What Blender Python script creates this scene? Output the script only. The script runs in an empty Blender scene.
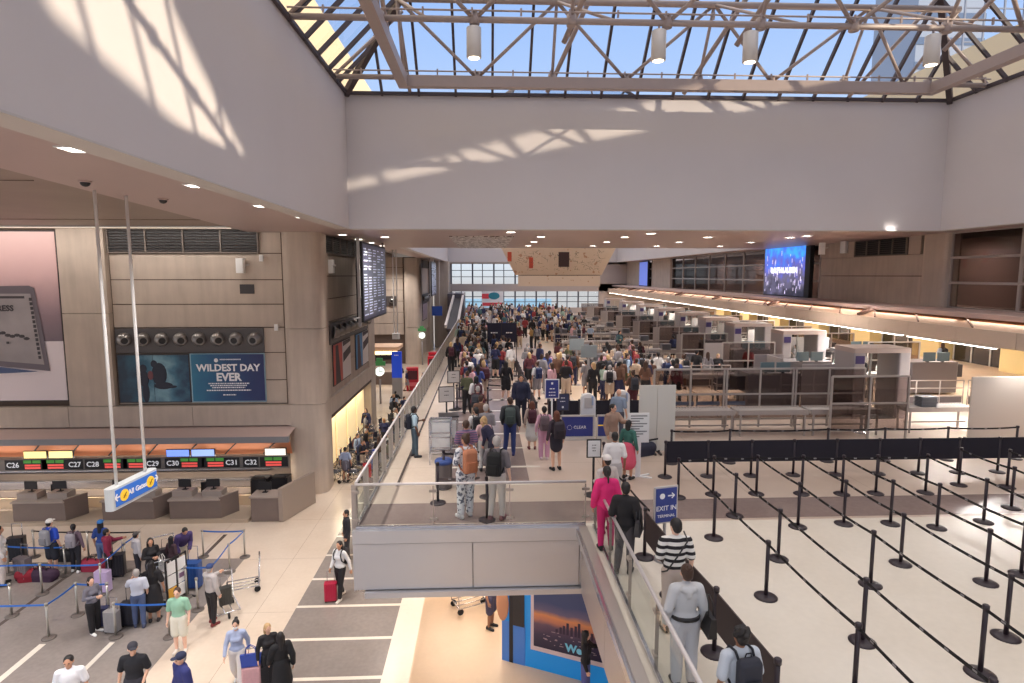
import bpy, math, random
from mathutils import Vector, Matrix
random.seed(7)
S = bpy.context.scene
COL = S.collection
PI = math.pi
def R(d): return math.radians(d)
# ---------------------------------------------------------------- camera frame (1024 x 683)
F, CX, CY, CZ = 600., 512., 341.5, 9.6
_p = math.atan((CY-275)/F); _y = math.atan((512-486)/F*math.cos(_p))
cy_, sy_, cp, sp = math.cos(_y), math.sin(_y), math.cos(_p), math.sin(_p)
FW = Vector((sy_*cp, cy_*cp, -sp)); RT = Vector((cy_, -sy_, 0)); UP = Vector((sy_*sp, cy_*sp, cp))
DK = 4.2
def at(px, py, z=DK):
    d = FW + RT*((px-CX)/F) - UP*((py-CY)/F)
    t = (z-CZ)/d.z
    return Vector((d.x*t, d.y*t, z))
cam = bpy.data.cameras.new('camera'); co = bpy.data.objects.new('camera', cam); COL.objects.link(co)
co.location = (0, 0, CZ)
co.matrix_world = Matrix.Translation((0, 0, CZ)) @ Matrix((RT, UP, -FW)).transposed().to_4x4()
cam.sensor_width = 36; cam.lens = F*36/1024; cam.clip_end = 600; cam.clip_start = .05
S.camera = co
TMP = bpy.data.scenes.new('workbench')
def bake(o):
    with bpy.context.temp_override(scene=TMP, view_layer=TMP.view_layers[0]):
        dg = bpy.context.evaluated_depsgraph_get(); dg.update()
        return bpy.data.meshes.new_from_object(o.evaluated_get(dg))
# ---------------------------------------------------------------- materials
MATS = {}
def lin(c): return tuple(((v/255)/12.92 if v/255 <= .04045 else ((v/255+.055)/1.055)**2.4) for v in c)
def mat(name, rgb, rough=.6, metal=0., spec=.5, noise=0., nscale=4., emit=None, estr=0., bump=0., alpha=None, rvar=0.):
    if name in MATS: return MATS[name]
    m = bpy.data.materials.new(name); m.use_nodes = True; nt = m.node_tree; b = nt.nodes['Principled BSDF']
    c = lin(rgb)
    b.inputs['Base Color'].default_value = (*c, 1); b.inputs['Roughness'].default_value = rough
    b.inputs['Metallic'].default_value = metal; b.inputs['Specular IOR Level'].default_value = spec
    if noise or bump or rvar:
        tc = nt.nodes.new('ShaderNodeTexCoord'); n = nt.nodes.new('ShaderNodeTexNoise')
        n.inputs['Scale'].default_value = nscale; n.inputs['Detail'].default_value = 6
        nt.links.new(tc.outputs['Object'], n.inputs['Vector'])
        if noise:
            mx = nt.nodes.new('ShaderNodeMix'); mx.data_type = 'RGBA'
            mx.inputs['A'].default_value = (*[v*(1-noise) for v in c], 1)
            mx.inputs['B'].default_value = (*[min(1, v*(1+noise)) for v in c], 1)
            nt.links.new(n.outputs['Fac'], mx.inputs['Factor']); nt.links.new(mx.outputs['Result'], b.inputs['Base Color'])
        if rvar:
            mr = nt.nodes.new('ShaderNodeMapRange'); mr.inputs['To Min'].default_value = max(0, rough-rvar); mr.inputs['To Max'].default_value = rough+rvar
            nt.links.new(n.outputs['Fac'], mr.inputs['Value']); nt.links.new(mr.outputs['Result'], b.inputs['Roughness'])
        if bump:
            bp = nt.nodes.new('ShaderNodeBump'); bp.inputs['Strength'].default_value = bump; bp.inputs['Distance'].default_value = .02
            nt.links.new(n.outputs['Fac'], bp.inputs['Height']); nt.links.new(bp.outputs['Normal'], b.inputs['Normal'])
    if emit: b.inputs['Emission Color'].default_value = (*lin(emit), 1); b.inputs['Emission Strength'].default_value = estr
    MATS[name] = m
    return m
def glassmat(name, tint=(255, 255, 255), gl=.08, trans=.92):
    m = bpy.data.materials.new(name); m.use_nodes = True; nt = m.node_tree; nt.nodes.clear()
    o = nt.nodes.new('ShaderNodeOutputMaterial'); t = nt.nodes.new('ShaderNodeBsdfTransparent'); g = nt.nodes.new('ShaderNodeBsdfGlossy')
    g.inputs['Roughness'].default_value = .03; mx = nt.nodes.new('ShaderNodeMixShader')
    t.inputs['Color'].default_value = (*[v*trans for v in lin(tint)], 1)
    f = nt.nodes.new('ShaderNodeLayerWeight'); f.inputs['Blend'].default_value = .12
    ma = nt.nodes.new('ShaderNodeMath'); ma.operation = 'MULTIPLY_ADD'; ma.inputs[1].default_value = .12; ma.inputs[2].default_value = gl; ma.use_clamp = True
    nt.links.new(f.outputs['Fresnel'], ma.inputs[0]); nt.links.new(ma.outputs[0], mx.inputs[0])
    nt.links.new(t.outputs[0], mx.inputs[1]); nt.links.new(g.outputs[0], mx.inputs[2]); nt.links.new(mx.outputs[0], o.inputs[0])
    MATS[name] = m
    return m
def col(rgb, rough=.75):
    k = 'cloth_%d_%d_%d_%d' % (*rgb, int(rough*100))
    return MATS.get(k) or mat(k, rgb, rough, noise=.12, nscale=14)
def bands(name, c1, c2, period, axis='Z', duty=.5, rough=.8, tex='bands', scale=12.):
    m = bpy.data.materials.new(name); m.use_nodes = True; nt = m.node_tree; b = nt.nodes['Principled BSDF']; b.inputs['Roughness'].default_value = rough
    tc = nt.nodes.new('ShaderNodeTexCoord'); mx = nt.nodes.new('ShaderNodeMix'); mx.data_type = 'RGBA'
    mx.inputs['A'].default_value = (*lin(c1), 1); mx.inputs['B'].default_value = (*lin(c2), 1)
    if tex == 'bands':
        s = nt.nodes.new('ShaderNodeSeparateXYZ'); nt.links.new(tc.outputs['Object'], s.inputs[0])
        md = nt.nodes.new('ShaderNodeMath'); md.operation = 'FLOORED_MODULO'; md.inputs[1].default_value = period
        nt.links.new(s.outputs[axis], md.inputs[0])
        gt = nt.nodes.new('ShaderNodeMath'); gt.operation = 'GREATER_THAN'; gt.inputs[1].default_value = period*duty
        nt.links.new(md.outputs[0], gt.inputs[0]); nt.links.new(gt.outputs[0], mx.inputs['Factor'])
    else:
        n = nt.nodes.new('ShaderNodeTexNoise'); n.inputs['Scale'].default_value = scale; n.inputs['Detail'].default_value = 2
        nt.links.new(tc.outputs['Object'], n.inputs['Vector'])
        rp = nt.nodes.new('ShaderNodeValToRGB'); rp.color_ramp.interpolation = 'CONSTANT'; rp.color_ramp.elements[1].position = duty
        nt.links.new(n.outputs['Fac'], rp.inputs[0]); nt.links.new(rp.outputs[0], mx.inputs['Factor'])
    nt.links.new(mx.outputs['Result'], b.inputs['Base Color']); MATS[name] = m
    return m
CONC = mat('concrete', (204, 188, 174), .75, noise=.16, nscale=1.1, bump=.08)
def add_streaks(m):
    nt = m.node_tree; b = nt.nodes['Principled BSDF']
    tc = nt.nodes.new('ShaderNodeTexCoord'); mp = nt.nodes.new('ShaderNodeMapping'); mp.inputs['Scale'].default_value = (2.2, 2.2, .25)
    n = nt.nodes.new('ShaderNodeTexNoise'); n.inputs['Scale'].default_value = 1.5; n.inputs['Detail'].default_value = 8
    nt.links.new(tc.outputs['Object'], mp.inputs[0]); nt.links.new(mp.outputs[0], n.inputs['Vector'])
    src = b.inputs['Base Color'].links[0].from_socket
    mx = nt.nodes.new('ShaderNodeMix'); mx.data_type = 'RGBA'; mx.blend_type = 'MULTIPLY'; mx.inputs['Factor'].default_value = .35
    nt.links.new(src, mx.inputs['A']); nt.links.new(n.outputs['Fac'], mx.inputs['B']); nt.links.new(mx.outputs['Result'], b.inputs['Base Color'])
add_streaks(CONC)
PLASTER = mat('plaster', (208, 202, 202), .7, noise=.04, nscale=.5)
SOFFIT = mat('soffit_panel', (178, 156, 152), .38, spec=.6, noise=.05, nscale=.7)
SOFFIT2 = mat('brown_ceiling', (140, 122, 110), .45, noise=.12, nscale=.8)
STEEL = mat('white_steel', (168, 152, 146), .45, noise=.05)
MULL = mat('mullion', (72, 62, 66), .5)
BRUSH = mat('brushed_steel', (206, 204, 206), .36, metal=.75, noise=.03, nscale=.8)
STAIN = mat('stainless', (205, 205, 210), .22, metal=.9)
BLACK = mat('black_plastic', (28, 26, 30), .45)
POSTM = mat('black_post', (46, 36, 44), .4)
BELT = mat('black_belt', (26, 24, 28), .8)
WHITE = mat('white_paint', (232, 232, 232), .5)
DARKG = mat('dark_metal', (70, 66, 68), .5, metal=.3)
GREY = mat('grey_paint', (150, 146, 146), .5)
LGREY = mat('light_grey_paint', (196, 190, 186), .5)
RUBBER = mat('rubber', (24, 24, 26), .8)
GLASS = glassmat('clear_glass', (250, 252, 251), .015, .985)
SKYGL = glassmat('skylight_glass', (238, 244, 250), .01, .97)
DGLASS = mat('dark_glass', (34, 30, 34), .08, spec=.8)
# ---------------------------------------------------------------- mesh builder
class MB:
    def __init__(s): s.v = []; s.f = []; s.mi = []; s.sm = []; s.mats = []; s.cur = 0
    def use(s, m):
        if m not in s.mats: s.mats.append(m)
        s.cur = s.mats.index(m); return s
    def face(s, idx, smooth=False): s.f.append(tuple(idx)); s.mi.append(s.cur); s.sm.append(smooth)
    def poly(s, pts, smooth=False):
        n = len(s.v); s.v += [tuple(p) for p in pts]; s.face(range(n, n+len(pts)), smooth); return s
    def box(s, a, b, bev=0.):
        x0, x1 = sorted((a[0], b[0])); y0, y1 = sorted((a[1], b[1])); z0, z1 = sorted((a[2], b[2]))
        if bev > 0:
            bev = min(bev, (x1-x0)*.45, (y1-y0)*.45)
            out = []
            for cx, cy, a0 in ((x1-bev, y1-bev, 0), (x0+bev, y1-bev, 90), (x0+bev, y0+bev, 180), (x1-bev, y0+bev, 270)):
                for k in range(4): t = R(a0+30*k); out.append((cx+bev*math.cos(t), cy+bev*math.sin(t)))
            return s.prism(out, z0, z1)
        n = len(s.v)
        s.v += [(x0, y0, z0), (x1, y0, z0), (x1, y1, z0), (x0, y1, z0), (x0, y0, z1), (x1, y0, z1), (x1, y1, z1), (x0, y1, z1)]
        for q in ((0, 3, 2, 1), (4, 5, 6, 7), (0, 1, 5, 4), (1, 2, 6, 5), (2, 3, 7, 6), (3, 0, 4, 7)): s.face([n+i for i in q])
        return s
    def prism(s, pts, z0, z1, smooth=False):
        n = len(s.v); k = len(pts)
        s.v += [(p[0], p[1], z0) for p in pts]+[(p[0], p[1], z1) for p in pts]
        s.face([n+i for i in range(k)][::-1]); s.face([n+k+i for i in range(k)])
        for i in range(k): j = (i+1) % k; s.face((n+i, n+j, n+k+j, n+k+i), smooth)
        return s
    def ring(s, c, ax, r, seg, up=None):
        ax = Vector(ax).normalized(); u = ax.orthogonal().normalized() if up is None else Vector(up); w = ax.cross(u)
        n = len(s.v)
        for i in range(seg):
            t = 2*PI*i/seg; s.v.append(tuple(Vector(c)+u*(r*math.cos(t))+w*(r*math.sin(t))))
        return n
    def cyl(s, a, b, r, seg=10, r2=None, caps=True):
        a = Vector(a); b = Vector(b); ax = b-a; r2 = r if r2 is None else r2; u = ax.orthogonal().normalized()
        n0 = s.ring(a, ax, r, seg, u); n1 = s.ring(b, ax, r2, seg, u)
        for i in range(seg): j = (i+1) % seg; s.face((n0+i, n0+j, n1+j, n1+i), True)
        if caps: s.face([n0+i for i in range(seg)][::-1]); s.face([n1+i for i in range(seg)])
        return s
    def tube(s, pts, r, seg=8):
        pts = [Vector(p) for p in pts]; prev = None; u = None
        for i, p in enumerate(pts):
            d = (pts[min(i+1, len(pts)-1)]-pts[max(i-1, 0)]).normalized()
            u = d.orthogonal().normalized() if u is None else (u-d*u.dot(d)).normalized()
            n = s.ring(p, d, r, seg, u)
            if prev is not None:
                for k in range(seg): j = (k+1) % seg; s.face((prev+k, prev+j, n+j, n+k), True)
            else: s.face([n+k for k in range(seg)][::-1])
            prev = n
        s.face([prev+k for k in range(seg)]); return s
    def bar(s, a, b, w, h, up=(0, 0, 1)):
        a = Vector(a); b = Vector(b); d = (b-a).normalized(); up = Vector(up)
        if abs(d.dot(up)) > .98: up = Vector((0, 1, 0))
        sd = d.cross(up).normalized(); up = sd.cross(d).normalized(); n = len(s.v)
        for p in (a, b):
            for i, j in ((-1, -1), (1, -1), (1, 1), (-1, 1)): s.v.append(tuple(p+sd*(i*w/2)+up*(j*h/2)))
        for q in ((0, 1, 2, 3), (7, 6, 5, 4), (0, 4, 5, 1), (1, 5, 6, 2), (2, 6, 7, 3), (3, 7, 4, 0)): s.face([n+i for i in q])
        return s
    def ell(s, c, rx, ry, rz, seg=12, rings=8, rot=None):
        n = len(s.v); M = rot or Matrix.Identity(3)
        for i in range(rings+1):
            ph = PI*i/rings
            for k in range(seg):
                t = 2*PI*k/seg; s.v.append(tuple(Vector(c)+M @ Vector((rx*math.sin(ph)*math.cos(t), ry*math.sin(ph)*math.sin(t), -rz*math.cos(ph)))))
        for i in range(rings):
            for k in range(seg):
                j = (k+1) % seg; s.face((n+i*seg+k, n+i*seg+j, n+(i+1)*seg+j, n+(i+1)*seg+k), True)
        return s
    def lathe(s, prof, c=(0, 0, 0), seg=16):
        n = len(s.v)
        for r, z in prof:
            for k in range(seg): t = 2*PI*k/seg; s.v.append((c[0]+r*math.cos(t), c[1]+r*math.sin(t), c[2]+z))
        for i in range(len(prof)-1):
            for k in range(seg): j = (k+1) % seg; s.face((n+i*seg+k, n+i*seg+j, n+(i+1)*seg+j, n+(i+1)*seg+k), True)
        s.face([n+k for k in range(seg)][::-1]); s.face([n+(len(prof)-1)*seg+k for k in range(seg)]); return s
    def mesh(s, name, m=None):
        me = bpy.data.meshes.new(name); me.from_pydata(s.v, [], s.f)
        ms = s.mats or [m]
        for x in ms: me.materials.append(x)
        me.polygons.foreach_set('material_index', s.mi); me.polygons.foreach_set('use_smooth', s.sm); me.update()
        return me
    def build(s, name, m=None, parent=None, **kw):
        if m is not None and s.mats == []: s.mats = [m]
        return obj(name, s.mesh(name, m), parent, **kw)
def obj(name, me, parent=None, loc=None, rz=0.):
    o = bpy.data.objects.new(name, me); COL.objects.link(o)
    if parent is not None: o.parent = parent
    if loc is not None: o.location = loc
    if rz: o.rotation_euler.z = rz
    return o
def tag(o, label=None, cat=None, group=None, kind=None):
    if label: o['label'] = label
    if cat: o['category'] = cat
    if group: o['group'] = group
    if kind: o['kind'] = kind
    return o
def empty(name, loc, rz=0., label=None, cat=None, group=None):
    o = bpy.data.objects.new(name, None); COL.objects.link(o); o.location = loc; o.rotation_euler.z = rz; o.empty_display_size = .1
    return tag(o, label, cat, group)
def struct(name, mb, m=None):
    o = mb.build(name, m); o['kind'] = 'structure'; return o
def kids(o): return [c for c in ALLKIDS(o)]
def ALLKIDS(o): return list(o.children)
def copy_tree(o, parent=None):
    c = o.copy(); COL.objects.link(c); c.parent = parent
    for ch in list(o.children): copy_tree(ch, c)
    return c
def dup(o, loc, rz=0., label=None, cat=None, group=None):
    c = copy_tree(o); c.location = loc; c.rotation_euler.z = rz
    return tag(c, label, cat, group)
def text(body, size, loc, rot, m, parent=None, name='lettering', align='CENTER', ext=.003, bold=0.):
    if body[0] == '~':      # print too small to read in the photograph: a row of short marks
        mb = MB(); rn = random.Random(len(body)); W_ = size*.55*len(body[1:]); x = -W_/2
        while x < W_/2: w = rn.uniform(.5, 1.6)*size; mb.box((x, -size*.3, 0), (min(x+w, W_/2), size*.3, ext)); x += w+size*.3
        o = mb.build('small_print', m, parent); o.location = loc; o.rotation_euler = rot; return o
    cu = bpy.data.curves.new(name, 'FONT'); cu.body = body; cu.size = size; cu.align_x = align; cu.align_y = 'CENTER'; cu.extrude = ext; cu.offset = bold
    cu.resolution_u = 2
    cu.materials.append(m); src = bpy.data.objects.new('src', cu); TMP.collection.objects.link(src); me = bake(src); me.name = name
    bpy.data.objects.remove(src); bpy.data.curves.remove(cu)
    if not me.materials: me.materials.append(m)
    o = bpy.data.objects.new(name, me); COL.objects.link(o); o.location = loc; o.rotation_euler = rot
    if parent is not None: o.parent = parent
    return o
FRONT = (PI/2, 0, 0)     # text that faces -Y
class Proto:             # builds a thing once, then copies it
    def __init__(s, fn): s.fn = fn; s.o = None; s.n = 0
    def __call__(s, loc, rz=0., label=None, cat=None, group=None):
        s.n += 1
        if s.o is None:
            s.o = s.fn(); o = s.o; o.location = loc; o.rotation_euler.z = rz; s.k = list(o.children)
            return tag(o, label, cat, group)
        o = s.o.copy(); COL.objects.link(o); o.location = loc; o.rotation_euler.z = rz; o.scale = (1, 1, 1)
        for ch in s.k: copy_tree(ch, o)
        tag(o, None, cat, group)
        if 'group' in o.keys() and not group: del o['group']
        return tag(o, label)
# ================================================================ STRUCTURE
def terrazzo(name, rgb, sp=.06, rough=.22, joints=None):
    m = mat(name, rgb, rough, spec=.5, noise=sp, nscale=9., rvar=.06)
    nt = m.node_tree; b = nt.nodes['Principled BSDF']; src = b.inputs['Base Color'].links[0].from_socket
    tc = nt.nodes.new('ShaderNodeTexCoord'); n = nt.nodes.new('ShaderNodeTexNoise'); n.inputs['Scale'].default_value = .35; n.inputs['Detail'].default_value = 5
    nt.links.new(tc.outputs['Object'], n.inputs['Vector'])
    mx = nt.nodes.new('ShaderNodeMix'); mx.data_type = 'RGBA'; mx.blend_type = 'SOFT_LIGHT'; mx.inputs['Factor'].default_value = .6
    nt.links.new(src, mx.inputs['A']); nt.links.new(n.outputs['Fac'], mx.inputs['B']); out = mx.outputs['Result']
    if joints:
        bk = nt.nodes.new('ShaderNodeTexBrick'); bk.offset = 0; bk.inputs['Scale'].default_value = 1; bk.inputs['Mortar Size'].default_value = .006
        bk.inputs['Brick Width'].default_value = joints[0]; bk.inputs['Row Height'].default_value = joints[1]
        bk.inputs['Color1'].default_value = bk.inputs['Color2'].default_value = (1, 1, 1, 1); bk.inputs['Mortar'].default_value = (.55, .5, .46, 1)
        nt.links.new(tc.outputs['Object'], bk.inputs['Vector'])
        m2 = nt.nodes.new('ShaderNodeMix'); m2.data_type = 'RGBA'; m2.blend_type = 'MULTIPLY'; m2.inputs['Factor'].default_value = 1
        nt.links.new(out, m2.inputs['A']); nt.links.new(bk.outputs['Color'], m2.inputs['B']); out = m2.outputs['Result']
    nt.links.new(out, b.inputs['Base Color']); return m
BEIGE = terrazzo('terrazzo_beige', (214, 198, 182), joints=(3.3, 3.3))
BEIGE2 = terrazzo('terrazzo_pink_beige', (192, 174, 161), .06, .36, joints=(3.25, 4.2))
GREYT = terrazzo('terrazzo_grey', (140, 132, 128), .16)
GREYW = terrazzo('terrazzo_warm_grey', (136, 120, 116), .16)
WHT = terrazzo('terrazzo_white', (226, 218, 206), .05)
TAN = terrazzo('terrazzo_tan', (214, 190, 164), .05, .35)
DKT = terrazzo('terrazzo_dark', (92, 82, 78), .1)
def cellfloor(name, xs, ys, z, fn, thick=.0):
    mb = MB()
    for i in range(len(xs)-1):
        for j in range(len(ys)-1):
            m = fn((xs[i]+xs[i+1])/2, (ys[j]+ys[j+1])/2)
            if m is None: continue
            mb.use(m); mb.poly([(xs[i], ys[j], z), (xs[i+1], ys[j], z), (xs[i+1], ys[j+1], z), (xs[i], ys[j+1], z)])
    return struct(name, mb)
# lower concourse floor
crossY = [9.0, 10.3, 11.9, 13.5, 15.09, 16.7, 18.3, 19.94, 21.45, 23.1, 24.7, 26.3, 28, 29.6, 31.2]
xs = [-40, -30, -13.53, -13.4, -11.72, -11.55, -9.93, -9.8, -9.66, -8.25, -7.6, -5.55, -2.55, -1.88, 6]
ys = sorted(set([-2, 13.3, 13.42, 15.25, 19.9, 20.0, 21.85, 23.0, 40, 86]+[c for c in crossY]+[c+.12 for c in crossY]))
def lf(x, y):
    if x > -1.88: return TAN
    if x > -2.55: return WHT
    if x > -5.55:
        if any(c-.01 < y < c+.12 for c in crossY): return WHT
        return GREYT if y < 32 else BEIGE
    if x > -8.25: return BEIGE
    if y < 13.42 and y > 13.3: return WHT
    if y < 20 and y < 15.25 and (-9.93 < x < -9.8 or -11.72 < x < -11.55): return WHT
    if -13.53 < x < -13.4 and y < 21.85: return DKT
    if y < 19.9: return GREYT
    if -9.8 < x < -9.66 and y < 21.85: return DKT
    return BEIGE
cellfloor('floor', xs, ys, 0, lf)
# upper deck slab with terrazzo top
xs = [-2.78, -2.35, -2.28, -1.36, -.9, 1.05, 1.12, 1.5, 2.08, 3.8, 30]
ys = sorted([-2, 12.34, 12.55, 12.66, 13.85, 15.03, 15.17, 16.43, 16.57, 18.3, 18.42, 20, 20.14, 21.7, 21.84, 23.5, 23.64, 25.6, 25.74, 28, 28.14, 31, 31.14, 34, 34.14, 38, 60, 86])
def uf(x, y):
    if x < 2.08 and y < 12.34: return None
    if y < 12.55: return WHT
    if 12.66 < y < 13.85 : return GREYW
    if y < 15.03: return BEIGE2
    if x > 1.5: return BEIGE2 if y < 24 or x < 3.8 else TAN
    if x < -1.36:
        return DKT if -2.35 < x < -2.28 else BEIGE
    if any(a < y < b for a, b in ((15.03, 15.17), (16.43, 16.57), (18.3, 18.42), (20, 20.14), (21.7, 21.84), (23.5, 23.64), (25.6, 25.74), (28, 28.14), (31, 31.14), (34, 34.14))): return WHT
    return GREYW if x < 1.12 else BEIGE2
cellfloor('floor_upper', xs, ys, DK, uf)
mb = MB()
mb.box((-2.78, 12.34, 3.1), (30, 86, DK-.01)); mb.box((2.08, -2, 3.1), (30, 12.34, DK-.01))
struct('floor_slab', mb, LGREY)
mb = MB(); mb.box((-2.7, 12.4, 2.8), (30, 86, 3.1)); mb.box((2.2, -2, 2.8), (30, 12.4, 3.1)); struct('ceiling_under_deck', mb, mat('under_ceiling', (232, 214, 192), .6))
# steel fascia panels of the deck edge
mb = MB()
for a, b in ((-2.84, -.32), (-.30, 1.97), (1.99, 2.09)):
    mb.box((a, 12.27, 2.92), (b, 12.335, 3.93))
mb.box((-2.84, 12.24, 3.95), (2.09, 12.335, 4.235))
mb.box((-2.6, 12.16, 2.78), (2.09, 12.4, 2.9))
struct('trim_deck_fascia', mb, BRUSH)
mb = MB()
for k in range(7): mb.box((-2.86, 12.34+7*k+.01*(k>0), 2.85), (-2.79, 12.34+7*k+6.98, 4.235))
for k in range(5): mb.box((2.02, 12.26-2.6*k-2.58, 2.8), (2.078, 12.26-2.6*k, 4.1))
mb.box((1.96, 0, 4.1), (2.14, 12.3, 4.24))
struct('trim_deck_side', mb, mat('brushed_steel_side', (192, 182, 176), .38, metal=.6, noise=.04, nscale=.8))
mb = MB(); mb.box((1.9, 0, 4.06), (1.96, 12.24, 4.2)); struct('trim_deck_rail_channel', mb, STAIN)
# well walls
WX0, WX1, WY = -5.3, 18.4, 23.9
ZS, ZT = 11.4, 16.4
mb = MB()
mb.box((WX0-.5, -12, ZS), (WX0, WY+.5, ZT)); struct('wall_skylight_left', mb, PLASTER)
mb = MB(); mb.box((WX0, WY, ZS), (WX1, WY+.5, ZT)); struct('wall_skylight_far', mb, PLASTER)
mb = MB(); mb.box((WX1, -12, ZS), (WX1+.5, WY+.5, ZT)); struct('wall_skylight_right', mb, PLASTER)
mb = MB(); mb.box((WX0-.5, -12.5, ZS), (WX1+.5, -12, ZT)); struct('wall_skylight_near', mb, PLASTER)
# second well
W2A, W2B = 40.7, 84.3
mb = MB(); mb.box((WX0-.5, W2A, ZS), (WX0, W2B+.5, ZT)); struct('wall_second_skylight_left', mb, PLASTER)
mb = MB(); mb.box((WX1, W2A, ZS), (WX1+.5, W2B+.5, ZT)); struct('wall_second_skylight_right', mb, PLASTER)
mb = MB(); mb.box((WX0, W2B, ZS), (WX1, W2B+.5, ZT)); struct('wall_second_skylight_far', mb, PLASTER)
mb = MB(); mb.box((WX0-.5, W2A-.5, ZS), (WX1+.5, W2A, ZT)); struct('wall_second_skylight_near', mb, PLASTER)
# soffits (11.4) around the wells
mb = MB()
mb.prism([(-7.0, -2), (WX0-.5, -2), (WX0-.5, 26.2), (-10.05, 26.2), (-8.0, 9)], ZS, ZS+.3)
mb.prism([(WX0-.5, WY+.5), (WX1+.5, WY+.5), (WX1+.5, W2A-.5), (WX0-.5, W2A-.5)], ZS, ZS+.3)
mb.box((WX0-.52, -12, ZS), (WX0-.5, 26, ZS+.3)); mb.box((WX0-.5, 26.2, ZS), (-7.3, 85, ZS+.3)); mb.box((WX1+.5, -2, ZS), (20.4, 85, ZS+.3))
nt = SOFFIT.node_tree
struct('ceiling_soffit', mb, SOFFIT)
mb = MB(); mb.box((WX0-.51, -12, ZS-.03), (WX0+.02, WY+.02, ZS)); mb.box((WX0, WY-.02, ZS-.03), (WX1, WY+.5, ZS)); mb.box((WX1-.02, -12, ZS-.03), (WX1+.5, WY+.02, ZS))
struct('trim_soffit_edge', mb, LGREY)
mb = MB(); mb.prism([(-40, -2), (-6.9, -2), (-7.9, 9), (-9.95, 26.2), (-9.95, 66), (-40, 66)], ZS+.12, ZS+.4); struct('ceiling_left_hall', mb, SOFFIT2)
mb = MB()
for y in (12.9, 21.7): mb.box((-36, y, ZS+.105), (-9.2, y+.03, ZS+.12))
struct('trim_ceiling_joints', mb, mat('joint_dark', (112, 96, 86), .7))
# perforated ceiling panel between the wells
PERF = bands('perforated_metal', (232, 226, 220), (128, 112, 106), .3, tex='noise', scale=5.5, duty=.5, rough=.4)
nt = PERF.node_tree; b = nt.nodes['Principled BSDF']
mb = MB(); mb.box((-1.7, 28.2, ZS-.05), (1.3, 39.9, ZS-.005)); struct('ceiling_perforated_panel', mb, PERF)
# roof lids between wells, so the daylight only comes through the skylights
mb = MB(); mb.box((-40, -2, ZS+.45), (WX0-.5, 86, ZS+.6)); mb.box((WX1+.5, -2, ZS+.45), (30, 86, ZS+.6)); mb.box((WX0-.5, WY+.5, ZS+.45), (WX1+.5, W2A-.5, ZS+.6))
struct('ceiling_roof_slab', mb, GREY)
# left facing wall with the posters, and its ledge
def jointed_wall(name, mk, joints):
    mb = MB(); mk(mb); return struct(name, mb, CONC)
WYL = 26.3
mb = MB()
zs = [4.0, 5.05, 6.25, 7.35, 8.35, 9.4, 10.52, 11.52]
for a, b in zip(zs, zs[1:]): mb.box((-15.9, WYL, a+.02), (-8.75, WYL+.5, b-.02))
struct('wall_left_panels', mb, CONC)
mb = MB(); mb.box((-40, WYL+.04, 3.1), (-7.3, WYL+.5, 11.52)); struct('wall_left_backing', mb, mat('dark_brown', (96, 80, 70), .8))  # dark brown backing shows as the joints between panels
mb = MB(); mb.box((-17.85, WYL-.25, 4.0), (-15.95, WYL+.3, 8.0-.02)); mb.box((-17.85, WYL-.25, 8.0), (-15.95, WYL+.3, 11.52)); struct('wall_left_pier', mb, CONC)
mb = MB()
for k in range(6): mb.box((-7.5-5.2*k-5.18, WYL-.32, 3.1), (-7.5-5.2*k, WYL+.5, 3.98))
struct('wall_left_ledge', mb, CONC)
# the corner column (rounded) and left wall run
def rpoly(x0, y0, x1, y1, r, n=6):
    out = []
    for cx, cy, a0 in ((x1-r, y1-r, 0), (x0+r, y1-r, 90), (x0+r, y0+r, 180), (x1-r, y0+r, 270)):
        for k in range(n+1): t = R(a0+90*k/n); out.append((cx+r*math.cos(t), cy+r*math.sin(t)))
    return out
mb = MB()
P_ = rpoly(-8.7, 25.9, -7.05, 27.5, .45)
for a, b in ((0, 4.0), (4.02, 7.3), (7.32, 11.4)): mb.prism(P_, a, b)
struct('column_corner', mb, CONC)
mb = MB()
zs = [4.0, 5.2, 6.4, 7.45, 8.5, 9.55, 10.6]
for a, b in zip(zs, zs[1:]): mb.box((-7.7, 27.3, a+.02), (-7.25, 38.5, b-.02))
mb.box((-7.7, 27.3, 10.62), (-7.25, 38.5, 11.4)); 
mb.box((-7.7, 27.3, 3.2), (-7.12, 38.5, 3.98))
mb.box((-7.75, 36.9, 0), (-7.14, 38.52, 3.2)); mb.box((-7.7, 36.6, 4), (-7.14, 38.52, 11.4))
struct('wall_left_run', mb, CONC)
mb = MB(); mb.box((-7.75, 27.3, 3.98), (-7.35, 38.4, 11.4)); struct('wall_left_run_backing', mb, MATS['dark_brown'])
# dark soffit line under the run + shop recess with lit panels
mb = MB(); mb.box((-7.7, 27.3, 3.05), (-7.1, 36.9, 3.2)); struct('trim_shop_lintel', mb, MATS['dark_brown'])
mb = MB(); mb.box((-7.9, 27.3, 0), (-7.6, 36.9, 3.2)); struct('wall_shop_back', mb, mat('shop_cream', (236, 214, 176), .6))
SHOP = mat('lit_cream_panel', (250, 226, 178), .6, emit=(255, 224, 170), estr=.5)
for k in range(4):
    t = empty('wall_light_panel', (-7.58, 27.5+2.35*k, 0), 0, 'backlit cream wall panel in the shopfront, %s' % ('next to the corner column', 'second from the corner column', 'third from the corner column', 'farthest from the corner column')[k], 'light panel', 'lit shopfront panels')
    MB().box((0, 0, .4), (.06, 2.0, 2.95)).build('panel', SHOP, t); MB().box((-.02, -.08, .34), (.05, 2.08, .4)).box((-.02, -.08, 2.95), (.05, 2.08, 3.0)).build('frame', DARKG, t)
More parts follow.
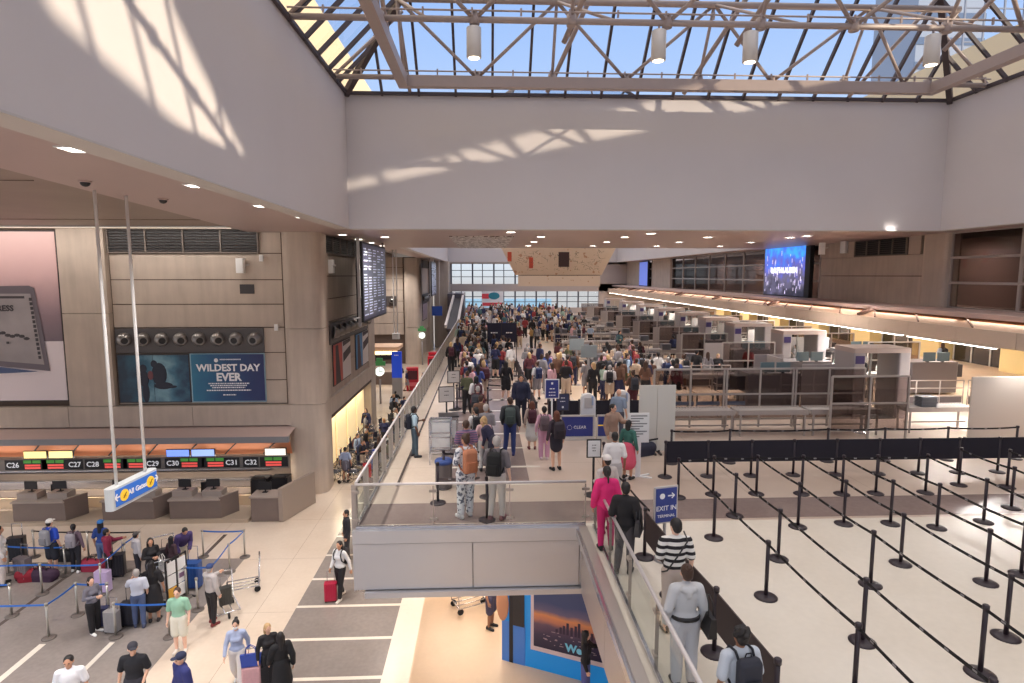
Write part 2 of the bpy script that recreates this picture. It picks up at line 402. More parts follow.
# bay two: back wall, pier, far run
mb = MB()
zs = [3.2, 4.4, 5.6, 6.8, 8.0, 9.2, 10.4, 11.5]
for a, b in zip(zs, zs[1:]): mb.box((-30, 65.0, a+.02), (-8.9, 65.4, b-.02))
struct('wall_bay_back', mb, CONC)
mb = MB(); mb.box((-30, 65.2, 0), (-7.3, 65.5, 11.5)); struct('wall_bay_backing', mb, MATS['dark_brown'])
mb = MB(); 
for a, b in ((0, 4), (4.03, 11.4)): mb.prism(rpoly(-8.75, 64.4, -7.0, 66.4, .45), a, b)
struct('column_bay', mb, CONC)
mb = MB(); mb.box((-7.7, 66, 3.2), (-7.2, 76, 11.4)); mb.box((-7.75, 75, 0), (-7, 80, 11.4)); mb.box((-7.7, 66, 0), (-7.5, 76, 3.2)); struct('wall_left_far', mb, CONC)
mb = MB(); mb.box((-6.9, 80, 0), (-5.0, 85, 11.4)); struct('wall_far_pier', mb, CONC)
# ledge opposite side of bay two (side of the first run, hidden) + stair enclosure
mb = MB(); mb.box((-5.0, 78, 0), (-2.9, 84.5, 7.2)); struct('wall_stair_enclosure', mb, mat('dark_panel', (92, 86, 92), .5))
# far end wall with glazing bands
SKYW = mat('bright_window', (226, 238, 250), .3, emit=(206, 228, 252), estr=1.5)
WFR = mat('window_frame_grey', (176, 172, 176), .5)
mb = MB()
mb.box((-7, 85, 11.15), (30, 85.4, 11.4)); mb.box((-7, 85, 7.3), (30, 85.4, 8.35)); mb.box((16, 85, 4.2), (30, 85.4, 11.4)); mb.box((-7, 85, 0), (-5, 85.4, 11.4)); mb.box((-5, 85, 0), (16, 85.4, 5.0))
struct('wall_far', mb, mat('far_wall_grey', (182, 170, 166), .6))
win = 0
for z0, z1 in ((8.35, 11.15), (5.0, 7.3)):
    for k in range(7):
        win += 1; x0 = -5+3*k
        t = empty('window_%d' % win, (x0, 85.1, z0)); t['kind'] = 'structure'
        fr = MB(); fr.box((0, 0, 0), (.22, .15, z1-z0)); fr.box((1.45, .02, 0), (1.57, .12, z1-z0))
        for q in (.34, .66): fr.box((.2, .04, (z1-z0)*q), (3, .1, (z1-z0)*q+.09))
        fr.build('window_frame', mat('window_frame_dark', (88, 92, 104), .5), t); MB().box((.2, .16, 0), (3, .19, z1-z0)).build('pane', glassmat('window_pane', (244, 250, 255), .03, .98) if 'window_pane' not in MATS else MATS['window_pane'], t)
# scenery beyond the far glazing: hangar roof and blue canopy
mb = MB(); mb.box((-8, 110, 0), (12, 112, 5.2)); struct('exterior_far_building', mb, mat('far_bldg', (150, 190, 220), .6))
# ---- right side: upper wall, windows, canopy ledge, security room back wall
mb = MB()
mb.box((20, 25.35, 8.1), (20.4, 35.3, 9.55-.02)); mb.box((20, 25.35, 9.57), (20.4, 35.3, 10.55)); mb.box((20, 27.1, 10.57), (20.4, 27.9, 11.4)); mb.box((20, 32.0, 10.57), (20.4, 35.3, 11.4))
mb.box((20, 64.2, 8.1), (20.4, 72, 11.4)); mb.box((20, 77, 8.1), (20.4, 85, 11.4)); mb.box((19.8, 64.2, 8.2), (20.4, 65.6, 11.4))
struct('wall_right_upper', mb, CONC)
mb = MB(); mb.box((20.3, 25.3, 8.1), (20.5, 35.3, 11.4)); struct('wall_right_backing', mb, MATS['dark_brown'])
mb = MB(); mb.box((19.75, 25.2, 8.1), (20.45, 26.7, 11.4), .2); struct('column_right', mb, CONC)
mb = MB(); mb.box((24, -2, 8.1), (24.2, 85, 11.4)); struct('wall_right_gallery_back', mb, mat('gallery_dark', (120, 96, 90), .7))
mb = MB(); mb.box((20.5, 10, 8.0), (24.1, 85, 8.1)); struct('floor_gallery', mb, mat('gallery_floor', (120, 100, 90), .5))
TGL = glassmat('tinted_glass', (222, 214, 212), .05, .88)
def curtain(n, y0, y1, cols, rows, z0, z1):
    t = empty('window_%d' % n, (20, y0, z0)); t['kind'] = 'structure'
    fr = MB(); L = y1-y0; H = z1-z0
    for k in range(cols+1): fr.box((-.04, L*k/cols-.05, 0), (.1, L*k/cols+.05, H))
    for k in range(rows+1): fr.box((-.05, 0, H*k/rows-.05 if k else 0), (.1, L, min(H, H*k/rows+.05)))
    fr.build('window_frame', mat('alu_frame', (176, 166, 162), .4, metal=.3), t)
    MB().box((.02, 0, 0), (.05, L, H)).build('pane', TGL, t)
curtain(20, 35.35, 64.2, 8, 3, 8.15, 11.4)
curtain(21, 8.0, 25.2, 5, 3, 8.2, 11.4)
curtain(22, 72, 77, 3, 3, 8.15, 11.4)
LEDGE = mat('ledge_pink', (196, 172, 164), .5); COVE = mat('cove_cream', (216, 180, 152), .55); FASC = mat('fascia_beige', (204, 182, 162), .55, noise=.04)
mb = MB(); mb.box((17.9, 6, 8.02), (20.3, 85, 8.2)); struct('trim_canopy_top', mb, LEDGE)
mb = MB(); n = 0
for k in range(19):
    y = 6+4*k; mb.poly([(17.15, y+.01, 7.72), (17.15, y+3.97, 7.72), (18.5, y+3.97, 7.98), (18.5, y+.01, 7.98)][::-1]); mb.poly([(18.5, y, 7.98), (18.5, y+4, 7.98), (18.5, y+4, 8.03), (18.5, y, 8.03)])
struct('trim_canopy_cove', mb, COVE)
mb = MB()
for k in range(31): mb.box((17.05, 6+2.5*k, 7.2), (17.15, 8.48+2.5*k, 7.74))
struct('trim_canopy_fascia', mb, FASC)
mb = MB()
for k in range(28): mb.bar((17.25, 7+2.7*k, 7.76), (18.3, 8.6+2.7*k, 8.0), .05, .04)
for k in range(8): mb.bar((17.2, 9.0+9*k, 7.78), (18.2, 9.4+9*k, 8.08), .14, .16)
struct('trim_canopy_struts', mb, mat('strut_brown', (120, 88, 76), .5))
mb = MB(); mb.box((17.1, -2, 7.18), (30, 85, 7.22)); mb.box((17.1, -2, 7.22), (17.14, 85, 7.25)); struct('ceiling_security', mb, mat('sec_ceiling', (190, 170, 150), .6))
mb = MB(); mb.box((30, -2, 4.2), (30.3, 85, 7.2)); struct('wall_security_back', mb, mat('sec_back', (206, 186, 160), .6))
mb = MB(); mb.box((24, -2, 8.1), (30.2, -1.8, 11.4))
TUBE = mat('tube_light', (255, 250, 240), .5, emit=(255, 246, 232), estr=9)
nm = 'farthest middle nearer nearest'.split()
for k in range(14):
    y = 19.5+4.6*k
    t = empty('strip_light', (17.3, y, 7.09), 0, 'white strip light under the canopy edge, %s from the near end' % ('first second third fourth fifth sixth seventh eighth ninth tenth eleventh twelfth thirteenth fourteenth'.split()[k]), 'strip light', 'canopy strip lights')
    MB().box((-.1, 0, .03), (.1, 4.3, .08)).build('housing', WHITE, t); MB().box((-.07, .05, 0), (.07, 4.25, .03)).build('tube', TUBE, t)
# security room back wall piers and dark glazing
for k in range(9):
    mb = MB(); y = 16+7*k; mb.box((29.0, y, 4.2), (30, y+2.4, 7.18)); struct('column_security.%03d' % k if k else 'column_security', mb, mat('pale_yellow', (226, 206, 150), .6))
for k in range(8):
    t = empty('window_%d' % (30+k), (29.9, 18.6+7*k, 4.2)); t['kind'] = 'structure'
    fr = MB()
    for q in range(4): fr.box((-.05, 1.4*q, 0), (.05, 1.4*q+.08, 3))
    fr.box((-.05, 0, 1.6), (.05, 4.3, 1.68)); fr.build('window_frame', LGREY, t); MB().box((0, 0, 0), (.03, 4.3, 3)).build('pane', DGLASS, t)
# ================================================================ SKYLIGHTS
def skylight(x0, x1, y0, y1, z, n, mx=1.65, label=None):
    A = math.tan(R(45)); h = 7.5            # hipped glass, cut flat at height h
    fr = MB(); gl = MB()
    top = (x0+h, x1-h, y0+h, y1-h)
    y = 0
    ny = int((y1-y0)/mx); nx = int((x1-x0)/mx)
    for k in range(nx+1):                   # far and near slopes
        x = x0+(x1-x0)*k/nx; d = min(x-x0, x1-x, h)
        for yy, s in ((y1, -1), (y0, 1)):
            if d > .1: fr.bar((x, yy, z), (x, yy+s*d, z+d), .09, .14)
    for k in range(ny+1):
        yy = y0+(y1-y0)*k/ny; d = min(yy-y0, y1-yy, h)
        for x, s in ((x0, 1), (x1, -1)):
            if d > .1: fr.bar((x, yy, z), (x+s*d, yy, z+d), .09, .13)
    for a, b in (((x0, y0), (top[0], top[2])), ((x1, y0), (top[1], top[2])), ((x0, y1), (top[0], top[3])), ((x1, y1), (top[1], top[3]))):
        fr.bar((a[0], a[1], z), (b[0], b[1], z+h), .2, .24)
    for hh in (0.05, 2.5, 5, 7.5):
        c = [(x0+hh, y0+hh, z+hh), (x1-hh, y0+hh, z+hh), (x1-hh, y1-hh, z+hh), (x0+hh, y1-hh, z+hh)]
        for i in range(4):
            if hh in (.05, 7.5): fr.bar(c[i], c[(i+1) % 4], .12, .12)
    k = 1
    while top[2]+mx*k < top[3]: fr.bar((top[0], top[2]+mx*k, z+h), (top[1], top[2]+mx*k, z+h), .1, .14); k += 1
    c = [(x0, y0, z), (x1, y0, z), (x1, y1, z), (x0, y1, z)]; t = [(top[0], top[2], z+h), (top[1], top[2], z+h), (top[1], top[3], z+h), (top[0], top[3], z+h)]
    for i in range(4): j = (i+1) % 4; gl.poly([tuple(Vector(c[i])+Vector((0, 0, .1))), tuple(Vector(c[j])+Vector((0, 0, .1))), tuple(Vector(t[j])+Vector((0, 0, .1))), tuple(Vector(t[i])+Vector((0, 0, .1)))])
    gl.poly([(p[0], p[1], p[2]+.1) for p in t])
    e = empty('window_%d' % n, (0, 0, 0)); e['kind'] = 'structure'
    fr.build('window_frame', MULL, e); gl.build('pane', SKYGL, e)
skylight(WX0, WX1, -12, WY, ZT, 40, 1.32)
skylight(WX0, WX1, W2A, W2B, ZT, 41, 3.0)
# space-frame trusses
TR = []
botY = [22.1, 17.2, 12.3, 7.4, 2.5]; topY = [20.8, 15.9, 11, 6.1]
bx = [-2.85, -.28, 2.37, 5.02, 7.65, 10.3, 12.98, 16.1]; ZB = 16.5
tx = [-2.85, 2.37, 7.65, 12.98, 16.1]; nb = [-.28, 5.02, 10.3, 15.2]
words = ['farthest', 'second farthest', 'middle', 'second nearest', 'nearest']
for i, y in enumerate(botY):
    t = empty('roof_truss', (0, y, 0), 0, 'pale steel tube truss spanning the skylight, %s of the row from the far wall' % words[i], 'truss', 'skylight trusses')
    MB().tube([(WX0, 0, ZB), (WX1, 0, ZB)], .09).build('bottom_chord', STEEL, t)
    for x in bx: MB().cyl((x, 0, ZB-.13), (x, 0, ZB+.16), .14, 10).build('joint_plate', STEEL, t)
    mb = MB(); mb.tube([(WX0+.05, -.16, ZB+.17), (WX1-.05, -.16, ZB+.17)], .025, 6)
    k = WX0+1
    while k < WX1: mb.bar((k, -.16, ZB+.05), (k, -.16, ZB+.24), .05, .05); k += 1.32
    mb.build('conduit', STEEL, t)
    hh = 18.55
    if i < 4:
        dy = topY[i]-y
        c = MB(); c.tube([(tx[0], dy, hh), (tx[-1], dy, hh)], .11); c.build('top_chord', STEEL, t)
        w = MB()
        for a, x in enumerate(nb):
            w.tube([(x, 0, ZB), (tx[a], dy, hh)], .06, 7); w.tube([(x, 0, ZB), (tx[a+1], dy, hh)], .06, 7)
        for a, x in enumerate(tx[:-1]): w.tube([(x, 0, ZB), (x, dy, hh)], .055, 7); w.tube([(x, dy, hh), (x+1.3, botY[i+1]-y, ZB)], .05, 7)
        w.build('web_tube', STEEL, t)
        BT = lambda p_, r_: MB().tube(p_, r_, 7).build('brace_tube', STEEL, t)
        for a in (2, 4): BT([(bx[a], 1.65, ZT+.15), (bx[a]+1.3, -1.2, ZB+2.6)], .085)
        BT([(bx[6]+1.2, 1.65, ZT+.1), (bx[6]+2.6, -1.2, ZB+2.7)], .07); BT([(-2.85, 1.7, ZT+.1), (-2.95, -1.5, ZB+2.7)], .07)
        for x in (WX0, WX1): BT([(x, 0, ZB), (bx[0] if x < 0 else bx[-1], 0, ZB+2.2)], .06)
# ring beam of box sections
t = empty('ring_beam', (0, 0, 0), 0, 'heavy pale box beam frame running round the inside of the skylight', 'beam')
MB().bar((-2.7, 21.85, 16.27), (15.95, 21.85, 16.27), .3, .36).build('far_beam', STEEL, t)
MB().bar((-2.85, 22.02, 16.27), (-2.85, -9, 16.27), .32, .36).build('side_beam', STEEL, t)
MB().bar((16.1, 22.02, 16.27), (16.1, -9, 16.27), .32, .36).build('side_beam', STEEL, t)
# cylinder pendant lamps
LAMPE = mat('lamp_face', (255, 246, 230), .5, emit=(255, 240, 214), estr=4)
def mk_lamp():
    t = empty('pendant_lamp', (0, 0, 0)); MB().lathe([(.16, 0), (.2, .01), (.2, .78), (.17, .8), (.06, .84)], seg=20).build('lamp_housing', mat('lamp_white', (214, 208, 202), .5), t)
    MB().cyl((0, 0, -.01), (0, 0, .004), .15, 18).build('lamp_lens', LAMPE, t); MB().cyl((0, 0, .8), (0, 0, 1.0), .03, 8).build('stem', STEEL, t); return t
pl = Proto(mk_lamp)
for px, w in ((474, 'at the left end'), (659, 'second from the left'), (750, 'third from the left'), (932, 'at the right end')):
    x = {474: -.3, 659: 4.8, 750: 7.38, 932: 12.6}[px]
    pl((x, 17.2, 15.5), 0, 'white cylinder pendant lamp under the skylight truss, %s' % w, 'lamp', 'skylight pendant lamps')
# neighbouring buildings seen through the skylight, then added blocks that shade it
mb = MB(); mb.box((-34, 6, 14), (-11.8, 70, 28.6)); struct('exterior_building_left', mb, mat('cream_facade', (226, 206, 170), .8))
mb = MB(); mb.box((-20, 12, 12), (-10, 12.2, 14))
blg = mat('blue_grey_tower', (150, 164, 186), .6)
t = empty('building', (0, 0, 0), 0, 'pale blue grey tower block seen through the right of the skylight', 'building')
mb = MB(); mb.box((62, 88, 10), (72, 98, 53)); mb.build('wall', blg, t)
mb = MB()
for k in range(9): mb.box((61.9, 87.9, 46-3.4*k), (72.1, 88, 47-3.4*k))
mb.build('window_band', mat('tower_win', (100, 120, 150), .3), t)
t = empty('building', (0, 0, 0), 0, 'cream building beyond the far right corner of the skylight', 'building')
mb = MB(); mb.box((34, 30, 8), (50, 60, 25.5)); mb.build('wall', MATS['cream_facade'], t)
mb = MB()
for k in range(4):
    mb.bar((47+2*k, 60, 25), (47+2*k, 60, 44), .15, .15)
for k in range(6): mb.bar((47, 60, 26+3.2*k), (53, 60, 26+3.2*k), .12, .12)
mb.build('scaffold', mat('scaf', (130, 140, 160), .6), t)
def yzprism(name, x0, x1, pts, m):
    mb = MB(); mb.poly([(x0, y, z) for y, z in pts]); mb.poly([(x1, y, z) for y, z in pts][::-1]); n = len(pts)
    for i in range(n): j = (i+1) % n; mb.poly([(x0, *pts[i]), (x1, *pts[i]), (x1, *pts[j]), (x0, *pts[j])])
    return struct(name, mb, m)
C2 = mat('sun_blocker_cream', (210, 190, 160), .8)
yzprism('exterior_sun_blocker_low', 30, 31, [(-60, 4), (60, 4), (60, 19.95), (-3.0, 19.95), (-3.0, 18.5), (-10.1, 19.95), (-13.5, 24.5), (-15, 30), (-60, 30)], C2)  # added block, its top edge cut to shape the sun patches
yzprism('exterior_sun_blocker_high', 36, 37, [(-3.7, 15), (2.7, 15), (2.7, 21.6), (12, 22.9), (24, 24.5), (24, 30), (-13.4, 30), (-12.0, 25.5), (-9.6, 22.3), (-7.7, 21.0), (-5.8, 19.8), (-3.9, 18.5)], C2)  # added overhanging block, shades the skylight walls around the sun patches
# ================================================================ CEILING DOWNLIGHTS, CAMERAS
DL = mat('downlight', (255, 250, 242), .5, emit=(255, 247, 236), estr=12)
def mk_dl():
    t = empty('ceiling_light', (0, 0, 0)); MB().box((-.2, -.2, -.02), (.2, -.17, 0)).box((-.2, .17, -.02), (.2, .2, 0)).box((-.2, -.17, -.02), (-.17, .17, 0)).box((.17, -.17, -.02), (.2, .17, 0)).build('frame', WHITE, t)
    MB().box((-.165, -.165, -.006), (.165, .165, 0)).build('diffuser', DL, t); return t
dl = Proto(mk_dl)
pts = [(77, 151), (197, 187), (262, 207), (303, 218), (385, 237.5), (511, 232.7), (651, 234), (807, 236.5), (890, 231)]
nms = ['nearest of the row on the left', 'second of the row on the left', 'third of the row on the left', 'last before the corner on the left', 'over the big flight board', 'above the hall centre', 'right of the hall centre', 'above the right hand screen', 'at the right end near the glass wall']
DLP = []
for (x, y), n in zip(pts, nms):
    p = at(x, y, ZS-.032); DLP.append(p); dl((p.x, p.y, ZS-.001), 0, 'small square ceiling downlight under the skylight well, %s' % n, 'ceiling light', 'soffit downlights')
for i in range(4):
    for j in range(3):
        x, y = 2.6+4*i, 28.6+4.3*j
        dl((x, y, ZS-.001), 0, 'small square downlight in the brown ceiling behind the skylight wall', 'ceiling light', 'downlights of the middle ceiling')
for j in range(4): dl((-6.4, 27.5+3.4*j, ZS-.001), 0, 'small square downlight in the ceiling by the flight boards', 'ceiling light', 'downlights by the flight boards')
def mk_dome():
    t = empty('dome_camera', (0, 0, 0)); MB().lathe([(.12, 0), (.12, -.02), (.1, -.03)], seg=16).build('base', SOFFIT, t); MB().ell((0, 0, -.03), .09, .09, .08).build('dome', BLACK, t); return t
dome = Proto(mk_dome)
for (x, y), n in (((85, 181), 'beside the sign poles'), ((163, 199), 'right of the sign poles')):
    p = at(x, y, ZS); dome((p.x, p.y, ZS-.001), 0, 'black dome camera on the left soffit, %s' % n, 'security camera', 'ceiling dome cameras')
def mk_cam():
    t = empty('security_camera', (0, 0, 0)); MB().box((-.16, -.3, -.62), (.16, -.02, 0), .05).build('housing', WHITE, t); MB().bar((.1, 0, -.3), (.28, .1, -.25), .08, .08).build('bracket', LGREY, t); return t
sc = Proto(mk_cam)
sc((-10.37, 26.2, 10.3), 0, 'white box camera on the left concrete wall under the louvre', 'security camera')
sc((-9.55, 26.2, 10.45), .3, 'small white camera at the right end of the left louvre', 'security camera'); 
sc((-9.05, 26.2, 7.5), .3, 'small white camera right of the round nozzle panel', 'security camera')
for o_ in [o for o in COL.objects if o.name.startswith('security_camera') and o.parent is None][1:3]: o_.scale = (.5, .5, .45)
sc((-7.0, 28.3, 10.3), -PI/2, 'white box camera high on the wall beside the flight board', 'security camera')
sc((17.9, 31.6, 11.3), -.5, 'left of two white cameras hanging under the right soffit', 'security camera')
sc((18.7, 31.2, 11.35), .5, 'right of two white cameras hanging under the right soffit', 'security camera')
t = empty('wall_vent', (-10.24, WYL, 9.0), 0, 'small dark square vent grille on the left concrete wall', 'vent')
MB().box((-.3, -.03, -.2), (.3, 0, .2)).build('grille', DARKG, t)
# ---- louvres
def louvre(loc, w, h, cols, rz, label):
    t = empty('louvre_vent', loc, rz, label, 'louvre', 'wall louvres'); MB().box((0, 0, 0), (w, .1, h)).build('backing', BLACK, t)
    fr = MB()
    for k in range(cols+1): x = w*k/cols; fr.box((x-.03, -.06, 0), (x+.03, .02, h))
    fr.box((0, -.06, -.03), (w, .02, .02)); fr.build('frame', mat('louvre_frame', (120, 108, 100), .5), t)
    sl = MB(); n = 8
    for k in range(n): z = h*(k+.5)/n; sl.bar((.03, -.02, z), (w-.03, -.02, z), .07, .025, (0, .5, 1))
    sl.build('slat', mat('louvre_slat', (70, 64, 62), .5), t); return t
louvre((-15.87, WYL-.08, 10.55), 6.2, .95, 4, 0, 'dark wide louvre at the top of the left facing concrete wall')
louvre((-7.22, 27.4, 10.6), 8.8, .78, 6, PI/2, 'dark louvre at the top of the wall behind the flight board')
louvre((-7.15, 66.8, 10.4), 8, .9, 5, PI/2, 'dark louvre high on the farthest left wall')
louvre((19.96, 31.95, 10.58), 4.0, .8, 4, -PI/2, 'dark louvre at the top of the right wall by the glass')
# ---- air nozzles
CHR = mat('nozzle_grey', (150, 146, 144), .3, metal=.7)
def nozzle_panel(loc, w, n, rz, label, h=1.05):
    t = empty('air_nozzle_panel', loc, rz, label, 'air vent panel', 'air nozzle panels')
    MB().box((0, -.05, 0), (w, 0, h)).build('backing_panel', mat('nozzle_panel', (84, 78, 78), .45), t)
    for k in range(n):
        x = w*(k+.5)/n; r = .3
        q = MB().lathe([(r, 0), (r, .06), (r*.85, .1), (r*.62, .3), (r*.45, .3), (r*.42, .1)], seg=18).build('nozzle', CHR, t); q.location = (x, -.05, h*.55); q.rotation_euler = (PI/2+.15, 0, .5 if k < n-2 else .05)
        q2 = MB().cyl((0, 0, .24), (0, 0, .305), r*.44, 14).build('nozzle_mouth', BLACK, q)
nozzle_panel((-15.85, WYL-.04, 6.28), 6.25, 8, 0, 'row of eight round air nozzles above the poster on the left')
nozzle_panel((-7.16, 27.5, 6.42), 8.8, 8, PI/2, 'row of air nozzles on the wall under the flight board', .95)
nozzle_panel((-11.6, 64.96, 6.3), 2.0, 2, 0, 'dark nozzle panel on the back wall of the second bay')
nozzle_panel((-7.1, 67, 6.4), 8, 6, PI/2, 'row of air nozzles on the farthest left wall')
# ---- posters
def shade(name, c1, c2, axis='Z', lo=0, hi=1, extra=None):
    m = bpy.data.materials.new(name); m.use_nodes = True; nt = m.node_tree; b = nt.nodes['Principled BSDF']; b.inputs['Roughness'].default_value = .35
    tc = nt.nodes.new('ShaderNodeTexCoord'); s = nt.nodes.new('ShaderNodeSeparateXYZ'); nt.links.new(tc.outputs['Object'], s.inputs[0])
    mr = nt.nodes.new('ShaderNodeMapRange'); mr.inputs['From Min'].default_value = lo; mr.inputs['From Max'].default_value = hi; nt.links.new(s.outputs[axis], mr.inputs['Value'])
    n = nt.nodes.new('ShaderNodeTexNoise'); n.inputs['Scale'].default_value = 1.3; n.inputs['Detail'].default_value = 5; nt.links.new(tc.outputs['Object'], n.inputs['Vector'])
    ad = nt.nodes.new('ShaderNodeMath'); ad.operation = 'MULTIPLY_ADD'; ad.inputs[1].default_value = extra or .3; nt.links.new(n.outputs['Fac'], ad.inputs[0]); nt.links.new(mr.outputs['Result'], ad.inputs[2])
    sb = nt.nodes.new('ShaderNodeMath'); sb.operation = 'SUBTRACT'; sb.inputs[1].default_value = (extra or .3)/2; nt.links.new(ad.outputs[0], sb.inputs[0])
    rp = nt.nodes.new('ShaderNodeValToRGB'); els = rp.color_ramp.elements; cs = [c1, c2] if not isinstance(c1, list) else c1
    if isinstance(c1, list):
        els[0].position = cs[0][0]; els[0].color = (*lin(cs[0][1]), 1); els[1].position = cs[-1][0]; els[1].color = (*lin(cs[-1][1]), 1)
        for p, c in cs[1:-1]: e = els.new(p); e.color = (*lin(c), 1)
    else: els[0].color = (*lin(c1), 1); els[1].color = (*lin(c2), 1)
    nt.links.new(sb.outputs[0], rp.inputs[0]); nt.links.new(rp.outputs[0], b.inputs['Base Color']); MATS[name] = m; return m
TW = mat('text_white', (240, 240, 244), .6); TD = mat('text_dark', (60, 54, 58), .6)
# big card poster at the far left
t = empty('wall_poster', (-22.6, WYL-.1, 4.2), 0, 'tall pink and grey poster of a metal payment card at the far left', 'poster')
MB().box((0, 0, 0), (4.68, .08, 7.25)).build('backing', mat('poster_edge', (60, 52, 54), .5), t)
MB().box((0, -.02, .05), (4.6, 0, 2.6)).build('tabletop_print', mat('poster_pale', (226, 214, 218), .4), t)
MB().box((0, -.02, 2.6), (4.6, 0, 7.2)).build('backdrop_print', shade('poster_pink', [(0, (110, 94, 104)), (.25, (140, 116, 124)), (.6, (208, 172, 172)), (1, (226, 190, 186))], None, 'Z', 2.6, 7.2, .15), t)
mb = MB(); mb.use(mat('card_edge', (104, 94, 100), .35, metal=.4)).poly([(0, -.05, 1.75), (4.0, -.05, 1.32), (3.62, -.05, 4.85), (3.42, -.05, 4.95), (0, -.05, 4.9)]).use(mat('card_side', (70, 84, 124), .4)).poly([(0, -.052, 1.15), (3.5, -.052, 1.3), (0, -.052, 1.78)])
mb.use(mat('card_face', (150, 140, 140), .35, metal=.3, noise=.35, nscale=.8)).poly([(0, -.06, 1.95), (3.78, -.06, 1.6), (3.46, -.06, 4.62), (0, -.06, 4.62)])
mb.use(TD)
for i in range(14): mb.poly([(3.56-.014*i, -.065, 1.85+.19*i), (3.68-.014*i, -.065, 1.85+.19*i), (3.68-.014*i, -.065, 1.98+.19*i), (3.56-.014*i, -.065, 1.98+.19*i)])
mb.box((0, -.066, 4.42), (3.2, -.06, 4.52))
for i in range(7): mb.ell((2.0+.19*i, -.06, 2.95-.03*i+.05*math.sin(i*1.8)), .13, .01, .07, 8, 4)
mb.build('card_print', None, t)
text('PRESS', .34, (2.3, -.075, 4.0), FRONT, TD, t, bold=.01); text('~xx', .16, (2.4, -.075, 2.55), FRONT, TD, t)
# aquarium-blue pair of posters
t = empty('wall_poster', (-15.84, WYL-.1, 4.1), 0, 'blue underwater picture poster, left half of the pair under the nozzles', 'poster')
MB().box((0, 0, 0), (3.04, .08, 2.12)).build('poster_frame', DARKG, t)
MB().box((.05, -.02, .05), (1.5, 0, 2.07)).box((1.52, -.02, .05), (3.0, 0, 2.07)).build('picture', shade('water_pic', [(0, (16, 44, 66)), (.35, (40, 92, 116)), (.62, (120, 160, 176)), (.8, (60, 110, 134)), (1, (24, 60, 88))], None, 'X', .3, 3.0, .9), t)
mb = MB().use(mat('fig_dark', (30, 34, 52), .5)); mb.ell((1.08, -.02, 1.5), .16, .012, .18); mb.ell((1.1, -.02, 1.05), .2, .012, .36); mb.ell((1.15, -.02, .45), .15, .012, .45)
mb.ell((1.75, -.02, 1.25), .32, .012, .5); mb.ell((1.9, -.02, .75), .4, .012, .16); mb.ell((1.55, -.02, 1.7), .14, .012, .16); mb.ell((2.25, -.02, .7), .22, .012, .06)
mb.use(mat('fig_red', (110, 60, 66), .5)).ell((1.38, -.025, 1.2), .12, .01, .2); mb.build('figure_shapes', None, t)
t = empty('wall_poster', (-12.78, WYL-.1, 4.1), 0, 'blue poster with white WILDEST DAY EVER lettering, right half of the pair', 'poster')
MB().box((0, 0, 0), (3.17, .08, 2.14)).build('poster_frame', mat('poster_edge2', (150, 180, 196), .5), t)
MB().box((.06, -.02, .05), (3.14, 0, 2.1)).build('picture', shade('blue_pic', [(0, (38, 118, 152)), (.35, (24, 84, 128)), (.75, (26, 52, 104)), (1, (30, 38, 92))], None, 'X', 0, 3.1, .4), t)
text('WILDEST DAY', .42, (1.62, -.03, 1.5), FRONT, TW, t, bold=.014); text('EVER', .48, (1.62, -.03, 1.09), FRONT, TW, t, bold=.018)
mb = MB().use(TW); mb.ell((1.12, -.025, 1.84), .09, .008, .09, 10, 6)
for i in range(18): mb.box((1.28+.05*i, -.03, 1.85), (1.315+.05*i, -.022, 1.9))
for z, a, b in ((.8, .75, 2.5), (.71, .82, 2.4), (.62, .9, 2.3), (.5, .66, 2.55), (.3, 1.35, 1.9)):
    x = a
    while x < b: w = random.uniform(.03, .1); mb.box((x, -.03, z), (min(x+w, b), -.022, z+.05)); x += w+.025
mb.build('small_print', None, t)
# posters on the left run (wall along Y)
for i, (y, lab, cs) in enumerate(((28.3, 'poster with dark figures and red on the left run, nearer of two', ((196, 90, 80), (60, 52, 56), (222, 216, 214))), (33.2, 'poster with blue panel on the left run, farther of two', ((80, 140, 190), (70, 50, 56), (230, 224, 220))))):
    t = empty('wall_poster', (-7.2, y, 4.35), PI/2, lab, 'poster', 'posters on the left run')
    MB().box((0, 0, 0), (3.6, .05, 2.0)).build('poster_frame', DARKG, t)
    mb = MB(); mb.use(mat('pst_a%d' % i, cs[0], .5, noise=.3, nscale=2)).box((.05, -.02, .05), (1.7, 0, 1.95)).use(mat('pst_c%d' % i, cs[2], .5)).box((1.8, -.02, .05), (3.55, 0, 1.95))
    mb.use(mat('pst_b%d' % i, cs[1], .5)).poly([(.3, -.03, .05), (1.3, -.03, .05), (.9, -.03, 1.9), (.4, -.03, 1.9)]).poly([(1.85, -.03, .9), (3.5, -.03, 1.2), (3.5, -.03, 1.6), (1.85, -.03, 1.35)]).poly([(1.85, -.03, 1.7), (3.5, -.03, 1.8), (3.5, -.03, 1.95), (1.85, -.03, 1.95)])
    mb.build('picture', None, t)
t = empty('wall_poster', (-7.15, 68, 4.4), PI/2, 'pale advertising panel on the farthest left wall', 'display')
MB().box((0, 0, 0), (5, .06, 2.0)).build('frame', DARKG, t); MB().box((.1, -.02, .1), (4.9, 0, 1.9)).build('picture', mat('pst_far', (170, 150, 160), .5, noise=.4, nscale=1.5), t)
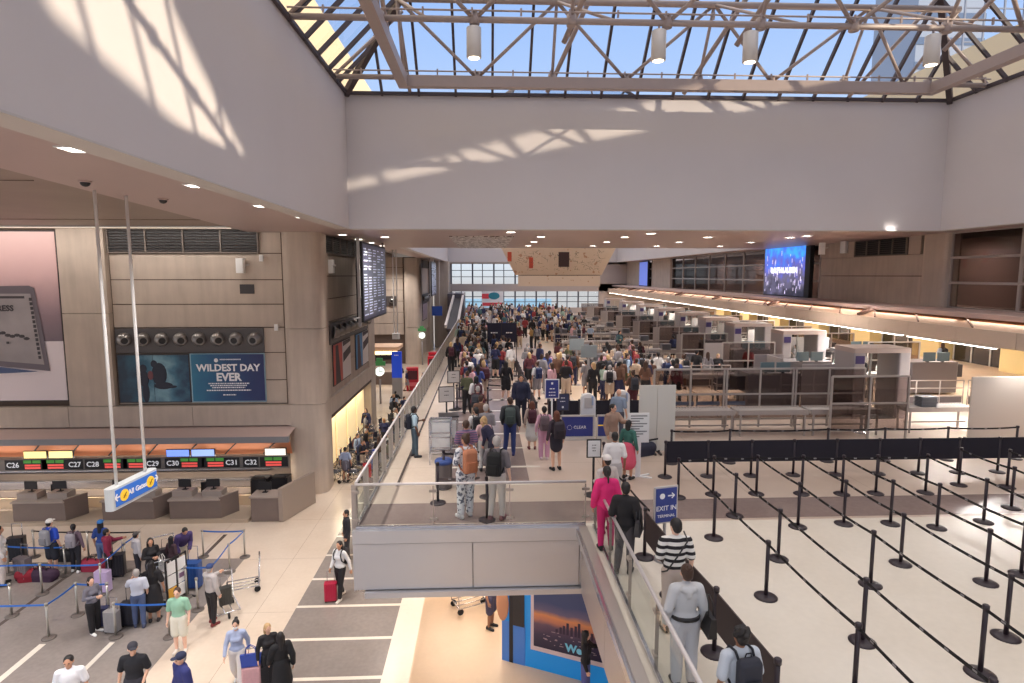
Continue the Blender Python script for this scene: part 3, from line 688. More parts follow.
# ---- flight boards
def flight_board(y0, y1, z0, z1, x, label, rows=24):
    t = empty('flight_board', (x, y0, z0), PI/2, label, 'flight information board', 'hanging flight boards')
    L = y1-y0; H = z1-z0
    MB().box((0, 0, 0), (L, .32, H)).build('casing', BLACK, t)
    MB().box((.1, -.01, .1), (L-.1, 0, H-.1)).build('screen', mat('board_screen', (44, 42, 60), .3, emit=(50, 56, 90), estr=.25), t)
    mb = MB(); mb.use(mat('board_text', (220, 226, 245), .5, emit=(190, 200, 235), estr=.22)); rnd = random.Random(3)
    for r in range(rows):
        z = H-.35-(H-.5)*r/rows
        for c in range(5):
            xx = .25+(L-.5)*c/5; ww = rnd.uniform(.35, .8)*(L-.5)/5
            if rnd.random() < .85: mb.box((xx, -.02, z), (xx+ww, -.011, z+.055))
    mb.build('screen_text', None, t)
    mb = MB(); mb.bar((-.15, .15, -.2), (-.15, .15, 3.9 if H > 3.6 else H+.3), .12, .12); mb.bar((L, .15, H), (L, .15, H+.3), .1, .1); mb.bar((-1.5, .15, .25), (-.15, .15, .25), .06, .06)
    mb.build('hanger', GREY, t); return t
flight_board(28.2, 34.6, 7.4, 11.15, -5.7, 'large black flight information board hanging by the left wall')
flight_board(62.5, 68.2, 7.4, 11.0, -5.6, 'far black flight board hanging beyond the second bay')
# twin thin poles with a small device (between boards)
p0 = at(394, 263, ZS)
t = empty('hanging_sensor', (-6.6, 44, 0), 0, 'pair of thin white rods hanging with a small white box at the bottom', 'sensor')
MB().tube([(-.12, 0, 5.3), (-.12, 0, 11.4)], .035).tube([(.12, 0, 5.3), (.12, 0, 11.4)], .035).build('rod', WHITE, t); MB().box((-.25, -.2, 4.95), (.25, .2, 5.35), .05).build('sensor_box', WHITE, t)
# ---- hanging wayfinding sign
BL = mat('sign_blue', (44, 98, 180), .4, emit=(44, 98, 180), estr=.35); YE = mat('sign_yellow', (244, 200, 60), .5, emit=(244, 200, 60), estr=.2)
t = empty('hanging_sign', (-8.3, 13.95, 4.38), R(83.5), 'blue All Gates sign with yellow circles hanging on two long white poles', 'sign')
L = 1.56
MB().box((-L/2, -.11, 0), (L/2, .11, .5), .08).build('casing', mat('sign_casing', (196, 202, 206), .4), t)
MB().box((-L/2+.1, -.125, .07), (L/2-.08, -.11, .45)).build('sign_face', BL, t)
mb = MB().use(YE)
for x in (-.42, .46): mb.cyl((x, -.126, .26), (x, -.135, .26), .135, 20)
mb.use(mat('plane_icon', (130, 100, 20), .5))
for x in (-.42, .46): mb.bar((x-.05, -.137, .2), (x+.05, -.137, .32), .005, .04, (0, 1, 0)).bar((x-.06, -.137, .28), (x+.05, -.137, .23), .005, .03, (0, 1, 0))
mb.use(TW)
for s, x in ((-1, -.64), (1, .66)):
    mb.bar((x-.07*s, -.13, .28), (x+.06*s, -.13, .28), .004, .035, (0, 0, 1)); mb.bar((x+.07*s, -.13, .28), (x, -.13, .36), .004, .035, (0, 0, 1)); mb.bar((x+.07*s, -.13, .28), (x, -.13, .2), .004, .035, (0, 0, 1))
mb.build('sign_symbols', None, t)
text('All Gates', .17, (.02, -.13, .26), FRONT, TW, t, bold=.004)
for s in (-1, 1): MB().cyl((.48*s, 0, .5), (.48*s, 0, 7.02), .035, 10).build('pole', WHITE, t)
# ---- check-in counters under the left wall
LAM = mat('counter_brown', (118, 104, 98), .45, noise=.12, nscale=3); TOPM = mat('counter_top', (160, 148, 140), .35)
def mk_counter():
    t = empty('checkin_counter', (0, 0, 0))
    MB().box((-.95, 0, 0), (.95, .75, .72)).build('body', LAM, t)
    mb = MB(); mb.box((-1.0, -.05, .72), (1.0, .8, .78)); mb.box((-.95, .25, .78), (-.2, .75, 1.02)); mb.box((.2, .25, .78), (.95, .75, 1.02)); mb.build('worktop', TOPM, t)
    mb = MB().use(LAM); mb.prism([(.95, 0), (1.0, 0), (1.4, .75), (1.34, .75)], 0, .84); mb.use(TOPM).prism([(.94, -.02), (1.02, -.02), (1.43, .77), (1.32, .77)], .84, .87); mb.build('side_wing', None, t)
    return t
def mk_monitor():
    t = empty('computer_monitor', (0, 0, 0)); MB().box((-.25, 0, .1), (.25, .04, .42)).build('screen', BLACK, t); MB().cyl((0, .04, 0), (0, .06, .15), .03).box((-.1, -.05, 0), (.1, .12, .015)).build('stand', BLACK, t); return t
def mk_chairo():
    t = empty('office_chair', (0, 0, 0)); MB().box((-.24, -.22, .48), (.24, .24, .56), .08).build('seat', BLACK, t); MB().box((-.22, .2, .6), (.22, .27, 1.1), .03).build('backrest', BLACK, t)
    b = MB().cyl((0, 0, .08), (0, 0, .48), .03)
    for k in range(5): b.bar((0, 0, .08), (.28*math.cos(k*1.257), .28*math.sin(k*1.257), .05), .04, .03)
    b.build('base', DARKG, t); return t
cnt, mon, och = Proto(mk_counter), Proto(mk_monitor), Proto(mk_chairo)
cw = ['far left counter, mostly left of the first blue cap', 'second counter from the corner column side wall, centre left', 'third counter from the left', 'right counter before the corner column']
for i, x in enumerate((-21.2, -17.3, -13.95, -11.4)[1:]):
    n = ('leftmost in view', 'under the hanging blue sign', 'third from the left')[i]
    cnt((x, 23.05, .14), 0, 'brown check-in counter with grey top, %s' % n, 'counter', 'island check-in counters')
    for s in (-.55, .55): mon((x+s, 23.5, 1.16), .15*s, 'black monitor on the %s half of the check-in counter %s' % ('left' if s < 0 else 'right', n), 'monitor', 'check-in monitors')
    och((x, 24.35, .14), PI, 'black office chair behind the check-in counter %s' % n, 'office chair', 'check-in office chairs')
t = empty('checkin_counter', (-8.25, 22.95, .02), 0, 'brown end counter with tall side wall next to the corner column', 'counter')
MB().box((-.95, 0, 0), (.12, .75, .95)).build('body', LAM, t); MB().box((-1.0, -.05, .95), (.14, .8, 1.0)).build('worktop', TOPM, t); MB().prism([(.14, -.08), (.3, -.08), (1.0, 1.9), (.85, 1.9)], 0, 1.35).build('side_wall', mat('side_wall', (150, 136, 126), .5), t)
mon((-8.8, 23.4, 1.03), 0, 'black monitor on the end counter by the corner column', 'monitor', 'check-in monitors')
for x, y, n in ((-9.5, 24.9, 'left'), (-8.7, 25.0, 'right')):
    t = empty('baggage_cage', (x, y, 0), 0, '%s of two black equipment carts behind the end counter' % n, 'cart', 'black equipment carts'); MB().box((-.35, -.3, .15), (.35, .3, 1.15), .04).build('body', BLACK, t)
    mb = MB(); [mb.cyl((a, b-.03, .07), (a, b+.03, .07), .07) for a in (-.28, .28) for b in (-.24, .24)]; mb.build('wheel', RUBBER, t)
    MB().tube([(-.3, -.3, 1.1), (-.3, -.4, 1.3), (.3, -.4, 1.3), (.3, -.3, 1.1)], .02).build('handle', DARKG, t)
# belts and steps behind the counters
mb = MB(); mb.box((-40, 22.9, 0), (-9.3, 24.2, .14)); struct('floor_checkin_plinth', mb, mat('plinth', (176, 160, 142), .4))
t = empty('baggage_belt', (-24, 24.75, 0), 0, 'long pale baggage belt running behind the check-in counters', 'conveyor')
MB().box((-6, 0, 0), (14.2, .9, .42)).build('body', mat('belt_side', (206, 186, 160), .4), t); MB().box((-6, .1, .42), (14.2, .8, .46)).build('belt', mat('belt_dark', (110, 98, 92), .5), t)
MB().box((-6, .9, .42), (14.2, .98, .8)).build('guard', STAIN, t)
mb = MB(); mb.box((-40, 26.5, 0), (-8.7, 26.8, 2.6)); struct('wall_checkin_back', mb, mat('checkin_back', (128, 114, 106), .5))
mb = MB(); mb.box((-40, 26.38, 1.0), (-9.6, 26.5, 1.12)); mb.box((-40, 26.3, .55), (-9.6, 26.5, .62)); struct('trim_checkin_back', mb, STAIN)
# canopy over counters
mb = MB(); mb.box((-40, 24.9, 2.62), (-8.3, 25.1, 2.88)); struct('beam_checkin_canopy', mb, mat('canopy_grey', (132, 132, 136), .4, metal=.3))
mb = MB(); mb.poly([(-40, 25.35, 2.02), (-8.3, 25.35, 2.02), (-8.3, 25.08, 2.64), (-40, 25.08, 2.64)]); struct('trim_checkin_cove', mb, mat('canopy_orange', (214, 136, 98), .5))
mb = MB()
for k in range(12): mb.bar((-8.9-1.6*k, 25.0, 2.6), (-9.5-1.6*k, 25.28, 2.05), .04, .04)
struct('trim_checkin_struts', mb, DARKG)
mb = MB(); mb.poly([(-40, 24.9, 2.88), (-8.3, 24.9, 2.88), (-8.3, 26.3, 3.08), (-40, 26.3, 3.08)]); struct('trim_checkin_canopy_top', mb, LEDGE)
# counter number sign band
t = empty('counter_sign_band', (0, 24.95, 0), 0, 'long dark band of counter numbers C26 to C32 with green and red displays', 'sign')
MB().box((-21, 0, 1.52), (-8.35, .12, 2.04)).build('casing', mat('band_grey', (122, 116, 112), .4, metal=.2), t)
sc_b = MB(); gr = MB(); rd = MB()
GRN = mat('led_green', (60, 110, 54), .5, emit=(90, 170, 70), estr=.3); RED = mat('led_red', (220, 90, 84), .5, emit=(232, 84, 76), estr=.5)
k0 = 25
for px, nm_ in ((14, 'C26'), (48, 'C27'), (60, 'C28'), (96, 'C29')): pass
cells = [(13, 'C26'), (75, 'C27'), (93, 'C28'), (153, 'C29'), (173, 'C30'), (232, 'C31'), (251, 'C32')]
def bx_at(px): 
    d = FW+RT*((px-CX)/F)-UP*((463-CY)/F); return d.x*(24.95/d.y)
for px, s in cells:
    x = bx_at(px); sc_b.box((x-.32, -.02, 1.58), (x+.32, 0, 2.0)); text(s, .3, (x, -.03, 1.78), FRONT, mat('txt_grey', (200, 200, 204), .5, emit=(200, 200, 204), estr=.5), t, bold=.004)
for a in (24, 47, 104, 128, 181, 207, 265):
    x = bx_at(a); x2 = bx_at(a+17)
    gr.box((x, -.03, 1.86), (x+(x2-x)*.45, 0, 1.99)); gr.box((x+(x2-x)*.52, -.03, 1.86), (x2, 0, 1.99)); rd.box((x+.04, -.03, 1.62), (x2-.02, 0, 1.7)); rd.box((x+.04, -.03, 1.73), (x2-.02, 0, 1.81)); sc_b.box((x-.2, -.015, 1.58), (x2+.25, 0, 2.0))
sc_b.build('display_screen', BLACK, t); gr.build('green_display', GRN, t); rd.build('red_display', RED, t)
for px0, px1, c, lab in ((26, 50, (250, 226, 150), 'yellow and white screen above counter signs C26, left one'), (51, 76, (250, 230, 160), 'yellow and white screen above counter signs C27, right one'), (168, 192, (120, 150, 235), 'blue screen above counter sign C30, left one'), (193, 217, (150, 176, 245), 'light blue screen above counter sign C31, right one'), (266, 288, (236, 226, 214), 'white screen above counter sign C32')):
    a, b = bx_at(px0), bx_at(px1); t2 = empty('display_screen', (a, 24.85, 2.08), 0, lab, 'screen', 'screens above the counters')
    MB().box((0, 0, 0), (b-a-.03, .08, .32)).build('casing', BLACK, t2); MB().box((.02, -.01, .02), (b-a-.05, 0, .3)).build('screen', mat('scr_%d' % px0, c, .4, emit=c, estr=.9), t2)
# art banners in the second well
ART = bands('art_cream', (214, 188, 162), (186, 140, 112), 1, tex='noise', scale=2.6, duty=.66, rough=.8)
t = empty('hanging_artwork', (0, 45, 0), 0, 'wide cream hanging artwork with loose dark and red brush marks', 'artwork')
mb = MB().use(ART)
n = 12
for k in range(n):
    a0 = -.6+1.2*k/n; a1 = -.6+1.2*(k+1)/n
    def ap(a, z): s = 1-(11.6-z)*.12; return (5.45+4.3*s*a/.6, .9*math.cos(a*2.2), z)
    mb.poly([ap(a0, 9.6), ap(a1, 9.6), ap(a1, 13.2), ap(a0, 13.2)])
mb.build('cloth', None, t)
mb = MB(); rnd = random.Random(11)
mb.use(mat('ink', (70, 50, 48), .8))
for k in range(150):
    x = rnd.uniform(2.2, 8.6); z = rnd.uniform(9.9, 11.3); l = rnd.uniform(.08, .4); a = rnd.uniform(0, PI); mb.bar((x, -.12+.0, z), (x+l*math.cos(a), -.12, z+l*math.sin(a)*.7), .01, .06, (0, 1, 0))
mb.box((5.4, -.14, 10.2), (6.2, -.11, 11.3)); mb.use(mat('ink_red', (200, 84, 60), .8)); mb.box((3.2, -.14, 10.1), (3.5, -.11, 10.9)); mb.box((1.6, -.14, 10.6), (1.9, -.11, 11.3))
mb.build('brush_mark', None, t)
t = empty('hanging_artwork', (0, 62, 0), 0, 'second cream artwork strip hanging lower behind the first', 'artwork')
MB().box((3.3, 0, 8.45), (11.8, .05, 9.55)).build('cloth', ART, t); MB().box((3.3, -.02, 9.55), (11.8, .07, 9.65)).build('top_rail', BLACK, t)
# red white and blue artwork by the far glass
t = empty('flag_banner', (-.6, 84.3, 0), 0, 'red white and blue banner hanging in front of the far windows', 'banner')
mb = MB().use(mat('flag_white', (236, 236, 240), .8)).box((0, 0, 5.2), (3.0, .04, 7.3)).use(mat('flag_red', (226, 80, 90), .8)).box((.1, -.02, 5.3), (2.9, .0, 5.75)).box((0, -.02, 6.3), (1.0, 0, 7.0)).use(mat('flag_blue', (60, 140, 160), .8)).ell((1.7, -.02, 6.7), .8, .02, .5)
mb.build('cloth', None, t)
# big screen on the right wall
t = empty('advertising_screen', (19.7, 42.0, 8.15), -PI/2, 'large bright blue and purple video screen with white wording on the right wall', 'screen')
SCR = shade('video_screen', [(0, (40, 40, 56)), (.35, (96, 92, 120)), (.6, (90, 92, 176)), (.8, (70, 110, 220)), (1, (60, 160, 240))], None, 'Z', 0, 3.4, 1.3)
nt = SCR.node_tree; b = nt.nodes['Principled BSDF']; nt.links.new([n for n in nt.nodes if n.type == 'VALTORGB'][0].outputs[0], b.inputs['Emission Color']); b.inputs['Emission Strength'].default_value = 1.0
MB().box((0, 0, 0), (6.0, .25, 3.5)).build('casing', BLACK, t); MB().box((.1, -.02, .12), (5.45, 0, 3.4)).build('screen', SCR, t)
mb = MB(); rnd = random.Random(5); mb.use(mat('scr_lt', (230, 220, 240), .5, emit=(220, 210, 240), estr=.9))
for k in range(60): x = rnd.uniform(.2, 5.2); z = rnd.triangular(.1, 2.8, .5); mb.box((x, -.03, z), (x+.05, -.021, z+rnd.uniform(.1, .35)))
mb.build('screen_pattern', None, t); text('RALPH LAUREN', .5, (2.85, -.04, 1.75), FRONT, mat('scr_txt', (255, 255, 255), .5, emit=(255, 255, 255), estr=1.2), t, bold=.02)
t = empty('advertising_screen', (19.6, 76.5, 8.2), -PI/2, 'small far blue screen on the right wall near the end windows', 'screen')
MB().box((0, 0, 0), (4.0, .25, 3.1)).build('casing', BLACK, t); MB().box((.1, -.02, .1), (3.9, 0, 3.0)).build('screen', mat('scr2', (90, 110, 190), .4, emit=(90, 110, 190), estr=.8), t)
# ================================================================ STANCHIONS
def mk_post(pm, h=1.0, r=.032, br=.19, bm=None):
    def f():
        t = empty('stanchion', (0, 0, 0))
        MB().lathe([(br, 0), (br, .015), (br*.8, .035), (.04, .05)], seg=20).build('base', bm or pm, t)
        MB().cyl((0, 0, .04), (0, 0, h-.06), r, 12).build('post', pm, t); MB().lathe([(r+.012, h-.07), (r+.012, h-.01), (r, h)], seg=12).build('head', pm, t)
        return t
    return Proto(f)
bp = mk_post(POSTM); sp_ = mk_post(mat('silver_post', (176, 172, 164), .35, metal=.6), .98, .03, .17, mat('base_grey', (96, 88, 84), .5))
BLUE = mat('blue_belt', (48, 108, 196), .7)
def belt(parent, d, z=.93, m=None, marks=True, w=.048, sag=.03):
    """belt from this post to the point d (local)"""
    m = m or BELT; mb = MB(); d = Vector((d[0], d[1], 0)); L = d.length; u = d.normalized(); s = Vector((-u.y, u.x, 0))*.004; n = 8
    mb.use(m)
    P = lambda k: u*(L*k/n)+Vector((0, 0, z-4*sag*(k/n)*(1-k/n)))
    for k in range(n):
        a, b = P(k), P(k+1)
        for q in (s, -s): mb.poly([a+q+Vector((0, 0, -w/2)), b+q+Vector((0, 0, -w/2)), b+q+Vector((0, 0, w/2)), a+q+Vector((0, 0, w/2))])
        mb.poly([a+s+Vector((0, 0, w/2)), b+s+Vector((0, 0, w/2)), b-s+Vector((0, 0, w/2)), a-s+Vector((0, 0, w/2))])
    if marks:
        mb.use(mat('belt_mark', (150, 146, 148), .6)); c = .25
        while c < L-.2:
            k = c/L*n; a = P(k)
            for q in (s*1.4, -s*1.4): mb.poly([a+q+Vector((0, 0, -.012)), a+q+u*.07+Vector((0, 0, -.012)), a+q+u*.07+Vector((0, 0, .014)), a+q+Vector((0, 0, .014))])
            mb.poly([a+s+Vector((0, 0, w/2+.001)), a+u*.07+s+Vector((0, 0, w/2+.001)), a+u*.07-s+Vector((0, 0, w/2+.001)), a-s+Vector((0, 0, w/2+.001))])
            c += .42
    return mb.build('belt', None, parent)
ords = 'first second third fourth fifth sixth seventh eighth ninth tenth'.split()
# big empty queue on the right: lanes (x of the lane, list of y from near to far)
lanes = [(4.67, [4.6, 7.0, 9.39, 11.68, 13.95]), (5.56, [3.6, 5.9, 8.11, 10.72, 12.78, 14.1]), (6.68, [5.0, 7.34, 9.70, 12.14, 14.1]), (7.78, [5.7, 8.14, 10.43, 12.25, 14.05]), (8.77, [7.2, 9.68, 12.21, 14.0]),
         (9.66, [7.6, 9.93, 11.96, 14.0]), (10.9, [9.9, 12.22, 14.0]), (12.2, [10.6, 12.96, 14.5]), (13.3, [12.2, 14.3])]
for i, (x, yl) in enumerate(lanes):
    prev = None
    for j, y in enumerate(yl):
        xx = x+.02*math.sin(i*3+j)
        if (x, y) == (4.67, 7.0): xx = 4.72
        t = bp((xx, y, DK), 0, 'black belt post in the empty queue, %s from the front in the %s lane' % (ords[j], ords[i]), 'stanchion', 'black posts of the empty right queue')
        if prev is not None: belt(t, (prev[0]-xx, prev[1]-y))
        prev = (xx, y)
    if i < len(lanes)-1 and i in (0, 1, 2, 3, 4, 5): belt(t, (lanes[i+1][0]-xx, lanes[i+1][1][-1]-yl[-1]))
# black fabric barrier across, plus the belt line behind it
BAN = mat('black_banner', (34, 32, 44), .85, noise=.15, nscale=3)
xs_ = [4.78, 5.94, 7.13, 8.3, 9.48, 10.67, 11.8, 12.91, 14.05, 15.2, 16.4]
for i, x in enumerate(xs_):
    t = bp((x, 15.45, DK), 0, 'black post carrying the dark fabric barrier, %s from its left end' % (ords[i] if i < 10 else 'last'), 'stanchion', 'posts of the dark fabric barrier')
    if i < len(xs_)-1: MB().box((.03, -.015, .4), (xs_[i+1]-x-.03, .015, .98)).build('banner', BAN, t)
xs_ = [5.3, 7.0, 9.9, 11.6, 13.5, 15.6]
for i, x in enumerate(xs_):
    t = bp((x, 16.6, DK), 0, 'black belt post just behind the dark fabric barrier, %s from the left' % ords[i], 'stanchion', 'belt posts behind the fabric barrier')
    if i < len(xs_)-1: belt(t, (xs_[i+1]-x, 0), .95)
# near barrier of dark fabric beside the escalator queue
PANEL = mat('brown_banner', (70, 58, 58), .8)
pts = [(3.02, 10.9), (3.1, 9.5), (3.25, 7.95), (3.35, 6.35)]
for i, (x, y) in enumerate(pts):
    t = bp((x, y, DK), 0, 'black post of the barrier beside the striped shirt queue, %s from far end' % ords[i], 'stanchion', 'posts of the queue side barrier')
    if i < 3 and i > 0:
        x2, y2 = pts[i+1]; MB().bar((0, -.04, .65), (x2-x, y2-y+.04, .65), .02, .56).build('banner', PANEL, t)
    if i == 0: MB().bar((0, -.04, .65), (pts[1][0]-x, pts[1][1]-y+.04, .65), .02, .56).build('banner', PANEL, t)
q = [(2.98, 12.5), (2.84, 14.0)]
for i, (x, y) in enumerate(q):
    t = bp((x, y, DK), 0, 'black double belt post by the woman in the black puffer jacket, %s' % ('nearer' if i == 0 else 'farther'), 'stanchion', 'double belt posts'); 
    tx_, ty_ = ((3.1, 10.9) if i == 0 else q[0]); belt(t, (tx_-x, ty_-y), .93, marks=False); belt(t, (tx_-x, ty_-y), .45, marks=False)
t = bp((3.1, 15.4, DK), 0, 'black post left of the white information stand', 'stanchion'); belt(t, (1.6, .5), .93); belt(t, (-.26, -1.4), .9)
# sign stands by the entry
def sign_stand(loc, rz, label, w, h, z0, face, lines, border=WHITE, post=GREY, cat='sign'):
    t = empty('sign_stand', loc, rz, label, cat)
    MB().lathe([(.22, 0), (.22, .015), (.04, .04)], seg=18).cyl((0, .03, .03), (0, .03, z0+.1), .03).build('base_post', post, t)
    MB().box((-w/2, 0, z0), (w/2, .04, z0+h)).build('frame', border, t)
    MB().box((-w/2+.03, -.012, z0+.03), (w/2-.03, 0, z0+h-.03)).build('sign_face', face, t)
    for s, sz, zz in lines: text(s, sz, (0, -.016, zz), FRONT, TW if face not in (WHITE, LGREY) else TD, t)
    return t
DBL = mat('dark_blue_sign', (44, 62, 140), .45)
t = sign_stand((3.38, 10.8, DK), .25, 'tall blue sign with white arrow reading EXIT in front of the striped shirt man', .5, .72, .72, DBL, [('EXIT IN', .13, 1.02), ('TERMINAL', .08, .87)], LGREY)
mb = MB().use(TW).cyl((-.09, -.014, 1.26), (-.09, -.017, 1.26), .055, 16); mb.bar((.03, -.015, 1.26), (.16, -.015, 1.26), .004, .025, (0, 0, 1)); mb.bar((.17, -.015, 1.26), (.11, -.015, 1.31), .004, .02, (0, 0, 1)); mb.bar((.17, -.015, 1.26), (.11, -.015, 1.21), .004, .02, (0, 0, 1)); mb.build('sign_symbols', None, t)
sign_stand((2.62, 14.2, DK), 0, 'small white paper sign in black frame beside the white shirt person', .36, .46, .95, WHITE, [('~abcdef', .03, 1.27), ('~abcdefg', .03, 1.2), ('~abcde', .03, 1.13)], BLACK, BLACK)
t = empty('information_board', tuple(at(697, 477)), 0, 'white information stand with small print on a white cross base', 'sign')
mb = MB(); mb.box((-.28, -.02, .95), (.28, .02, 1.75)).lathe([(.28, 0), (.28, .001)], (0, 0, 2), 4) if False else mb.prism([(-.28, -.02), (.28, -.02), (.28, .02), (-.28, .02)], .95, 1.75); mb.build('board', WHITE, t)
mb = MB(); [mb.box((-.22, -.024, 1.66-.07*k), (.22-.1*(k % 3), -.02, 1.69-.07*k)) for k in range(9)]; mb.build('small_print', mat('print_grey', (130, 130, 132), .6), t)
MB().box((-.07, -.02, .03), (.07, .02, .95)).bar((-.35, -.15, .015), (.35, .15, .015), .07, .03).bar((-.35, .15, .015), (.35, -.15, .015), .07, .03).build('base_post', WHITE, t)
for o_ in [t]: o_.location = (5.1, 15.6, DK); 
for o_ in [t]: o_.location = at(697, 478) if False else Vector((4.05, 15.5, DK))
# left of the deck: bins, posts, sign stands
lp = [(438, 503), (444, 488), (487, 520), (487, 497)]
for i, (x, y) in enumerate(lp):
    p = at(x, y); t = bp(p, 0, 'black belt post on the deck %s' % ('left of the patterned jumpsuit, nearer', 'left of the patterned jumpsuit, farther', 'in front of the grey haired man, nearer', 'by the grey haired man, farther')[i], 'stanchion')
    if i == 0: belt(t, (1.0, .02), .6, mat('chain', (90, 80, 80), .6), True, .06)
    if i == 1: belt(t, (.9, .1), .9)
def mk_bin():
    t = empty('waste_bin', (0, 0, 0)); MB().lathe([(.26, 0), (.27, .05), (.27, .75), (.28, .8)], seg=20).build('body', mat('bin_grey', (110, 106, 108), .4, metal=.4), t)
    MB().lathe([(.29, .8), (.29, .88), (.24, .93), (.1, .93)], seg=20).build('lid', mat('bin_blue', (50, 76, 140), .4), t); return t
p = at(444, 487); t = mk_bin(); t.location = p; t.scale = (.8, .8, .8); tag(t, 'round grey bin with blue lid on the deck behind the nearest left post', 'bin')
for (px, py, w, h, z0, lab) in ((447, 432, .55, .55, 1.05, 'grey notice on a tall black pole at the left of the deck, nearer'), (454, 410, .5, .5, 1.1, 'white notice on a black pole at the left of the deck, farther')):
    sign_stand(at(px, py), .2, lab, w, h, z0, LGREY, [('~abcdef', .045, z0+h*.7), ('~abcdefg', .045, z0+h*.45)], DARKG, BLACK)
def mk_podium():
    t = empty('metal_kiosk', (0, 0, 0)); MB().box((-.3, -.25, 0), (.3, .25, .95), .04).build('body', STAIN, t); MB().box((-.32, -.27, .95), (.32, .27, 1.0), .04).build('top', DARKG, t)
    MB().box((-.22, -.262, .3), (.22, -.25, .85)).build('front_panel', WHITE, t); return t
pod = Proto(mk_podium)
pod(at(440, 452), .1, 'low steel podium at the left edge of the deck queue, nearer', 'podium'); pod(at(449, 445), .1, 'steel podium beside the notice pole on the deck', 'podium')
t = empty('luggage_sizer', tuple(at(441, 462)), 0, 'steel bag sizer frame with racks by the blue topped bin', 'sizer')
mb = MB()
for x in (-.3, .3):
    for y in (-.25, .25): mb.bar((x, y, 0), (x, y, 1.25), .04, .04)
for z in (.35, .8, 1.25): mb.bar((-.3, -.25, z), (.3, -.25, z), .04, .04).bar((-.3, .25, z), (.3, .25, z), .04, .04).bar((-.3, -.25, z), (-.3, .25, z), .04, .04).bar((.3, -.25, z), (.3, .25, z), .04, .04)
mb.build('frame', STAIN, t); MB().box((-.28, .24, .3), (.28, .26, 1.2)).build('back_panel', WHITE, t)
# centre queue lines along the hall
def line(x, ys, lab, grp, m=None, every=1, hh=None, x2=None):
    prev = None
    for j, y in enumerate(ys):
        xx = x if x2 is None else x+(x2-x)*j/(len(ys)-1)
        t = bp((xx, y, DK), 0, '%s, %s from the near end' % (lab, ords[j]), 'stanchion', grp)
        if prev: belt(t, (prev[0]-xx, prev[1]-y), marks=False, m=m)
        prev = (xx, y)
line(-1.2, [24+2.1*k for k in range(10)], 'black belt post left of the long deck queue', 'left queue line posts')
line(.05, [23.4+2.3*k for k in range(10)], 'black belt post in the middle of the deck queue', 'middle queue line posts', x2=.12)
for k in range(4):
    y = 24.2+4.6*k
t = bp((1.3, 24.2, DK), 0, 'black post at the right end of the belt before the man in the suit', 'stanchion'); belt(t, (-1.25, .2), .9)
# dark fabric line on the right of the centre aisle
prev = None
pl_ = [(1.75, 20.6), (1.72, 22.2), (1.7, 23.8), (1.68, 25.4), (1.66, 27), (1.64, 28.6), (1.62, 30.2), (1.6, 31.8), (1.58, 33.4), (1.56, 35)]
for j, (x, y) in enumerate(pl_):
    t = bp((x, y, DK), 0, 'black post of the dark fabric wall by the centre aisle, %s from the front' % ords[j], 'stanchion', 'posts of the aisle fabric wall')
    if prev: MB().bar((0, -.02, .68), (prev[0]-x, prev[1]-y+.02, .68), .02, .6).build('banner', mat('aisle_banner', (84, 76, 80), .85), t)
    prev = (x, y)
prev = None
for j, (x, y) in enumerate([(2.2, 20.9), (3.3, 20.9), (4.4, 20.9), (5.5, 20.9)]):
    t = bp((x, y, DK), 0, 'black post of the dark barrier behind the blue registration signs, %s from the left' % ords[j], 'stanchion', 'barrier behind the blue signs')
    if prev: MB().box((-1.07, -.015, .35), (-.03, .015, .95)).build('banner', BAN, t)
    prev = x
# far hanging black sign boards
t = empty('banner_sign', (0, 38, 0), 0, 'pair of black banner boards with small white wording across the centre aisle', 'sign')
MB().box((.1, 0, 5.35), (.95, .06, 6.57)).box((1.0, 0, 5.35), (1.9, .06, 6.57)).build('board', mat('navy_board', (26, 26, 52), .6), t)
MB().box((.06, 0, 4.2), (.1, .06, 6.6)).box((.95, 0, 4.2), (1.0, .06, 6.6)).box((1.9, 0, 4.2), (1.94, .06, 6.6)).build('post', POSTM, t)
text('~abcdefg', .12, (.52, -.01, 5.95), FRONT, TW, t); text('~abcdef', .12, (1.45, -.01, 5.95), FRONT, TW, t)
# registration counter signs
RB = mat('royal_blue', (48, 58, 132), .45)
t = empty('barrier_sign', (2.42, 19.1, DK), 0, 'wide blue barrier panel with a white ring logo and wording', 'sign')
MB().box((0, 0, 0), (1.12, .25, .1)).box((0, .08, .1), (.04, .14, .82)).box((1.08, .08, .1), (1.12, .14, .82)).box((0, .08, .78), (1.12, .14, .83)).build('frame', LGREY, t)
MB().box((.05, .09, .12), (1.07, .13, .77)).build('panel', RB, t); text('CLEAR', .14, (.64, .085, .42), FRONT, TW, t)
mb = MB(); 
for k in range(12): a, b = 2*PI*k/12, 2*PI*(k+1)/12-.12; mb.bar((.3+.075*math.cos(a), .085, .42+.075*math.sin(a)), (.3+.075*math.cos(b), .085, .42+.075*math.sin(b)), .004, .028, (0, 1, 0))
mb.build('logo', TW, t)
t = empty('barrier_sign', (3.62, 19.1, DK), 0, 'narrow blue barrier panel with yellow band right of the white post', 'sign')
MB().box((0, 0, 0), (.5, .25, .1)).box((0, .08, .1), (.04, .14, .82)).box((.46, .08, .1), (.5, .14, .82)).box((0, .08, .78), (.5, .14, .83)).build('frame', LGREY, t)
MB().box((.04, .09, .12), (.46, .13, .78)).build('panel', RB, t); MB().box((.04, .085, .46), (.46, .089, .5)).build('stripe', YE, t)
sign_stand((2.18, 19.6, DK), 0, 'blue sign on a thin white pole above the woman in pink', .48, .66, 1.3, RB, [('~a', .12, 1.82), ('~abcde', .06, 1.64), ('~abcdefgh', .05, 1.52), ('~abcdefgh', .05, 1.42)], WHITE, WHITE)
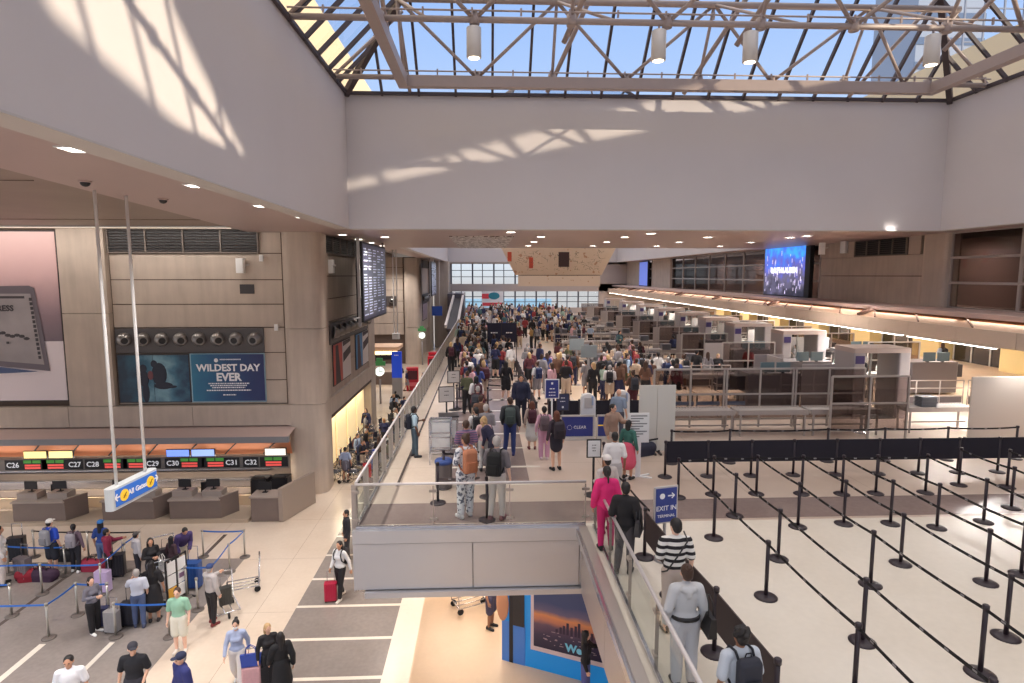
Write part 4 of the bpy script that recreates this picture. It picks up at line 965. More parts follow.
sign_stand((2.62, 20.2, DK), 0, 'dark blue sign with white print beside the white kiosk', .45, .6, .75, mat('navy_sign', (62, 66, 96), .5), [('~abcde', .05, 1.2), ('~abcdefg', .05, 1.08), ('~a', .12, .88)], DARKG, DARKG)
def mk_kiosk():
    t = empty('biometric_kiosk', (0, 0, 0)); mb = MB(); out = []
    for k in range(9): a = PI*k/8; out.append((.24*math.cos(a), 1.25+.18*math.sin(a)))
    prof = [(-.26, 0), (.26, 0)]+out
    n = len(prof)
    v0 = [(x, -.12, z) for x, z in prof]; v1 = [(x, .12, z) for x, z in prof]
    mb.poly(v0); mb.poly(v1[::-1])
    for i in range(n): j = (i+1) % n; mb.poly([v0[i], v1[i], v1[j], v0[j]])
    mb.build('body', WHITE, t); MB().box((-.14, -.13, .95), (.14, -.12, 1.3)).build('screen', LGREY, t); MB().box((.1, -.13, 1.05), (.16, -.121, 1.35)).build('accent', mat('pale_blue', (150, 180, 225), .4), t); return t
kio = Proto(mk_kiosk)
kio((3.42, 19.8, DK), 0, 'white rounded kiosk behind the wide blue ring logo panel', 'kiosk'); kio((4.7, 20.3, DK), 0, 'white rounded kiosk behind the man in the tan jacket', 'kiosk')
def mk_monpole():
    t = empty('monitor_stand', (0, 0, 0)); MB().lathe([(.25, 0), (.25, .02), (.05, .05)], seg=14).cyl((0, 0, .04), (0, 0, 2.2), .06).build('pole', GREY, t)
    MB().box((-.36, -.08, 1.75), (.36, -.03, 2.3)).build('monitor', mat('mon_grey', (140, 148, 150), .4), t); return t
mpo = Proto(mk_monpole)
mpo(at(588, 396), 0, 'grey screen on a tall pole in the crowd, nearer one', 'monitor'); mpo(at(576, 385), 0, 'grey screen on a tall pole in the crowd, farther one', 'monitor')
# ---- glass balustrades
def balustrade(a, b, z0, label, n, posts='flat', hrail=1.02):
    a = Vector(a); b = Vector(b); t = empty('glass_balustrade', (a.x, a.y, z0), 0, label, 'balustrade'); d = b-a; L = d.length; u = d/L; s = Vector((-u.y, u.x))
    U = lambda q, o=0, z=0: Vector((u.x*q+s.x*o, u.y*q+s.y*o, z))
    MB().tube([U(0, 0, hrail), U(L, 0, hrail)], .03, 10).build('handrail', mat('rail_steel', (206, 200, 200), .4, metal=.3), t)
    for k in range(n):
        q0, q1 = L*k/n+.03, L*(k+1)/n-.03; MB().bar(U(q0, 0, .52), U(q1, 0, .52), .014, .86).build('glass_panel', GLASS, t)
    pm = mat('post_steel', (176, 164, 156), .4, metal=.3)
    for k in range(n+1):
        q = L*k/n
        if posts == 'flat': MB().bar(U(q, .03, 0), U(q, .03, hrail-.04), .13, .03, tuple(U(1, 0, 0))).build('post', pm, t)
        else:
            m = MB().bar(U(q, .04, -.1), U(q, .04, hrail-.06), .05, .02, tuple(U(1, 0, 0)))
            for z in (.2, .82): m.bar(U(q-.08, .02, z), U(q+.08, .02, z), .05, .05)
            m.build('post', pm, t)
    MB().bar(U(0, 0, .05), U(L, 0, .05), .05, .06).build('base_channel', STAIN, t)
    return t
balustrade((-2.78, 12.36), (2.12, 12.36), DK+.02, 'clear glass balustrade across the front edge of the deck', 3, 'thin', .99)
balustrade((-2.78, 12.42), (-2.78, 61), DK, 'long glass balustrade with steel posts along the left deck edge', 40)
balustrade((2.28, 12.3), (2.28, 3.0), DK, 'glass balustrade with round clamps along the escalator side queue', 6, 'thin', 1.04)
# ================================================================ LEFT LOWER QUEUE (silver posts, blue belts)
g = {'F1': (35, 557), 'F2': (89, 558), 'F3': (141, 558), 'A1': (9, 574), 'A2': (66, 575), 'B1': (42.5, 594), 'B2': (102, 594), 'B3': (126, 571), 'C1': (49, 638), 'C2': (78, 615), 'C3': (109, 615), 'C4': (12, 616), 'D1': (116, 637), 'D2': (170, 637),
     'E1': (203.6, 557), 'E2': (245, 557), 'E3': (230, 572), 'E4': (213, 596), 'E5': (187, 597), 'G': (198, 610)}
lab = {'F1': 'far left, behind the white cap man', 'F2': 'between the mauve top woman and the blue cap', 'F3': 'behind the man in the grey sweater', 'A1': 'at the picture edge beside the tall black case', 'A2': 'between white cap man and mauve top woman', 'B1': 'in front of the red duffel bag', 'B2': 'beside the pale lilac suitcase', 'B3': 'between the maroon jacket and the grey sweater',
       'C1': 'nearest at the left, corner of the belt', 'C2': 'left of the grey cardigan woman', 'C3': 'behind the grey cardigan woman', 'C4': 'near the picture edge, lower left', 'D1': 'in front of the grey suitcase', 'D2': 'beside the mint green T-shirt man',
       'E1': 'far left corner of the open belt square', 'E2': 'far right corner of the open belt square', 'E3': 'right side of the open belt square', 'E4': 'hidden behind the grey hoodie traveller', 'E5': 'beside the dark blue ribbed suitcase', 'G': 'left of the grey hoodie traveller'}
ends = {'F1': ['F2'], 'F2': ['F3'], 'A1': ['A2'], 'B1': ['B2'], 'B2': ['B3'], 'B3': ['F3'], 'C1': ['C2'], 'C2': ['C3'], 'D1': ['D2'], 'E1': ['E2'], 'E2': ['E3'], 'E3': ['E4'], 'E4': ['E5']}
def L0(k): return at(g[k][0], g[k][1], 0)
for k in g:
    p = L0(k); t = sp_(p, 0, 'silver belt post of the lower queue, %s' % lab[k], 'stanchion', 'silver queue posts')
    for e in ends.get(k, []): q_ = L0(e); belt(t, (q_.x-p.x, q_.y-p.y), .93, BLUE if k[0] != 'F' else BELT, False)
    if k in ('A1', 'B1', 'C1', 'C4'): belt(t, (-3.2, .1), .93, BLUE, False)
# leaning price boards in the queue
ra_, rb_ = at(168, 607, 0), at(188, 595, 0); rd_ = rb_-ra_
t = empty('notice_rack', tuple(ra_), math.atan2(rd_.y, rd_.x), 'black rack with white and orange notices behind the mint T-shirt man', 'notice rack')
MB().bar((0, 0, 0), (0, 0, 1.9), .05, .05).bar((.8, 0, 0), (.8, 0, 1.95), .05, .05).bar((1.6, 0, 0), (1.6, 0, 1.95), .05, .05).bar((0, 0, 1.9), (1.6, 0, 1.9), .05, .05).box((-.05, -.3, 0), (.05, .3, .05)).box((1.55, -.3, 0), (1.65, .3, .05)).build('frame', BLACK, t)
mb = MB().use(WHITE)
for x in (.08, .88):
    for z in (1.3, .75): mb.box((x, -.03, z), (x+.62, -.01, z+.5))
mb.box((.88, -.03, .2), (1.5, -.01, .7)); mb.use(mat('notice_orange', (226, 170, 70), .6)).box((.08, -.03, .2), (.7, -.01, .7)); mb.use(mat('notice_purple', (120, 90, 120), .6)).box((.95, -.035, .95), (1.4, -.03, 1.15)); mb.build('notice', None, t)
t.scale = (rd_.length/1.6, 1, .72)
# ================================================================ BAY TWO THINGS
def mk_box_sign(c1, w, h, name='totem'):
    t = empty('advertising_totem', (0, 0, 0)); MB().box((-w/2, -.2, 0), (w/2, .2, h*.45)).build('base', GREY, t); MB().box((-w/2, -.2, h*.45), (w/2, .2, h)).build('panel', c1, t); return t
t = mk_box_sign(mat('totem_blue', (36, 76, 200), .4, emit=(30, 70, 210), estr=.2), .95, 3.55); t.location = (-6.95, 46.5, 0); t.scale = (.8, .8, 1.04); tag(t, 'tall bright blue totem sign on the lower floor by the far left balustrade', 'totem'); text('~abcdefg', .11, (0, -.21, 3.3), FRONT, TW, t)
for (x, y, z, l) in ((-7.95, 44.6, 2.45, 'white clock face sign with green top, nearer by the blue totem'), (-6.85, 64, 3.2, 'white clock face sign with green top, farther along the left wall')):
    t = empty('clock_sign', (x, y, 0), 0, l, 'sign'); MB().cyl((0, .05, 0), (0, .05, z-.6), .07).build('pole', GREY, t)
    MB().cyl((0, -.1, z), (0, .1, z), .33, 24).build('clock_face', mat('clock_white', (240, 248, 240), .5, emit=(240, 250, 240), estr=1.1), t)
    MB().box((-.42, -.1, z+.45), (.42, .1, z+.75)).prism([(-.22, -.1), (.22, -.1), (.22, .1), (-.22, .1)], z+.75, z+1.0).build('green_top', mat('green_top', (80, 140, 90), .5, emit=(60, 150, 70), estr=.15), t)
    MB().bar((0, -.12, z), (0, -.12, z+.36), .03, .05).bar((0, -.12, z), (.25, -.12, z), .03, .05).build('hand', BLACK, t)
def mk_vend(c):
    t = empty('vending_machine', (0, 0, 0)); MB().box((-.5, -.4, 0), (.5, .4, 1.9), .06).build('body', c, t); MB().box((-.4, -.42, .95), (.4, -.4, 1.7)).build('screen', mat('vend_dark', (80, 30, 40), .3), t); MB().box((-.4, -.43, .4), (.4, -.4, .7)).build('tray', mat('vend_pink', (220, 110, 120), .5), t); return t
vm = Proto(lambda: mk_vend(mat('vend_red', (186, 32, 52), .4)))
vm((-6.2, 50, 0), .1, 'red self service machine right of the blue totem', 'machine', 'red machines'); vm((-5.1, 57, 0), .1, 'red machine farther along the left balustrade, front one', 'machine', 'red machines'); vm((-5.3, 60, 0), .1, 'red machine farther along the left balustrade, behind another', 'machine', 'red machines')
t = empty('checkin_canopy', (-10.2, 52, 0), 0, 'small check-in island canopy with glowing strip in the second bay', 'canopy')
MB().box((-2, 0, 3.1), (2.6, 3, 3.4), .2).build('roof', COVE, t); MB().box((-1.9, -.05, 2.75), (2.5, 0, 3.05)).build('light_strip', mat('warm_strip', (255, 220, 150), .5, emit=(255, 216, 140), estr=3), t); MB().box((-1.9, -.02, 2.3), (2.5, .1, 2.7)).build('sign_band', BLACK, t)
MB().box((-1.8, .4, 0), (-1.6, .6, 3.1)).box((2.2, .4, 0), (2.4, .6, 3.1)).box((-1.8, .6, 0), (2.4, 1.2, 1.1)).build('counter_body', LAM, t)
t = empty('hanging_sign', (-5.7, 70, 0), 0, 'small blue hanging sign far along the left side', 'sign'); MB().box((-.6, 0, 4.9), (.6, .15, 6.0)).build('board', mat('hs_blue', (40, 80, 170), .5), t); MB().cyl((-.3, .07, 6), (-.3, .07, 11.4), .03).cyl((.3, .07, 6), (.3, .07, 11.4), .03).build('rod', WHITE, t)
# diagonal white escalator balustrade at the far left
t = empty('far_escalator', (-3.0, 0, 0), 0, 'pale sloping escalator side at the far left end of the deck', 'escalator')
MB().bar((0, 62, 4.3), (0, 80, 7.2), .25, .35).bar((-1.2, 62, 4.3), (-1.2, 80, 7.2), .25, .35).build('side_rail', mat('esc_pale', (214, 204, 200), .4), t); MB().bar((-.6, 62, 3.9), (-.6, 80, 6.8), 1.0, .3).build('step_band', DARKG, t)
# ---- advertising wall under the deck
A = Vector((.36, 14.1)); B = Vector((2.95, 12.88)); d = (B-A).normalized(); ang = math.atan2(d.y, d.x)
t = empty('advertising_wall', (A.x, A.y, 0), ang, 'bright blue advertising wall with city skyline picture under the deck', 'advertisement')
W = 5.2; CY_ = mat('ad_cyan', (28, 148, 226), .4, emit=(28, 140, 220), estr=.12)
MB().box((0, 0, 0), (W, .3, 2.6)).build('wall_panel', CY_, t)
MB().box((0, -.012, 0), (.62, 0, 1.06)).build('side_panel', mat('ad_blue', (76, 138, 224), .4), t); MB().box((.2, -.02, 0), (.3, -.012, 2.0)).build('stripe', BLACK, t)
MB().box((.3, -.02, 1.0), (.6, -.012, 2.6)).build('dark_picture', mat('ad_dark', (44, 40, 44), .4), t); MB().ell((.02, -.02, 1.5), .17, .015, .45).build('portrait_oval', mat('ad_skin', (206, 146, 110), .5), t)
MB().box((.78, -.04, .5), (3.6, 0, 2.6)).build('picture_frame', mat('ad_frame', (226, 206, 206), .4), t)
SUN_ = shade('city_picture', [(0, (34, 30, 54)), (.32, (66, 56, 84)), (.5, (110, 84, 104)), (.6, (206, 130, 104)), (.72, (230, 150, 96)), (.82, (110, 100, 130)), (1, (66, 80, 124))], None, 'Z', .55, 1.8, .25)
MB().box((.86, -.05, .62), (3.55, -.04, 2.6)).build('picture', SUN_, t)
mb = MB(); rnd = random.Random(9); mb.use(mat('city_dark', (62, 46, 70), .5))
for x, h in ((1.55, .22), (1.63, .3), (1.72, .42), (1.82, .3), (1.92, .38), (2.0, .5), (2.1, .3), (2.2, .34), (1.45, .12), (2.32, .26), (2.5, .3)): mb.box((x-.03, -.058, 1.1), (x+.03, -.05, 1.1+h*.7))
mb.use(mat('city_lights', (170, 150, 160), .5))
for k in range(50): x = rnd.uniform(.9, 3.3); z = rnd.uniform(.75, 1.1); mb.box((x, -.058, z), (x+rnd.uniform(.02, .1), -.051, z+.015))
mb.build('skyline', None, t); text('Wel', .26, (1.9, -.06, .78), FRONT, mat('ad_light', (130, 214, 240), .4), t, bold=.012)
# luggage trolley under the deck
def mk_trolley():
    t = empty('luggage_trolley', (0, 0, 0)); mb = MB()
    mb.tube([(-.3, -.45, .2), (.3, -.45, .2)], .02).tube([(-.3, .45, .2), (.3, .45, .2)], .02).tube([(-.3, -.45, .2), (-.3, .45, .2), (-.3, .5, 1.0)], .02).tube([(.3, -.45, .2), (.3, .45, .2), (.3, .5, 1.0)], .02).tube([(-.3, .5, 1.0), (.3, .5, 1.0)], .025).tube([(-.1, -.45, .2), (-.1, .45, .2)], .015).tube([(.1, -.45, .2), (.1, .45, .2)], .015)
    mb.build('frame', STAIN, t)
    for x, y in ((-.27, .4), (.27, .4), (0, -.42)): MB().cyl((x-.02, y, .09), (x+.02, y, .09), .09, 14).build('wheel', RUBBER, t)
    return t
tro = Proto(mk_trolley)
p = at(470, 607, 0); tro((p.x, p.y, 0), 2.0, 'steel luggage trolley on the warm floor below the deck edge', 'luggage trolley')
p = at(238, 597, 0); tro((p.x, p.y+.4, 0), -1.2, 'luggage trolley beyond the grey hoodie traveller', 'luggage trolley')
# ================================================================ PEOPLE
def cap(mb, a, b, ra, rb, flat=1., xf=None, seg=14):
    a = Vector(a); b = Vector(b); d = b-a; L = d.length or 1e-4; u = d/L
    e1 = u.orthogonal().normalized() if abs(u.z) < .9 else (Vector((1, 0, 0))-u*u.x).normalized(); e2 = u.cross(e1)
    pr_ = []
    for k in range(5): t = -PI/2+PI/2*k/5; pr_.append((ra*math.sin(t), ra*math.cos(t)))
    for k in range(4): pr_.append((L*k/3, ra+(rb-ra)*k/3))
    for k in range(1, 6): t = PI/2*k/5; pr_.append((L+rb*math.sin(t), rb*math.cos(t)))
    base = None; n0 = len(mb.v); first = n0
    for q, r in pr_:
        c = a+u*q; r = max(r, .0008)
        for i in range(seg):
            t = 2*PI*i/seg; o = e1*(r*math.cos(t))+e2*(r*math.sin(t)); o.y *= flat; p = c+o
            mb.v.append(tuple(xf(p)) if xf else tuple(p))
    m = len(pr_)
    for i in range(m-1):
        for k in range(seg): j = (k+1) % seg; mb.face((n0+i*seg+k, n0+i*seg+j, n0+(i+1)*seg+j, n0+(i+1)*seg+k), True)
    mb.face([n0+k for k in range(seg)][::-1]); mb.face([n0+(m-1)*seg+k for k in range(seg)])
def ell(mb, c, rx, ry, rz, xf=None, rot=None, seg=14, rings=10):
    n = len(mb.v); q = MB(); q.ell(c, rx, ry, rz, seg, rings, rot)
    mb.v += [tuple(xf(Vector(p))) if xf else p for p in q.v]
    for f in q.f: mb.face([n+i for i in f], True)
def fuse(name, mb, vox, it=4):
    me = bpy.data.meshes.new(name+'_src'); me.from_pydata(mb.v, [], mb.f); me.update()
    o = bpy.data.objects.new('src', me); TMP.collection.objects.link(o)
    r = o.modifiers.new('r', 'REMESH'); r.mode = 'VOXEL'; r.voxel_size = vox; r.use_smooth_shade = True
    s = o.modifiers.new('s', 'SMOOTH'); s.factor = .5; s.iterations = it
    out = bake(o); out.name = name
    bpy.data.objects.remove(o); bpy.data.meshes.remove(me)
    out.polygons.foreach_set('use_smooth', [True]*len(out.polygons)); out.materials.clear(); out.materials.append(None)
    return out
A_ = dict(
 stand=dict(arm=[((.245, .03, 1.14), (.26, -.05, .9))]*2, leg=[((.1, -.01, .5), (.105, .02))]*2),
 stand2=dict(arm=[((.24, .05, 1.15), (.2, -.1, .93)), ((.25, .02, 1.14), (.28, -.02, .89))], leg=[((.11, -.02, .5), (.15, -.04)), ((.1, .01, .5), (.1, .05))], hy=.5),
 phone=dict(arm=[((.23, .02, 1.16), (.06, -.26, 1.2))]*2, leg=[((.1, -.01, .5), (.12, .02)), ((.1, -.02, .5), (.1, -.04))], hy=-.2),
 phone1=dict(arm=[((.24, .03, 1.15), (.1, -.27, 1.22)), ((.245, .03, 1.14), (.26, -.05, .9))], leg=[((.1, -.01, .5), (.13, .03)), ((.1, -.02, .5), (.1, -.03))], hy=.3),
 walk=dict(arm=[((.24, .1, 1.15), (.25, .1, .91)), ((.24, -.04, 1.15), (.25, -.2, .95))], leg=[((.1, -.16, .52), (.09, -.26)), ((.1, .02, .5), (.09, .3))]),
 walk2=dict(arm=[((.24, -.04, 1.15), (.24, -.18, .95)), ((.24, .1, 1.15), (.25, .08, .91))], leg=[((.1, .03, .5), (.09, .22)), ((.1, -.12, .52), (.1, -.2))], hy=-.4),
 hips=dict(arm=[((.36, .08, 1.18), (.18, -.08, 1.04))]*2, leg=[((.12, -.01, .5), (.17, .02))]*2),
 cross=dict(arm=[((.23, -.02, 1.15), (-.07, -.2, 1.17)), ((.23, -.02, 1.17), (-.09, -.19, 1.22))], leg=[((.11, -.01, .5), (.13, .02))]*2, hy=.2),
 pull=dict(arm=[((.25, .1, 1.16), (.3, .12, .9)), ((.24, .0, 1.14), (.22, -.14, .95))], leg=[((.1, -.1, .51), (.1, -.16)), ((.1, .03, .5), (.1, .2))], hy=.1),
 reach=dict(arm=[((.25, -.14, 1.24), (.2, -.4, 1.28)), ((.24, .02, 1.14), (.24, -.06, .9))], leg=[((.1, -.03, .5), (.11, -.05)), ((.1, .01, .5), (.11, .06))], hy=.4),
 bent=dict(arm=[((.22, -.08, 1.14), (.14, -.3, 1.02)), ((.22, -.08, 1.14), (.16, -.28, .98))], leg=[((.1, -.03, .5), (.11, -.02)), ((.1, .01, .5), (.11, .06))], lean=34),
 sit=dict(arm=[((.24, .02, 1.14), (.18, -.22, 1.02))]*2, leg=[((.12, -.44, .96), (.13, -.42)), ((.12, -.44, .96), (.13, -.4))], sit=True),
)
MESH = {}
def part_mesh(pose, kind, sex, coarse=False):
    key = (pose, kind, sex, coarse)
    if key in MESH: return MESH[key]
    D = A_[pose]; mb = MB(); hy = D.get('hy', 0); sit = D.get('sit'); f = sex == 'f'
    dz = -.44 if sit else 0
    lean = R(D.get('lean', 0)); pv = Vector((0, 0, .98))
    def up(p):
        p = Vector(p)
        if lean: q = p-pv; p = pv+Vector((q.x, q.y*math.cos(lean)-q.z*math.sin(lean), q.y*math.sin(lean)+q.z*math.cos(lean)))
        p.z += dz; return p
    def hd(p):
        p = Vector(p); q = p-Vector((0, .01, 0)); p = Vector((q.x*math.cos(hy)-q.y*math.sin(hy), q.x*math.sin(hy)+q.y*math.cos(hy)+.01, q.z)); return up(p)
    def lo(p): p = Vector(p); p.z += dz; return p
    sw = .165 if f else .185; wr = .118 if f else .138; hr = .165 if f else .155; cr = .148 if f else .165
    S2 = ((1, 0), (-1, 1))
    def torso(g, z0=.93, neck=True):
        cap(mb, (0, 0, z0+.03), (0, 0, 1.1), hr+g, wr+g, .66, up); cap(mb, (0, 0, 1.1), (0, 0, 1.3), wr+g, cr+g, .66, up); cap(mb, (0, 0, 1.3), (0, .01, 1.37), cr+g, cr-.03+g, .64, up)
        cap(mb, (-sw+.03, .01, 1.415), (sw-.03, .01, 1.415), .058+g*.8, .058+g*.8, 1, up)
        if f: cap(mb, (-.06, -.07, 1.28), (.06, -.07, 1.28), .055+g, .055+g, 1, up)
    def arms(g, frac=1.):
        for s, i in S2:
            e, w = D['arm'][i]; sh = Vector((s*sw, .01, 1.41)); e = Vector((s*e[0], e[1], e[2])); w = Vector((s*w[0], w[1], w[2]))
            if frac <= .6: cap(mb, sh, sh.lerp(e, frac/.6*.85), .052+g, .044+g+.01, 1, up)
            else: cap(mb, sh, e, .05+g, .04+g, 1, up); w2 = e.lerp(w, .93 if g else 1.); cap(mb, e, w2, .038+g, .027+g*.9, 1, up)
    def legs(g, to=1.):
        for s, i in S2:
            k, a = D['leg'][i]; hp = Vector((s*.09, 0, .93)); k = Vector((s*k[0], k[1], k[2])); an = Vector((s*a[0], a[1], .085 if not sit else .085+.44))
            if to < .6: cap(mb, hp, hp.lerp(k, to/.5), .09+g, .066+g+.012, 1, lo)
            else:
                cap(mb, hp, k, .088+g, .056+g, 1, lo); cap(mb, k, k.lerp(an, .35), .054+g, .054+g, 1, lo); cap(mb, k.lerp(an, .35), k.lerp(an, 1 if not g else .93), .054+g, .036+g*1.1, 1, lo)
    vox = .013
    if kind == 'body':
        vox = .009; torso(0); arms(0); legs(0)
        cap(mb, (0, .012, 1.42), (0, 0, 1.57), .056 if not f else .047, .05 if not f else .043, 1, hd)
        ell(mb, (0, 0, 1.642), .077, .096, .11, hd); ell(mb, (0, -.03, 1.578), .054, .062, .058, hd); ell(mb, (0, -.098, 1.612), .013, .022, .026, hd); ell(mb, (0, -.08, 1.655), .045, .02, .014, hd)
        ell(mb, (0, -.088, 1.572), .026, .012, .012, hd)
        for s in (1, -1): ell(mb, (s*.079, .008, 1.625), .012, .02, .032, hd)
        for s, i in S2:
            e, w = D['arm'][i]; e = Vector((s*e[0], e[1], e[2])); w = Vector((s*w[0], w[1], w[2])); d = (w-e).normalized(); n = Vector((-s, 0, 0)); n = (n-d*n.dot(d)).normalized(); sd = d.cross(n).normalized()
            if sd.y > 0: sd = -sd
            rot = Matrix((n, sd, d)).transposed(); ell(mb, w+d*.05, .017, .042, .052, up, rot)
            for q in range(4):
                b0 = w+d*.085+sd*((1.5-q)*.021); l = (.036, .042, .04, .032)[q]; m_ = b0+d*l+n*.006; tp = m_+(d*.55+n*.8).normalized()*l*.85; cap(mb, b0, m_, .0105, .0095, 1, up, 8); cap(mb, m_, tp, .0095, .0085, 1, up, 8)
            b0 = w+d*.03+sd*.035; m_ = b0+sd*.024+d*.03; cap(mb, b0, m_, .0125, .0105, 1, up, 8); cap(mb, m_, m_+d*.03+n*.012, .0105, .009, 1, up, 8)
            k, a = D['leg'][i]; az = .085 if not sit else .525
            cap(mb, (s*a[0], a[1], az-.03), (s*a[0]*1.1, a[1]-.13, az-.05), .036, .026, 1, lo)
    elif kind in ('shirt_long', 'shirt_short', 'jacket', 'hoodie', 'dress_top', 'vest'):
        g = {'jacket': .036, 'hoodie': .028}.get(kind, .018)
        torso(g, 1.0 if kind != 'jacket' else .95); arms(g, .6 if kind in ('shirt_short', 'dress_top') else 1.)
        if kind == 'vest': pass
        if kind in ('hoodie',): cap(mb, (-.06, .1, 1.45), (.06, .1, 1.45), .055, .055, 1, up); cap(mb, (0, .11, 1.42), (0, .12, 1.36), .06, .04, 1, up)
        if kind in ('jacket', 'hoodie'): cap(mb, (0, .012, 1.44), (0, .01, 1.48), .075, .066, 1, up)
    elif kind == 'trousers': cap(mb, (0, 0, .95), (0, 0, 1.03), hr+.014, wr+.024, .68, lo); legs(.02)
    elif kind == 'wide_trousers': cap(mb, (0, 0, .95), (0, 0, 1.03), hr+.016, wr+.026, .68, lo); legs(.034)
    elif kind == 'shorts': cap(mb, (0, 0, .95), (0, 0, 1.03), hr+.016, wr+.026, .68, lo); legs(.034, .45)
    elif kind == 'skirt': cap(mb, (0, 0, 1.03), (0, 0, .95), wr+.026, hr+.03, .7, lo); cap(mb, (0, 0, .95), (0, .01, .52), hr+.03, .25, .85, lo); vox = .016
    elif kind == 'short_skirt': cap(mb, (0, 0, 1.03), (0, 0, .95), wr+.026, hr+.03, .7, lo); cap(mb, (0, 0, .95), (0, .01, .72), hr+.03, .19, .85, lo); vox = .016
    elif kind == 'shoe':
        vox = .01; s, i = 1, 0
        cap(mb, (0, .045, .045), (0, -.15, .036), .047, .04, 1); cap(mb, (0, .03, .08), (0, -.03, .06), .045, .04, 1); 
    elif kind.startswith('hair'):
        vox = .01; ell(mb, (0, .014, 1.662), .087, .099, .102, hd); ell(mb, (0, .05, 1.62), .075, .06, .085, hd)
        if 'long' in kind: cap(mb, (0, .055, 1.6), (0, .085, 1.36), .08, .06, .6, hd); [cap(mb, (s*.075, .01, 1.64), (s*.085, .02, 1.42), .03, .028, 1, hd) for s in (1, -1)]
        if 'bob' in kind: cap(mb, (0, .05, 1.62), (0, .06, 1.52), .09, .08, .7, hd)
        if 'pony' in kind: ell(mb, (0, .12, 1.69), .03, .03, .03, hd); cap(mb, (0, .13, 1.68), (0, .16, 1.46), .03, .018, 1, hd)
        if 'bun' in kind: ell(mb, (0, .09, 1.745), .045, .045, .04, hd)
        if 'curly' in kind:
            for k in range(26): a = k*2.4; zz = 1.66+.1*((k*7) % 13)/13; r_ = .085*math.sqrt(max(.1, 1-((zz-1.66)/.12)**2)); ell(mb, (r_*math.cos(a), .03+r_*abs(math.sin(a))*1.0 if math.sin(a) > 0 else .02+r_*.6*math.sin(a), zz), .03, .03, .03, hd)
    elif kind == 'cap':
        vox = .008; ell(mb, (0, .008, 1.685), .094, .108, .088, hd); ell(mb, (0, -.12, 1.69), .07, .065, .012, hd)
    elif kind == 'eyes':
        for s in (1, -1): ell(mb, (s*.032, -.088, 1.638), .014, .012, .009, hd, seg=10, rings=6)
        me = mb.mesh('eyes', BLACK); MESH[key] = me; return me
    elif kind == 'mask':
        vox = .008; ell(mb, (0, -.068, 1.583), .056, .05, .046, hd)
    if kind == 'body' and False: pass
    if kind in ('skirt', 'short_skirt'): pass
    if coarse: vox = .034
    me = fuse(kind, mb, vox, (5 if kind not in ('body', 'eyes') else 2) if not coarse else 1)
    MESH[key] = me; return me
def tintmat(name, rough):
    m = bpy.data.materials.new(name); m.use_nodes = True; nt = m.node_tree; b = nt.nodes['Principled BSDF']; b.inputs['Roughness'].default_value = rough
    oi = nt.nodes.new('ShaderNodeObjectInfo'); nt.links.new(oi.outputs['Color'], b.inputs['Base Color']); return m
TINT = {'cloth': tintmat('fabric', .78), 'skin': tintmat('skin', .5), 'hair': tintmat('hair', .55)}
def tint(o, c, kind='cloth'):
    if o.data.materials[0] is None: o.data.materials[0] = TINT[kind]
    o.color = (*lin(c), 1)
def setm(o, m):
    if o.data.users > 1: o.data = o.data.copy()
    o.data.materials[0] = m
SK = [(222, 176, 150), (198, 148, 120), (160, 112, 84), (112, 76, 58), (232, 190, 168)]
HAIRC = {'black': (30, 26, 28), 'brown': (70, 48, 38), 'blond': (190, 156, 110), 'grey': (168, 162, 158), 'auburn': (104, 58, 40)}
def person(loc, h, rz, pose='stand', top=('shirt_short', (200, 200, 200)), bot=('trousers', (50, 54, 70)), hair=('hair_short', 'black'), sex='m', skin=0, shoes=(40, 38, 40), hat=None, label=None, group=None, mask=False, eyes=False, wide=1.):
    sc_ = h/1.752
    o = obj('person', part_mesh(pose, 'body', sex), None, loc, rz); o.scale = (sc_*wide, sc_*wide, sc_); tint(o, SK[skin], 'skin'); tag(o, label, 'person', group)
    def part(nm, kind, m):
        p = obj(nm, part_mesh(pose, kind, sex), o)
        if isinstance(m, tuple): tint(p, m, 'hair' if kind.startswith('hair') else 'cloth')
        else: p.data = p.data.copy(); p.data.materials[0] = m
        return p
    tn = {'shirt_long': 'shirt', 'shirt_short': 't_shirt', 'dress_top': 'dress', 'jacket': 'jacket', 'hoodie': 'hoodie'}
    if top: part(tn.get(top[0], 'shirt'), top[0], top[1])
    if bot: part(bot[0] if bot[0] != 'wide_trousers' else 'trousers', bot[0], bot[1])
    if hair: part('hair', hair[0], HAIRC[hair[1]])
    if hat: part('cap', 'cap', hat)
    if mask: part('face_mask', 'mask', (236, 236, 238))
    if eyes: p = obj('eyes', part_mesh(pose, 'eyes', sex), o)
    for s, i in ((1, 0), (-1, 1)):
        k, a = A_[pose]['leg'][i]; p = obj('shoe', part_mesh('stand', 'shoe', 'm'), o, (s*a[0], a[1], 0)); tint(p, shoes); p.rotation_euler.z = s*.15
    return o
def ploc(hx=None, hy=None, fx=None, fy=None, z=DK, h=None):
    """stand a person where the photo shows head and / or feet"""
    if fy is not None:
        p = at(fx if fx is not None else hx, fy, z)
        if hy is not None and h is None:
            best = 1.7; bd = 1e9
            for k in range(0, 41):
                q = 1.52+.01*k; v = Vector((p.x, p.y, z+q-CZ)); w = v.dot(FW); yy = CY-F*v.dot(UP)/w
                if abs(yy-hy) < bd: bd = abs(yy-hy); best = q
            h = best
        return p, h or 1.7
    h = h or 1.7; q = at(hx, hy, z+h); return Vector((q.x, q.y, z)), h
